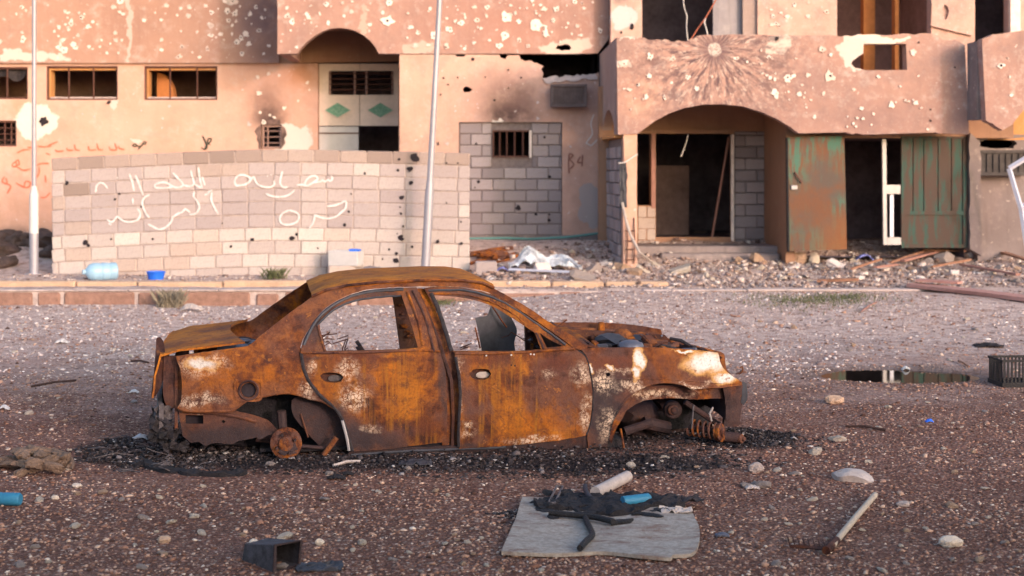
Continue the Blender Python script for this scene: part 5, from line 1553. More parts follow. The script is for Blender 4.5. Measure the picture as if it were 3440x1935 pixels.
# front fender, apron and engine bay
FF = [(1949,1172,1),(2003,1169),(2165,1167),(2255,1170),(2300,1173),(2360,1178),(2413,1186,1),(2424,1227),(2449,1255),(2492,1284,1),(2494,1294,1),(2440,1301),(2380,1305),(2337,1307,1),(2319,1301),(2283,1288),(2233,1283),(2183,1291),(2129,1316),(2090,1356),(2064,1403),(2050,1450),(2047,1476,1),(2040,1500,1),(1975,1506,1),(1974,1460),(1987,1420),(1995,1349),(1991,1279),(1974,1204)]
fhole = [(2043+8*math.cos(t*PI/4), 1258+7*math.sin(t*PI/4)) for t in range(8)]
fender = panel('front_fender', FF, [fhole], M['r_fender'], 0, .014, .045, .006, sd=9)
FFf = [p for p in FF]
panel('front_fender', FFf, [], M['r_mid'], .0, .014, .06, .014, far=True, sd=11)
cr_ = smooth_line([U(*p) for p in ((1989,1272),(2060,1273),(2130,1272),(2200,1272),(2300,1278),(2400,1286),(2488,1290))], .05, closed=False)
cob('fender_crease', tube([(u, vside(u, z)+.002, z) for u, z in cr_], .005, 6), M['r_fender'], fender)
al_ = smooth_line([U(*p) for p in ((2047,1476),(2052,1446),(2066,1403),(2092,1356),(2131,1317),(2184,1292),(2233,1284),(2283,1289),(2319,1302),(2345,1320))], .03, closed=False)
cob('wheel_arch_lip', tube([(u, vside(u, z)+.002, z) for u, z in al_], .008, 6), M['r_fender'], fender)
M['r_apron'] = rust('rust, inner apron', .42, scale=2.5, ash=[bl(2200, 1335, .5, .04, .8)], soot=[bl(2430, 1330, .2, .2, .6)])
AP = [(2080,1300,1),(2500,1296,1),(2500,1350,1),(2434,1346),(2344,1349),(2273,1345),(2201,1349),(2158,1360),(2111,1393),(2082,1430),(2062,1476,1),(2050,1470,1),(2056,1400)]
panel('inner_apron', AP, [], M['r_apron'], .09, .014, .045, .018)
panel('inner_apron', [(1990,1180,1),(2400,1195,1),(2480,1300,1),(2434,1346),(2273,1345),(2111,1393),(2000,1480,1)], [], M['r_dark'], .25, .014, .06, .02)
panel('inner_apron', [(1990,1180,1),(2400,1195,1),(2480,1300,1),(2434,1400),(2273,1400),(2111,1430),(2000,1480,1)], [], M['r_dark'], .22, .014, .06, .02, far=True)
panel('engine_shield', [(2040,1290,1),(2470,1300,1),(2490,1500,1),(2030,1510,1)], [], M['black'], .62, .02, .08, .04)  # black sheet added to keep the open front arch dark
# torn strip hanging at the rear of the arch
panel('torn_liner', [(2046,1478,1),(2056,1425),(2085,1370),(2112,1352),(2092,1400),(2068,1442),(2054,1490)], [], M['r_apron'], -.01, .006, .03, .01)
# firewall and cowl
fwu = U(1990, 1170)[0]
rows = [[(fwu+.02*noise.noise(Vector((t*7, q*4, 2))), .12+t*(WD-.24), .70-.55*q) for q in (0, .25, .5, .75, 1)] for t in [i/10 for i in range(11)]]
loft(rows, M['r_dark'], 'firewall', .02)
rows = [[(fwu-.16+.2*q, .10+t*(WD-.2), .705+.02*math.sin(PI*t)-.02*q+.012*noise.noise(Vector((t*7, q*4, 2)))) for q in (0, .33, .66, 1)] for t in [i/12 for i in range(13)]]
loft(rows[::-1], M['r_mid'], 'cowl', .012)
# scuttle: engine, strut towers, scrap
def lump(name, px, py, v, sx, sy, sz, mat, sd, sub=2, rough=.3):
    u, z = U(px, py, v)
    cob(name, xf(rock(random.Random(sd), sub, 1.0, rough), Matrix.Translation((u, v, z)) @ Matrix.Diagonal((sx, sy, sz, 1))), mat)
lump('engine_block', 2230, 1290, .75, .30, .28, .20, M['r_under'], 1)
lump('gearbox', 2140, 1400, .6, .20, .2, .14, M['r_under'], 2)
lump('strut_tower', 2118, 1163, .30, .085, .09, .045, M['greyblue'], 3, 2, .08)
lump('strut_tower', 2090, 1130, 1.22, .09, .09, .06, M['r_dark'], 4, 2, .1)
lump('heater_box', 2050, 1146, .9, .10, .14, .05, M['burnt_sheet'], 5, 1, .6)
rr = random.Random(70)
for i in range(46):
    x_, v_ = rr.uniform(1965, 2330), rr.uniform(.28, 1.38)
    yy = 1172-40*(v_-.2)/1.2+rr.uniform(-4, 16)+max(0, x_-2200)*.16
    u, z = U(x_, yy, v_)
    mt = [M['r_dark'], M['r_mid'], M['burnt_sheet'], M['r_drum'], M['charcoal'], M['greyblue']][rr.randrange(5) if i % 9 else 5]
    if i % 3 == 0:
        d_ = Vector((rr.uniform(-1, 1), rr.uniform(-1, 1), rr.uniform(-.35, .35))).normalized()*rr.uniform(.05, .14)
        c_ = Vector((u, v_, z))
        cob('engine_pipe', tube([c_-d_, c_+Vector((0, 0, rr.uniform(-.02, .03))), c_+d_], rr.uniform(.006, .016), 6), mt)
    else:
        b_ = rr.uniform(.02, .055)
        gm = box(-b_*rr.uniform(.7, 1.6), b_, -b_, b_*rr.uniform(.6, 1.5), -b_*.5, b_*.6, b_*.25)
        cob('engine_scrap', xf(gm, Matrix.Translation((u, v_, z)) @ Matrix.Rotation(rr.uniform(0, 3), 4, 'Z') @ Matrix.Rotation(rr.uniform(-.6, .6), 4, 'X')), mt, None, False)
# bent far fender rail and its stub
cob('far_rail', tube([(U(*p, 1.47)[0], 1.47, U(*p, 1.47)[1]) for p in ((1900,1104),(1960,1106),(2014,1109),(2075,1114),(2194,1124),(2255,1146),(2330,1165),(2413,1186))], .016, 6), M['r_dark'])
a_ = U(2020, 1104, 1.45)
cob('hinge_stub', box(a_[0]-.025, a_[0]+.025, 1.43, 1.48, a_[1]-.02, a_[1]+.05, .01), M['r_mid'])
for sd_, (p_, q_) in enumerate((((1862,1103),(1905,1074)), ((1990,1118),(2020,1150)), ((2005,1125),(2040,1140)), ((2100,1120),(2110,1150)), ((2200,1128),(2220,1160)), ((2150,1125),(2190,1150)))):
    vv = 1.1 if sd_ else 1.0
    cob('wiper_arm' if sd_ == 0 else 'bent_wire', tube([(U(*p_, vv)[0], vv, U(*p_, vv)[1]), (U(*q_, vv)[0], vv, U(*q_, vv)[1])], .006, 5), M['r_dark'])
# radiator support at the nose
RSP = [(2436,1300,1),(2500,1290,1),(2508,1330),(2498,1400),(2490,1436),(2440,1438,1),(2446,1370)]
panel('radiator_support', RSP, [], M['r_under'], .05, .04, .035, .02)
n0_, n1_ = U(2425, 1200, .12), U(2262, 1150, 1.42)
rows = [[(n0_[0]+(n1_[0]-n0_[0])*t+.05*math.sin(PI*t)+.015*noise.noise(Vector((t*9, q*4, 2)))-.03*q, .12+t*1.30, n0_[1]+(n1_[1]-n0_[1])*t-.09*q+.012*noise.noise(Vector((t*11, q, 6)))) for q in (0, .15, .5, .85, 1)] for t in [i/14 for i in range(15)]]
loft(rows, M['r_dark'], 'radiator_beam', .03)
rows = [[(n0_[0]+.04+.04*math.sin(PI*t)+.02*noise.noise(Vector((t*7, q*4, 2))), .16+t*(WD-.32), .36-.20*q) for q in (0, .3, .7, 1)] for t in [i/12 for i in range(13)]]
loft(rows, M['r_under'], 'front_panel', .03)
panel('nose_scrap', [(2418,1187),(2446,1194),(2452,1215),(2454,1245),(2470,1262),(2450,1258),(2430,1232)], [], M['r_dark'], .10, .03, .03, .02)
panel('bumper_bracket', [(2500,1286),(2514,1290),(2520,1320),(2517,1350),(2508,1364),(2498,1358),(2502,1320)], [], M['burnt_sheet'], .05, .05, .03, .01)
u, z = U(2485, 1258)
cob('hood_hook', tube([(u, .15, z), (u+.02, .15, z+.01), (u+.03, .15, z+.03), (u+.025, .15, z+.05), (u+.012, .15, z+.045)], .006, 6), M['r_dark'])
# suspension, spring, hubs
def helix(p, q, r, turns, n=90):
    p, q = Vector(p), Vector(q); d = (q-p); L = d.length; d.normalize()
    e1 = d.cross(Vector((0, 0, 1))).normalized(); e2 = d.cross(e1)
    return [p+d*L*i/n+e1*r*math.cos(2*PI*turns*i/n)+e2*r*math.sin(2*PI*turns*i/n) for i in range(n+1)]
s0 = U(2325, 1440, .10); s1 = U(2418, 1452, .02)
P0_, P1_ = Vector((s0[0], .16, s0[1])), Vector((s1[0], .03, s1[1]))
cob('coil_spring', tube(helix(P0_, P1_, .052, 5.5), .0085, 6), M['r_drum'])
cob('damper', tube([P0_, P1_], .022, 10), M['r_under'])
def disc_at(name, px, py, v, r, mat, axis, depth=.03):
    u, z = U(px, py, v)
    gm = lathe([(r*.25, -depth*.9), (r*.45, -depth*.7), (r*.5, -depth*.25), (r*.85, -depth*.2), (r, -.0), (r*.97, depth)], 24, 'Y')
    rot = Vector((0, -1, 0)).rotation_difference(Vector(axis).normalized()).to_matrix().to_4x4()
    return cob(name, xf(gm, Matrix.Translation((u, v, z)) @ rot), mat)
disc_at('spring_seat', 2424, 1453, .02, .063, M['r_drum'], (.75, -.66, .1), .02)
disc_at('wheel_hub', 2492, 1474, .03, .032, M['r_drum'], (.7, -.7, .05), .03)
cob('stub_axle', tube([(U(2430, 1468, .06)[0], .08, U(2430, 1468, .06)[1]), (U(2488, 1472, .04)[0], .045, U(2488, 1472, .04)[1])], .035, 12), M['r_under'])
disc_at('pulley', 2262, 1377, .34, .062, M['r_under'], (0, -1, 0), .05)
disc_at('pulley', 2262, 1377, .31, .036, M['r_dark'], (0, -1, 0), .02)
drum = disc_at('brake_drum', 961, 1489, .03, .102, M['r_drum'], (-.06, -1, .03), .035)
for i in range(4):
    t = PI/2*i+.4
    u, z = U(961, 1489, .03)
    cob('wheel_stud', xf(lathe([(.009, -.045), (.009, -.005)], 8, 'Y'), Matrix.Translation((u+.062*math.cos(t), .03, z+.062*math.sin(t)))), M['r_under'], drum)
cob('drum_scale', xf(rock(random.Random(8), 2, 1.0, .8), Matrix.Translation((U(961, 1489, .03)[0]+.01, .014, U(961, 1489, .03)[1]-.03)) @ Matrix.Diagonal((.05, .012, .04, 1))), M['r_under'], drum)
cob('axle_beam', tube([(U(961, 1489, .1)[0], .09, U(961, 1489, .1)[1]), (U(961, 1489, .1)[0], WD-.1, U(961, 1489, .1)[1])], .035, 10), M['r_under'])
disc_at('brake_drum', 961, 1489, WD-.1, .10, M['r_drum'], (0, 1, 0), .03)
for (a_, b_, r_, vv, mt) in (((945,1380),(950,1450),.03,.12,'r_under'), ((1010,1390),(1035,1470),.006,.10,'r_mid'), ((985,1497),(1095,1506),.012,.08,'r_under'), ((1130,1470),(1088,1530),.018,.03,'r_mid'), ((860,1470),(950,1480),.03,.2,'r_under'), ((2085,1440),(2098,1512),.008,.0,'r_apron'), ((2190,1420),(2100,1450),.03,.25,'r_under'), ((2330,1360),(2325,1440),.006,.05,'tyre_wire'), ((2395,1368),(2385,1392),.007,.03,'dirtywhite'), ((2385,1392),(2392,1415),.007,.03,'dirtywhite'), ((2160,1420),(2250,1440),.045,.35,'r_under'), ((2300,1350),(2420,1430),.02,.3,'r_under')):
    p_, q_ = U(*a_, vv), U(*b_, vv)
    cob('suspension_rod', tube([(p_[0], vv, p_[1]), (q_[0], vv+.01, q_[1])], r_, 8), M[mt])
panel('mud_flap', [(2042,1482),(2075,1478),(2108,1500),(2120,1530),(2085,1545),(2045,1535)], [], M['charcoal'], .01, .02, .03, .02)

# loose wires and springs left in the cabin
rr = random.Random(90)
for i in range(14):
    u0_, v0_ = rr.uniform(-1.0, .9), rr.uniform(.5, 1.35)
    z0_ = rr.uniform(.50, .66)
    pts = [Vector((u0_, v0_, z0_))]
    for _ in range(4): pts.append(pts[-1]+Vector((rr.uniform(-.09, .09), rr.uniform(-.05, .05), rr.uniform(-.05, .06))))
    cob('cabin_wire', tube(pts, .004, 5), M['r_dark'])
rows = [[(-.55+.22*q+.05*t+.03*noise.noise(Vector((t*6, q*3, 6))), .2+t*1.1, .60-.35*q+.02*noise.noise(Vector((t*9, q*3, 1)))) for q in (0, .3, .6, 1)] for t in [i/12 for i in range(13)]]
loft(rows, M['r_under'], 'rear_seat_frame', .012)
# ------------------------------------------------------------------ things standing and lying about
def GP(px, py, dz=0.0):
    """the ground point under a pixel of the photograph"""
    Y = EYE*FPX/(py-CY)
    for _ in range(30):
        X = (px-CX)/FPX*Y
        Y = .5*Y+.5*(EYE-g(X, Y)-dz)*FPX/(py-CY)
    X = (px-CX)/FPX*Y
    return Vector((X, Y, g(X, Y)+dz))
def at_depth(px, py, Y):
    return Vector(((px-CX)/FPX*Y, Y, EYE+(CY-py)/FPX*Y))
def one(name, geo, mat, label, cat, group=None, smooth=False, loc=None):
    """A thing that is one mesh; its origin at its base."""
    vs = [Vector(v) for v in geo[0]]
    if loc is None:
        loc = Vector((sum(v.x for v in vs)/len(vs), sum(v.y for v in vs)/len(vs), min(v.z for v in vs)))
    o_ = obj(name, ([v-loc for v in vs], geo[1]), mat, None, smooth)
    o_.location = loc
    return tag(o_, label, cat, group)
def crumple(nx, ny, fn, amp, sd, th=.006):
    """A crumpled sheet over the unit square; fn maps (s, t) to a point."""
    V, F = [], []
    for j in range(ny+1):
        for i in range(nx+1):
            p = Vector(fn(i/nx, j/ny))
            q = Vector((i/nx*3.5, j/ny*3.5, sd))
            p += Vector((noise.noise(q*1.7), noise.noise(q*1.7+Vector((9, 0, 0))), abs(noise.noise(q*1.3+Vector((0, 9, 0))))*1.5))*amp
            V.append(p)
    n = len(V)
    for j in range(ny):
        for i in range(nx):
            a = j*(nx+1)+i
            F.append((a, a+1, a+nx+2, a+nx+1))
    V2 = V+[v-Vector((0, 0, th)) for v in V]
    F2 = F+[tuple(k_+n for k_ in reversed(f)) for f in F]
    e = [(i, i+1) for i in range(nx)]+[(j*(nx+1)+nx, (j+1)*(nx+1)+nx) for j in range(ny)]+[(ny*(nx+1)+i+1, ny*(nx+1)+i) for i in range(nx)][::-1]+[((j+1)*(nx+1), j*(nx+1)) for j in range(ny)][::-1]
    F2 += [(b, a, a+n, b+n) for a, b in e]
    return V2, F2
def stick(a, b, w, h, sd=0, bow=.0):
    """A plank between two points, w wide, h thick."""
    a, b = Vector(a), Vector(b)
    d = (b-a); L = d.length; d.normalize()
    sdv = d.cross(Vector((0, 0, 1))).normalized()
    up = sdv.cross(d).normalized()
    rr = random.Random(sd)
    V, F = [], []
    n = 5
    for i in range(n+1):
        t = i/n
        c = a+d*L*t+up*bow*math.sin(PI*t)
        j = [rr.uniform(-.06, .06)*w for _ in range(4)]
        V += [c-sdv*(w/2+j[0]), c+sdv*(w/2+j[1]), c+sdv*(w/2+j[2])+up*h, c-sdv*(w/2+j[3])+up*h]
    for i in range(n):
        a_ = i*4; b_ = a_+4
        for k_ in range(4):
            F.append((a_+k_, a_+(k_+1) % 4, b_+(k_+1) % 4, b_+k_))
    F += [(3, 2, 1, 0), (n*4, n*4+1, n*4+2, n*4+3)]
    return V, F

# ---- lamp posts
def post(px_b, py_b, px_t, s, mats, prof, label):
    b = at_depth(px_b, py_b, FPX/s); b.z = g(b.x, b.y)-.02
    H = 6.5
    top = at_depth(px_t, 0, FPX/s)
    d = (top-b).normalized()
    e = empty('lamp_post', b, 0, label, 'lamp post')
    for nm, z0, z1, r0, r1, mt in prof:
        obj(nm, tube([d*z0/d.z, d*z1/d.z], r0, 14, r1), mats[mt], e, True, world_space=False)
    return e
pm = {'g': M['galv'], 'w': M['pole_white']}
post(114, 925, 115, 220.0, pm, [('base_plate', 0, .03, .13, .13, 'g'), ('lower_tube', .0301, .64, .068, .068, 'g'), ('painted_band', .6401, 1.22, .0685, .068, 'w'), ('collar', 1.2201, 1.36, .068, .036, 'w'), ('upper_tube', 1.3601, 6.5, .035, .030, 'g')], 'upright grey lamp post with a white painted band, left of the block wall')
post(1427, 930, 1477, 225.0, pm, [('base_plate', 0, .03, .13, .13, 'g'), ('lower_tube', .0301, 1.20, .068, .066, 'g'), ('collar', 1.2001, 1.45, .066, .050, 'g'), ('upper_tube', 1.4501, 6.5, .048, .030, 'g')], 'leaning grey lamp post in front of the block wall')

# ---- rubbish on the pavement strip
wj = Mat('pale blue bottle plastic'); wj.b.inputs['Base Color'].default_value = (.42, .66, .86, 1); wj.b.inputs['Roughness'].default_value = .35; wj.b.inputs['Transmission Weight'].default_value = .35
jug = lathe([(0, 0), (.10, 0), (.128, .02), (.13, .10), (.122, .115), (.13, .13), (.13, .22), (.122, .235), (.13, .25), (.13, .34), (.11, .40), (.05, .45), (.035, .455), (.035, .50), (0, .50)], 22, 'X')
p = GP(345, 940)
one('water_jug', xf(jug, Matrix.Translation(p+Vector((.20, .05, .125))) @ Matrix.Rotation(math.radians(205), 4, 'Z')), wj.mat, 'big pale blue water jug lying against the block wall', 'water jug', smooth=True)
p = GP(524, 938)
one('tub', xf(lathe([(.11, 0), (.12, .05), (.142, .11), (.146, .115), (.135, .115), (.112, .01), (0, .01)], 24), Matrix.Translation(p)), M['blue'], 'small bright blue plastic tub on the pavement beside the water jug', 'tub', smooth=True)
# heap of blocks with the white box on it
for i, (px, py, w, h, rz, key) in enumerate(((1150, 930, .40, .18, .2, 1), (1255, 932, .38, .16, -.4, 2), (1330, 930, .3, .14, .5, 3))):
    p = GP(px, py)
    o_ = bpy.data.objects.new('loose_block', block_me(w, .2, h, M['block_grey'] if i else M['block_warm'], key)); COL.objects.link(o_)
    o_.location = p-Vector((0, 0, .02)); o_.rotation_euler = (0, (.0, .12, -.1)[i], rz)
    tag(o_, ('tan concrete block lying under the white foam box', 'tilted grey concrete block lying right of the white foam box', 'broken grey concrete block beside the foot of the leaning lamp post')[i], 'block', 'loose blocks before the block wall')
p = GP(1150, 930)
b = empty('foam_box', (p.x-.0, p.y+.05, p.z+.16), math.radians(-14), 'white foam box with a blue rim on rubble by the block wall', 'box')
w_, d_, h_ = .46, .3, .22
obj('shell', join(box(-w_/2, w_/2, 0, .03, 0, h_, .006), box(-w_/2, w_/2, d_-.03, d_, 0, h_, .006), box(-w_/2, -w_/2+.03, .031, d_-.031, .001, h_-.001, .004), box(w_/2-.03, w_/2, .031, d_-.031, .001, h_-.001, .004), box(-w_/2+.031, w_/2-.031, .031, d_-.031, .001, .03)), M['whiteplastic'], b, world_space=False)
obj('lid_rim', slab([(w_/2-.13, .0), (w_/2+.02, .02), (w_/2+.02, .12), (w_/2-.1, .14)], [], lambda x, y: (x, y, h_+.03+.03*(w_/2-x)), lambda x, y: (x, y, h_+.001)), M['blue'], b, world_space=False)
p = GP(1634, 921)
o_ = bpy.data.objects.new('loose_block', block_me(.32, .2, .2, M['block'], 2)); COL.objects.link(o_)
o_.location = p-Vector((0, 0, .01)); o_.rotation_euler = (0, 0, .05)
tag(o_, 'pale concrete block standing past the right end of the block wall', 'block', 'loose blocks before the block wall')
# tangle of rusty strips
rr = random.Random(31)
tang = empty('scrap_heap', GP(1660, 895), 0, 'tangle of red brown rusty strips behind the pale loose block', 'scrap heap')
M['redscrap'] = rust('red rust strips', .46, scale=3)
for i in range(16):
    x0_, y0_ = rr.uniform(1575, 1660), rr.uniform(848, 900)
    L = rr.uniform(60, 130)
    Yd = rr.uniform(22.3, 23.2)
    pts = [at_depth(x0_+L*t, y0_+rr.uniform(-9, 9), Yd+.2*t) for t in (0, .3, .6, 1)]
    for q in pts: q.z = max(q.z, g(q.x, q.y)+.02)
    obj('strip', tube(pts, rr.uniform(.012, .035), 5), M['redscrap'], tang)
# crushed white sheet
p0, p1 = GP(1712, 918), GP(1945, 918)
M['white_sheet'] = simple('torn white sheet metal', (.60, .62, .66), .5, .25, 6, .1, c2=(.07, .075, .10))
sh = empty('crushed_panel', (p0+p1)/2, 0, 'crushed white sheet metal panel lying on the rubble by the veranda', 'metal panel')
def shf(s_, t_):
    hump = .24*math.exp(-((s_-.32)/.22)**2)+.17*math.exp(-((s_-.78)/.2)**2)
    return (p0.x+(p1.x-p0.x)*s_, p0.y+.25+.35*t_-.2*(1-t_), p0.z+.05+hump*math.sin(PI*min(1, t_*.9+.1))*1.1)
obj('sheet', crumple(26, 12, shf, .085, 2), M['white_sheet'], sh)
obj('edge_strip', stick(p0+Vector((.0, -.05, .05)), p1+Vector((0, -.1, .01)), .08, .03, 2), M['alu_pale'], sh)
obj('edge_strip', stick(p0+Vector((.9, .1, .20)), p1+Vector((.02, -.02, .06)), .05, .03, 3), M['white_sheet'], sh)
p = GP(1686, 918)
one('rag', crumple(7, 5, lambda s_, t_: (p.x-.07+.16*s_, p.y+.1*t_, p.z+.03+.05*math.sin(PI*s_)), .03, 4), M['bluerag'], 'lilac blue rag crumpled beside the crushed white panel', 'rag')
# teal pipe along the wall foot
pp = [at_depth(1575, 802, 24.2), at_depth(1700, 800, 24.25), at_depth(1790, 803, 24.3), at_depth(1900, 797, 24.3), at_depth(2018, 783, 24.32)]
pipe = one('water_pipe', tube(pp, .022, 8), M['pipe'], 'thin teal pipe running along the foot of the shaded wall', 'pipe', smooth=True)

# ---- air conditioners
def acunit(c, w, h, d, mat, gr, label):
    e = empty('air_conditioner', c, 0, label, 'air conditioner')
    obj('case', join(box(-w/2, w/2, .03, d, 0, h, .02)), mat, e, world_space=False)
    obj('rim', join(box(-w/2-.012, w/2+.012, .0, .029, h-.04, h+.01, .006), box(-w/2-.012, w/2+.012, .0, .029, -.01, .04, .006), box(-w/2-.012, -w/2+.04, .001, .028, .041, h-.041, .005), box(w/2-.04, w/2+.012, .001, .028, .041, h-.041, .005)), mat, e, world_space=False)
    for i in range(gr):
        x_ = -w/2+.06+(w-.12)*(i+.5)/gr
        obj('grille_slat', box(x_-.006, x_+.006, .005, .026, .05, h-.05), mat, e, world_space=False)
    return e
M['ac1'] = simple('sooty grey casing', (.115, .085, .085), .8, .35, 6)
c = at_depth(1911, 358, YB-.26)
acunit(c, .60, .375, .27, M['ac1'], 9, 'sooty window air conditioner stuck in the broken wall')
M['ac2'] = simple('burnt dark casing', (.06, .05, .05), .8, .5, 6)
c = at_depth(3382, 588, FPX/212-.32)
acunit(c, .82, .38, .33, M['ac2'], 7, 'burnt dark air conditioner on the grey wall at the far right')

# ---- cables
def cable(px, Y, r, mat, label):
    return one('cable', tube([at_depth(a, b_, Y+c) for a, b_, c in [(q+(0,))[:3] for q in smooth3(px)]], r, 5), mat, label, 'cable', smooth=True)
def smooth3(px):
    return [tuple(q) for q in smooth_line(list(px), 14, closed=False)]
cable([(2303, -60), (2296, 10), (2308, 55), (2306, 85), (2310, 137)], 23.9, .008, M['wire_white'], 'thin white cable dangling in the dark upper left opening')
cable([(2425, -40), (2398, 12), (2370, 60), (2345, 95), (2318, 138)], 22.6, .012, M['wire_red'], 'red brown cable slanting across the dark upper opening')
cable([(2370, 62), (2366, 75), (2372, 95), (2378, 120)], 22.5, .010, M['wire_white'], 'short pinkish cable end tied to the slanting red cable')
cable([(2312, 452), (2305, 480), (2296, 505), (2288, 526)], 23.4, .010, M['wire_white'], 'pale cable with a knot hanging in the veranda doorway')
cable([(1995, 385), (1985, 415), (1990, 450), (1970, 480), (1985, 490), (2005, 470)], 24.4, .009, M['wire_white'], 'loose pale cable looping on the wall below the air conditioner')
cable([(2078, 548), (2100, 545), (2125, 528), (2142, 518)], 21.62, .008, M['wire_white'], 'thin pale cable tied round the veranda corner pier')
one('cable', tube([at_depth(2090, 680, 21.6), at_depth(2103, 740, 21.58), at_depth(2118, 790, 21.55), at_depth(2148, 848, 21.5), GP(2200, 868)+Vector((0, 0, .03))], .022, 6), M['dirtywhite'], 'torn pale strip trailing down the veranda corner pier', 'strip', smooth=True)
one('rag', crumple(5, 14, lambda s_, t_: tuple(at_depth(2082+24*s_, 548+150*t_, 21.66)), .02, 8), M['burnt_sheet'], 'dark grey rag hanging on the veranda corner pier', 'rag')
one('pole', tube([at_depth(2392, 796, 24.4), at_depth(2449, 462, 24.15)], .022, 8), M['wood'], 'thin wooden pole leaning inside the dark veranda doorway', 'pole')
# window frame leaning at the far right
fe = empty('window_frame', GP(3440, 850), 0, 'pale lilac window frame leaning at the far right edge', 'window frame')
for a_, b_ in (((3390, 566), (3452, 528)), ((3390, 566), (3430, 700)), ((3430, 700), (3452, 840)), ((3428, 696), (3470, 678)), ((3452, 528), (3520, 830)), ((3452, 840), (3520, 830))):
    obj('frame_bar', bar(at_depth(*a_, 21.4), at_depth(*b_, 21.35), .055, .05), M['alu_pale'], fe)

# ---- stones, boards and sticks by the doors
rr = random.Random(17)
M['stone_tan'] = simple('tan building stone', (.42, .28, .20), .95, .3, 7, bump=.9, dist=.015)
M['stone_white'] = simple('white limestone', (.52, .43, .36), .95, .25, 7, bump=.9, dist=.012)
M['stone_grey'] = simple('grey rubble stone', (.31, .25, .23), .95, .3, 9, bump=.9, dist=.012)
def stone(px, py, wpx, hpx, mat, label, sd, group=None, name='stone'):
    p = GP(px, py)
    s = FPX/p.y
    gm = rock(random.Random(sd), 2, 1.0, .28)
    zmax = max(v.z for v in gm[0]); xm = max(abs(v.x) for v in gm[0])
    return one(name, xf(gm, Matrix.Translation((p.x, p.y+wpx/s*.3, p.z+hpx/s*.36)) @ Matrix.Diagonal((wpx/s/2/xm, wpx/s*.4, hpx/s*.5/zmax, 1))), mat, label, 'stone', group)
stone(2690, 886, 62, 44, M['stone_tan'], 'squared tan stone under the rusty green door', 1)
stone(2738, 890, 38, 48, M['stone_white'], 'pale pointed stone leaning by the tan stone under the green door', 2)
stone(2808, 1359, 68, 34, M['stone_tan'], 'flat tan stone right of the car nose', 3)
stone(3202, 1842, 84, 42, M['stone_white'], 'large pale stone near the lower right corner', 4)
stone(852, 1842, 40, 34, M['stone_white'], 'round pale stone just behind the burnt tin', 5)
stone(1073, 1834, 34, 26, M['stone_white'], 'pale stone on the gravel right of the burnt tin', 6)
stone(548, 1826, 46, 26, M['stone_tan'], 'yellowish flat stone left of the burnt tin', 7)
stone(2543, 1590, 54, 40, M['stone_grey'], 'grey crumbly lump in front of the car nose', 8)
stone(182, 1680, 28, 18, M['stone_white'], 'small white stone right of the blue bottle', 9)
stone(255, 1640, 40, 18, M['stone_white'], 'flat white stone below the sandy rag heap', 10)
stone(3040, 1705, 50, 22, M['stone_grey'], 'grey flat stone right of the rake handle', 11)

M['pinkboard'] = simple('dusty pink board', (.42, .22, .19), .95, .15, 5)
def gplank(a, b, w, h, mat, label, sd, lift=0.0, name='board'):
    A, B = GP(*a), GP(*b)
    A.z += lift; B.z += lift
    return one(name, stick(A, B, w, h, sd), mat, label, 'board')
gplank((3070, 970), (3560, 1030), .30, .05, M['pinkboard'], 'long dusty pink board lying at the right edge of the yard', 1, .03)
gplank((3085, 968), (3225, 978), .22, .03, M['pinkboard'], 'short pink board lying on the long dusty board', 2, .10)
gplank((2745, 953), (2885, 948), .10, .04, M['wood2'], 'splintered orange brown board on the buried kerb', 3, .02)
for i, (a, b, w, lab) in enumerate((((3030, 892), (3255, 852), .10, 'longest brown board on the heap before the boarded door'), ((2990, 905), (3110, 862), .05, 'narrow brown slat slanting on the heap before the boarded door'), ((3100, 868), (3240, 876), .09, 'flat brown board lying across the heap before the boarded door'), ((3230, 905), (3420, 940), .08, 'dark brown board pointing to the right frame edge'), ((3340, 860), (3480, 905), .10, 'upper brown board at the right frame edge'), ((3330, 850), (3500, 885), .05, 'thin brown slat at the right frame edge'), ((2940, 915), (3010, 905), .06, 'short brown board left of the wood heap'), ((3130, 920), (3260, 895), .04, 'thin stick below the wood heap'), ((2860, 935), (2960, 900), .03, 'thin slat lying toward the metal door'))):
    gplank(a, b, w, .03, M['wood2'] if i % 3 else M['wood'], lab, 20+i, .06+.03*(i % 3))
p = GP(2900, 885)
one('rag', crumple(9, 6, lambda s_, t_: (p.x-.1+.28*s_, p.y+.15*t_, p.z+.04+.08*math.sin(PI*s_)), .04, 6), M['bluerag'], 'lilac blue plastic bag on the rubble before the dark shop doorway', 'bag')
for i, (a, b, lab, mt) in enumerate((((2895, 1048), (2945, 1018), 'pale stick on the grass patch right of the car', 'wood'), ((2840, 1436), (2975, 1449), 'thin dark stick right of the car nose', 'wood_dark'), ((440, 1217), (500, 1222), 'short dark stick left of the trunk', 'wood_dark'), ((105, 1302), (255, 1282), 'long thin curved wire left of the car', 'wood_dark'), ((3220, 1216), (3255, 1236), 'short brown stick left of the black crate', 'wood2'), ((1120, 1570), (1210, 1556), 'pale slat in front of the rear door', 'dirtywhite'))):
    A, B = GP(*a), GP(*b)
    one('stick', tube([A+Vector((0, 0, .012)), (A+B)/2+Vector((0, .02, .02)), B+Vector((0, 0, .012))], .010, 5), M[mt], lab, 'stick')

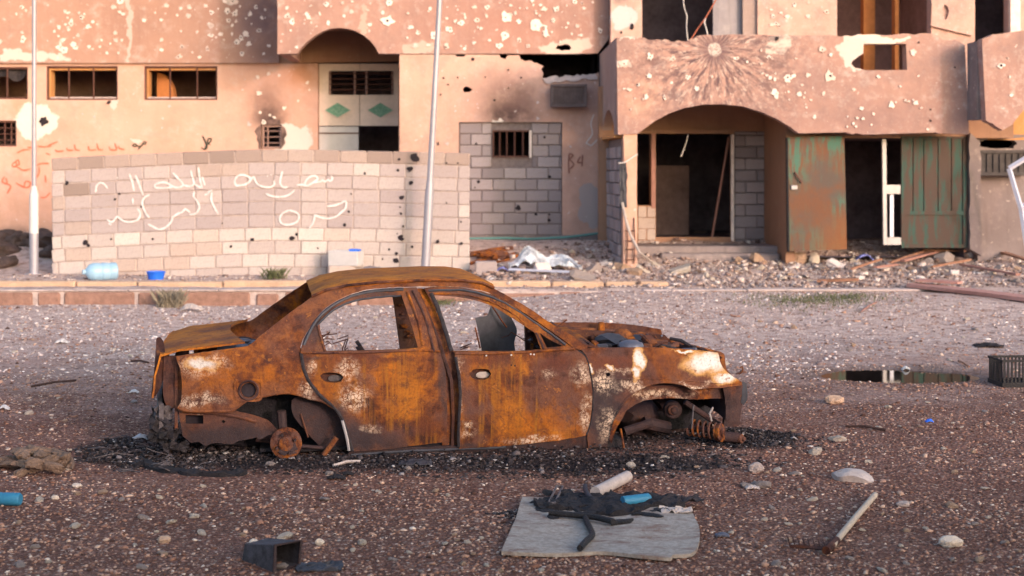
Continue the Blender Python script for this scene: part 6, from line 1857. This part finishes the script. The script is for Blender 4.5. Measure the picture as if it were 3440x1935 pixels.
# ---- black crate at the right edge
c = GP(3368, 1302)
cr = empty('crate', c, .06, 'black slatted plastic crate standing by the puddle', 'crate')
cw, cd, chh = .40, .30, .235
obj('base', box(0, cw, 0, cd, 0, .02), M['crate'], cr, world_space=False)
for zz in (.02, .215):
    obj('rim', join(box(0, cw, 0, .014, zz+.001, zz+.02), box(0, cw, cd-.014, cd, zz+.001, zz+.02), box(0, .014, .0141, cd-.0141, zz+.002, zz+.019), box(cw-.014, cw, .0141, cd-.0141, zz+.002, zz+.019)), M['crate'], cr, world_space=False)
for i in range(12):
    x_ = .01+(cw-.036)*i/11
    obj('slat', box(x_, x_+.016, .002, .010, .0405, .2155), M['crate'], cr, world_space=False)
    obj('slat', box(x_, x_+.016, cd-.010, cd-.002, .0405, .2155), M['crate'], cr, world_space=False)
for i in range(8):
    y_ = .02+(cd-.056)*i/7
    obj('slat', box(.002, .010, y_, y_+.016, .0405, .2155), M['crate'], cr, world_space=False)
    obj('slat', box(cw-.010, cw-.002, y_, y_+.016, .0405, .2155), M['crate'], cr, world_space=False)

# ---- foreground finds
# burnt square tin
a, b_ = GP(838, 1880), GP(985, 1905)
e = empty('tin', (a+b_)/2, math.atan2(b_.y-a.y, b_.x-a.x), 'burnt square tin lying on its side at the bottom of the yard', 'tin')
L, hh = .245, .115
M['tin_skin'] = simple('scorched tin', (.050, .044, .052), .7, .6, 22, .2, c2=(.012, .010, .012), bump=.6)
obj('shell', join(box(-L/2, L/2, -.07, -.066, .002, hh), box(-L/2, L/2, .066, .07, .002, hh), box(-L/2, L/2, -.0655, .0655, hh-.004, hh), box(-L/2, L/2, -.0655, .0655, 0, .004), box(-L/2, -L/2+.004, -.0655, .0655, .0041, hh-.0041)), M['tin_skin'], e, world_space=False)
obj('rim', join(box(L/2, L/2+.008, -.075, -.062, -.002, hh+.005), box(L/2, L/2+.008, .062, .075, -.002, hh+.005), box(L/2+.0005, L/2+.0075, -.0619, .0619, hh-.006, hh+.004), box(L/2+.0005, L/2+.0075, -.0619, .0619, -.002, .008)), M['r_under'], e, world_space=False)
e.rotation_euler[2] -= .35
for ch_ in e.children:
    for v_ in ch_.data.vertices:
        q_ = v_.co
        v_.co = q_+Vector((.012*noise.noise(q_*17), .02*noise.noise(q_*13+Vector((3, 0, 0))), .022*noise.noise(q_*11+Vector((0, 5, 0)))-.02*max(0, q_.z-.05)*(1 if q_.x < 0 else .2)/.06))
p = GP(1065, 1912)
one('plastic_film', crumple(12, 8, lambda s_, t_: (p.x-.10+.22*s_, p.y-.05+.13*t_, p.z+.006), .018, 12), M['burnt_sheet'], 'crumpled purple grey plastic film right of the burnt tin', 'plastic film')
# sandy rag heap and blue bottle at the left edge
p = GP(85, 1600)
e = empty('rag_heap', p, 0, 'heap of sandy brown rags at the left edge', 'rag heap')
rr = random.Random(2)
for i in range(26):
    x_, y_ = rr.uniform(-.30, .22), rr.uniform(.0, .30)
    zz = .02+.085*max(0, 1-(x_/.32)**2)*rr.random()
    gm = rock(rr, 2, .55, .5)
    obj('rag_fold', xf(gm, Matrix.Translation((x_, y_, zz)) @ Matrix.Rotation(rr.uniform(-.6, .6), 4, 'Y') @ Matrix.Rotation(rr.uniform(0, 3), 4, 'Z') @ Matrix.Diagonal((rr.uniform(.05, .11), rr.uniform(.03, .05), rr.uniform(.04, .06), 1))), M['rag'], e, True, world_space=False)
p = GP(20, 1702)
bt = lathe([(0, 0), (.030, 0), (.036, .01), (.036, .09), (.033, .10), (.036, .11), (.036, .20), (.016, .245), (.014, .275), (0, .275)], 16, 'X')
one('bottle', xf(bt, Matrix.Translation(p+Vector((.075, .02, .036))) @ Matrix.Rotation(PI-.1, 4, 'Z')), M['blue2'], 'blue plastic bottle lying at the left edge', 'bottle', smooth=True)
# mat with the burnt debris
MO = [(1755,1683,1),(1900,1690),(2100,1708),(2250,1722),(2317,1731),(2337,1761),(2351,1804),(2342,1856),(2317,1876),(2259,1881),(2252,1892),(2154,1885),(2024,1868),(1893,1875),(1760,1875),(1685,1873,1),(1722,1780)]
mo = [(GP(q[0], q[1]).x, GP(q[0], q[1]).y)+tuple(q[2:3]) for q in MO]
kk = Mat('sandy grey board')
n1 = kk.noise(5, 6, .7, kk.sc(kk.P(), (1, 2.4, 1))); n2 = kk.noise(38, 5, .7)
cc_ = kk.mix(kk.step(n2, .35, .65), (.25, .20, .17, 1), (.38, .325, .285, 1))
cc_ = kk.mix(kk.m('MULTIPLY', kk.step(n1, .50, .62), kk.step(n2, .38, .55)), cc_, (.20, .125, .10, 1))
M['mat_pale'] = kk.end(cc_, .95, n2, .6, .006)
def mz(x, y): return g(x, y)+.026+.012*noise.noise(Vector((x*2.5, y*2.5, 4)))
gm = slab(smooth_line(mo, .03), [], lambda x, y: (x, y, mz(x, y)), lambda x, y: (x, y, mz(x, y)-.018), .05)
mt_ = one('board', gm, M['mat_pale'], 'pale grey rounded board dusted with sand in the foreground', 'board')
def onmat(px, py, dz=.03): return GP(px, py, dz)
e = empty('burnt_debris', onmat(2040, 1720), 0, 'black molten debris lying on the pale board', 'debris')
rr = random.Random(6)
for i in range(84):
    q = onmat(rr.uniform(1805, 2250), 1700+rr.gauss(0, 17), .03)
    if q is None: continue
    gm = rock(rr, 1, .45, .6)
    obj('molten_lump', xf(gm, Matrix.Translation(q) @ Matrix.Rotation(rr.uniform(0, 3), 4, 'Z') @ Matrix.Diagonal((rr.uniform(.03, .075), rr.uniform(.02, .05), rr.uniform(.015, .04), 1))), M['black_gloss'] if i % 2 else M['black'], e)
dq = [(1800,1722),(1812,1700),(1850,1690),(1900,1672),(1960,1680),(2040,1668),(2110,1684),(2190,1680),(2260,1694),(2300,1710),(2270,1726),(2200,1722),(2150,1738),(2060,1752),(1990,1742),(1930,1734),(1860,1732)]
dp = [tuple(GP(*q)[:2]) for q in dq]
dp = [(x+.02*noise.noise(Vector((x*17, y*17, 5))), y+.02*noise.noise(Vector((x*17, y*17, 9)))) for x, y in smooth_line(dp, .02)]
obj('molten_crust', slab(dp, [], lambda x, y: (x, y, mz(x, y)+.006+.055*abs(noise.noise(Vector((x*8, y*8, 1))))+.02*noise.noise(Vector((x*25, y*25, 1)))), lambda x, y: (x, y, mz(x, y)-.004), .022), M['black'], e)
def hose(px, r, mat, label, dz=.05, name='hose'):
    l = smooth_line(list(px), 12, closed=False)
    return one(name, tube([onmat(a_, b_, dz) for a_, b_ in l], r, 7), mat, label, 'hose', smooth=True)
hose([(1845, 1722), (1890, 1727), (1940, 1732), (2000, 1738), (2060, 1752)], .017, M['black_gloss'], 'black hose along the front of the molten debris', .05)
hose([(1965, 1735), (1974, 1760), (1990, 1796), (1972, 1815), (1948, 1842)], .016, M['black_gloss'], 'bent black hose end lying across the pale board', .045)
hose([(1966, 1632), (1968, 1650), (1980, 1668), (1995, 1682)], .014, M['burnt_sheet'], 'short dark hose sticking up behind the molten debris', .05)
a, b_ = onmat(2000, 1655, .045), onmat(2108, 1600, .05)
one('tube', tube([a, a+(b_-a)*.25, a+(b_-a)*.5, b_], .034, 14), M['dirtywhite'], 'scorched white plastic tube behind the pale board', 'tube', smooth=True)
a, b_ = onmat(2092, 1684, .06), onmat(2178, 1674, .06)
one('canister', join(tube([a, b_], .028, 16), tube([b_, b_+(b_-a).normalized()*.012], .028, 16, .018)), M['blue2'], 'blue plastic canister lying on the molten debris', 'canister', smooth=True)
a, b_ = onmat(1842, 1690, .04), onmat(1870, 1634, .04)
one('bracket', join(tube([a, b_], .007, 6), tube([a+Vector((.035, 0, .0)), b_+Vector((.035, 0, 0))], .007, 6), tube([b_, b_+Vector((.035, 0, 0))], .007, 6), tube([a, a+Vector((.035, 0, 0))], .007, 6)), M['tyre_wire'], 'small grey wire bracket at the left of the molten debris', 'bracket')
p = onmat(2270, 1712, .045)
one('paper', crumple(9, 6, lambda s_, t_: (p.x-.08+.17*s_, p.y-.02+.09*t_, p.z-.01), .022, 17), M['dirtywhite'], 'crumpled white paper at the right end of the molten debris', 'paper')
p = onmat(2290, 1690, .04)
one('rag', crumple(8, 6, lambda s_, t_: (p.x-.08+.2*s_, p.y+.14*t_, p.z), .03, 18), M['charcoal'], 'black rag behind the crumpled white paper', 'rag')
# rake
a, b_ = GP(2797, 1832, .03), GP(2940, 1662, .03)
rk = empty('rake', GP(2720, 1842), 0, 'broken rake with a pale wooden handle and rusty tines', 'rake')
M['handle'] = simple('pale worn wood', (.38, .31, .25), .85, .15, 14)
obj('handle', tube([a, (a+b_)/2+Vector((0, 0, .004)), b_], .0165, 10), M['handle'], rk, True)
q0, q1 = GP(2652, 1836, .004), GP(2800, 1846, .006)
obj('head', bar(q0, q1, .016, .016), M['r_under'], rk)
obj('socket', tube([GP(2775, 1850, .03), GP(2810, 1815, .03)], .021, 8), M['r_under'], rk)
for i in range(9):
    t = i/8
    base = q0+(q1-q0)*(t*.92+.02)
    obj('tine', tube([base, base+Vector((0, .03, .015)), base+Vector((.004, .07, .028))], .0035, 5), M['r_under'], rk)
# flattened jug
p = GP(2870, 1620)
def jugf():
    o_ = smooth_line([(-.118, .05, 1), (-.11, .01), (-.075, -.035), (-.01, -.04), (.06, -.05), (.105, -.042), (.122, -.005), (.10, .045), (.05, .06), (-.03, .055), (-.08, .058)], .012)
    return slab(o_, [[(-.092, .034), (-.072, .034), (-.062, .022), (-.072, .016), (-.09, .022)]], lambda x, y: (x, y, .055*max(0, 1-(x/.135)**2-(y/.085)**2*.6)+.012+.01*noise.noise(Vector((x*20, y*20, 1)))), lambda x, y: (x, y, .0), .014)
one('plastic_jug', xf(jugf(), Matrix.Translation(p+Vector((0, .04, .0))) @ Matrix.Rotation(.35, 4, 'X') @ Matrix.Rotation(-.1, 4, 'Z')), M['dirtywhite'], 'flattened dirty white plastic jug lying right of the car', 'plastic jug', smooth=True)
# light scraps
for i, (px, py, w, h, mt, lab, nm) in enumerate(((205, 1155, 44, 20, 'whiteplastic', 'white carton scrap behind the left of the car', 'carton'), (448, 1322, 30, 16, 'whiteplastic', 'small white cup left of the tail lamp opening', 'cup'), (10, 1378, 34, 22, 'whiteplastic', 'white foam piece at the left edge', 'foam_piece'), (640, 1046, 74, 34, 'dirtywhite', 'dirty white rubbish at the foot of the kerb', 'rubbish'), (470, 1480, 52, 26, 'alu', 'pale crumpled foil on the ash behind the bumper', 'foil'), (1400, 1570, 110, 22, 'burnt_sheet', 'grey crumpled film in the ash before the rear door', 'plastic_film'), (2430, 1808, 46, 20, 'greyblue', 'blue grey plastic scrap right of the pale board', 'plastic_scrap'), (2530, 1646, 46, 14, 'dirtywhite', 'small pale slat left of the flattened jug', 'slat'), (3125, 1420, 24, 14, 'blue', 'tiny bright blue plastic scrap on the gravel at right', 'plastic_scrap'), (3330, 1170, 90, 16, 'black', 'black burnt rag lying beyond the black crate', 'rag'), (2700, 890+45, 40, 12, 'black', 'black scrap on the rubble by the buried kerb', 'scrap'), (1170, 1600, 36, 18, 'black', 'left of two black lumps before the rear door', 'charred_lump'), (1130, 1614, 60, 22, 'black', 'right of two black lumps before the rear door', 'charred_lump'), (3045, 1245, 26, 22, 'whiteplastic', 'white carton floating at the puddle edge', 'carton'))):
    p = GP(px, py)
    s = FPX/p.y
    one(nm, crumple(8, 6, lambda s_, t_, p=p, w=w, s=s, h=h: (p.x+(s_-.5)*w/s, p.y+(t_)*w/s*.6, p.z+.008+h/s*.55*math.sin(PI*s_)*math.sin(PI*(.15+.7*t_))), .10*w/s, 30+i, .008), M[mt], lab, nm.replace('_', ' '))
# molten bumper on the ash behind the car
rr = random.Random(12)
bo = [(-.62+.05*rr.random(), .0)]
BO = [(420,1556),(540,1586),(690,1602),(800,1600),(822,1592),(700,1588),(560,1570),(455,1544)]
bo = [tuple(GP(*q)[:2]) for q in BO]
def bz_(x, y):
    n_ = noise.noise(Vector((x*5, y*5, 3)))
    return g(x, y)+max(.002, .012+.055*abs(noise.noise(Vector((x*9, y*9, 1))))*(.6+n_)+.02*noise.noise(Vector((x*27, y*27, 1))))
bo2 = [(x+.035*noise.noise(Vector((x*11, y*11, 5))), y+.035*noise.noise(Vector((x*11, y*11, 9)))) for x, y in smooth_line(bo, .025)]
one('molten_bumper', slab(bo2, [], lambda x, y: (x, y, bz_(x, y)), lambda x, y: (x, y, g(x, y)-.004), .03), M['black'], 'molten black plastic bumper spread on the ground behind the car', 'bumper')
rr = random.Random(99)
e = empty('tyre_wire', GP(430, 1510), 0, 'burnt tyre wire tangled on the ash behind the car', 'wire tangle')
for i in range(26):
    q = GP(rr.uniform(340, 720), rr.uniform(1480, 1595))
    pts = [q+Vector((0, 0, .02))]
    for _ in range(5): pts.append(pts[-1]+Vector((rr.uniform(-.07, .07), rr.uniform(-.05, .05), rr.uniform(-.012, .02))))
    obj('wire', tube(pts, .0035, 4), M['tyre_wire'], e)

# ---- grass and scrub
def tuft(items, n, cx_, cy_, rx, ry, h, rr):
    for _ in range(n):
        x_, y_ = cx_+rr.gauss(0, rx), cy_+rr.gauss(0, ry)
        z_ = g(x_, y_)
        a_ = rr.uniform(0, 2*PI); hh_ = h*rr.uniform(.5, 1.2); le = rr.uniform(.2, .9)*hh_
        dx_, dy_ = math.cos(a_), math.sin(a_)
        w_ = .006
        k_ = len(items[0])
        items[0].extend([(x_-dy_*w_, y_+dx_*w_, z_), (x_+dy_*w_, y_-dx_*w_, z_), (x_+dx_*le*.5, y_+dy_*le*.5, z_+hh_*.7), (x_+dx_*le, y_+dy_*le, z_+hh_)])
        items[1].extend([(k_, k_+1, k_+2), (k_+2, k_+1, k_+3)])
rr = random.Random(40)
it = ([], [])
for (px, py, n, rx, ry, h) in ((2740, 1010, 800, .42, .30, .045), (2640, 1020, 200, .3, .35, .04), (2850, 1000, 300, .25, .15, .05), (1250, 985, 200, .2, .2, .05), (1480, 985, 250, .12, .2, .06)):
    p = GP(px, py); tuft(it, n, p.x, p.y, rx, ry, h, rr)
tag(obj('grass', it, M['grass']), 'low green grass growing by the buried kerb', 'grass', kind='stuff')
for px, py, n, r_, h, mt, lab in ((920, 938, 160, .07, .16, 'grass', 'small green weed on the pavement before the block wall'), (572, 1032, 220, .09, .22, 'drygrass', 'dry grey scrub growing at the kerb')):
    it = ([], []); p = GP(px, py); tuft(it, n, p.x, p.y, r_, r_*.6, h, rr)
    one('weed', it, M[mt], lab, 'weed')
# dark rubble behind the left end of the block wall
rr = random.Random(50)
e = empty('earth_bank', (-7.3, 23.2, .3), 0, 'dark bank of broken earth and stones behind the left lamp post', 'earth bank')
M['earth'] = simple('dark earth', (.085, .058, .052), .95, .5, 9, bump=1, dist=.03)
for i in range(30):
    x_, y_ = rr.uniform(-9, -6.1), rr.uniform(22.4, 25.2)
    gm = rock(rr, 2, .5, .5)
    obj('clod', xf(gm, Matrix.Translation((x_, y_, g(x_, y_)+.05)) @ Matrix.Rotation(rr.uniform(0, 3), 4, 'Z') @ Matrix.Scale(rr.uniform(.12, .34), 4)), M['earth'], e)

# ---- loose stones one can pick out
rr = random.Random(60)
var = [mesh('stone', *rock(rr, 1, .6, .4), m_) for m_ in (M['stone_white'], M['stone_tan'], M['stone_grey'], M['stone_white']) for _ in range(3)]
cnt = 0
while cnt < 280:
    py = rr.uniform(1060, 1925); px = rr.uniform(-10, 3450)
    p = GP(px, py)
    if in_car(p.x, p.y) or pud(p.x, p.y) > .1 or (1650 < px < 2370 and 1640 < py < 1900): continue
    o_ = bpy.data.objects.new('stone', rr.choice(var)); COL.objects.link(o_)
    s = min(.045, .011*math.exp(abs(rr.gauss(0, .6))))*(1.0 if py > 1250 else 1.35)
    o_.scale = (s*rr.uniform(.8, 1.3), s, s*rr.uniform(.7, 1.1)); o_.rotation_euler = (rr.uniform(-.3, .3), rr.uniform(-.3, .3), rr.uniform(0, 6.3))
    o_.location = p+Vector((0, 0, s*.25))
    tag(o_, 'small loose stone lying among the gravel of the yard', 'stone', 'small loose stones of the yard')
    cnt += 1
rr = random.Random(61)
def chunk(rr):
    gm = box(-1, 1, -.8, .8, -.6, .6, .18)
    return [v+Vector((rr.uniform(-.22, .22), rr.uniform(-.22, .22), rr.uniform(-.18, .18))) for v in gm[0]], gm[1]
var = [mesh('rubble_stone', *chunk(rr), m_) for m_ in (M['stone_white'], M['stone_grey'], M['bare'], M['stone_tan']) for _ in range(3)]
cnt = 0
while cnt < 130:
    x_, y_ = rr.uniform(.9, 9.0), rr.uniform(19.9, 23.0)
    if rr.random() > math.exp(-((y_-21.6)/1.4)**2): continue
    o_ = bpy.data.objects.new('rubble_stone', rr.choice(var)); COL.objects.link(o_)
    s = min(.14, .026*math.exp(abs(rr.gauss(0, .65))))
    o_.scale = (s*rr.uniform(.8, 1.4), s, s*rr.uniform(.6, 1.1)); o_.rotation_euler = (rr.uniform(-.6, .6), rr.uniform(-.6, .6), rr.uniform(0, 6.3))
    o_.location = (x_, y_, g(x_, y_)+s*.3)
    tag(o_, 'broken masonry lump lying in the rubble before the veranda', 'stone', 'masonry lumps in the rubble')
    cnt += 1

# ---- unseen wall added behind the viewer to shade the foreground
M['pl_opp'] = simple('cream render, yard wall', (.50, .38, .29), .95, .15, 1)
yw = empty('yard_wall', (8, -2.6, 0), label='plain rendered yard wall behind the viewer', cat='wall')
obj('wall', box(-14, 30, -2.9, -2.6, -.1, 2.65), M['pl_opp'], yw)
obj('coping', box(-14.05, 30.05, -2.95, -2.55, 2.651, 2.74), M['pl_opp'], yw)
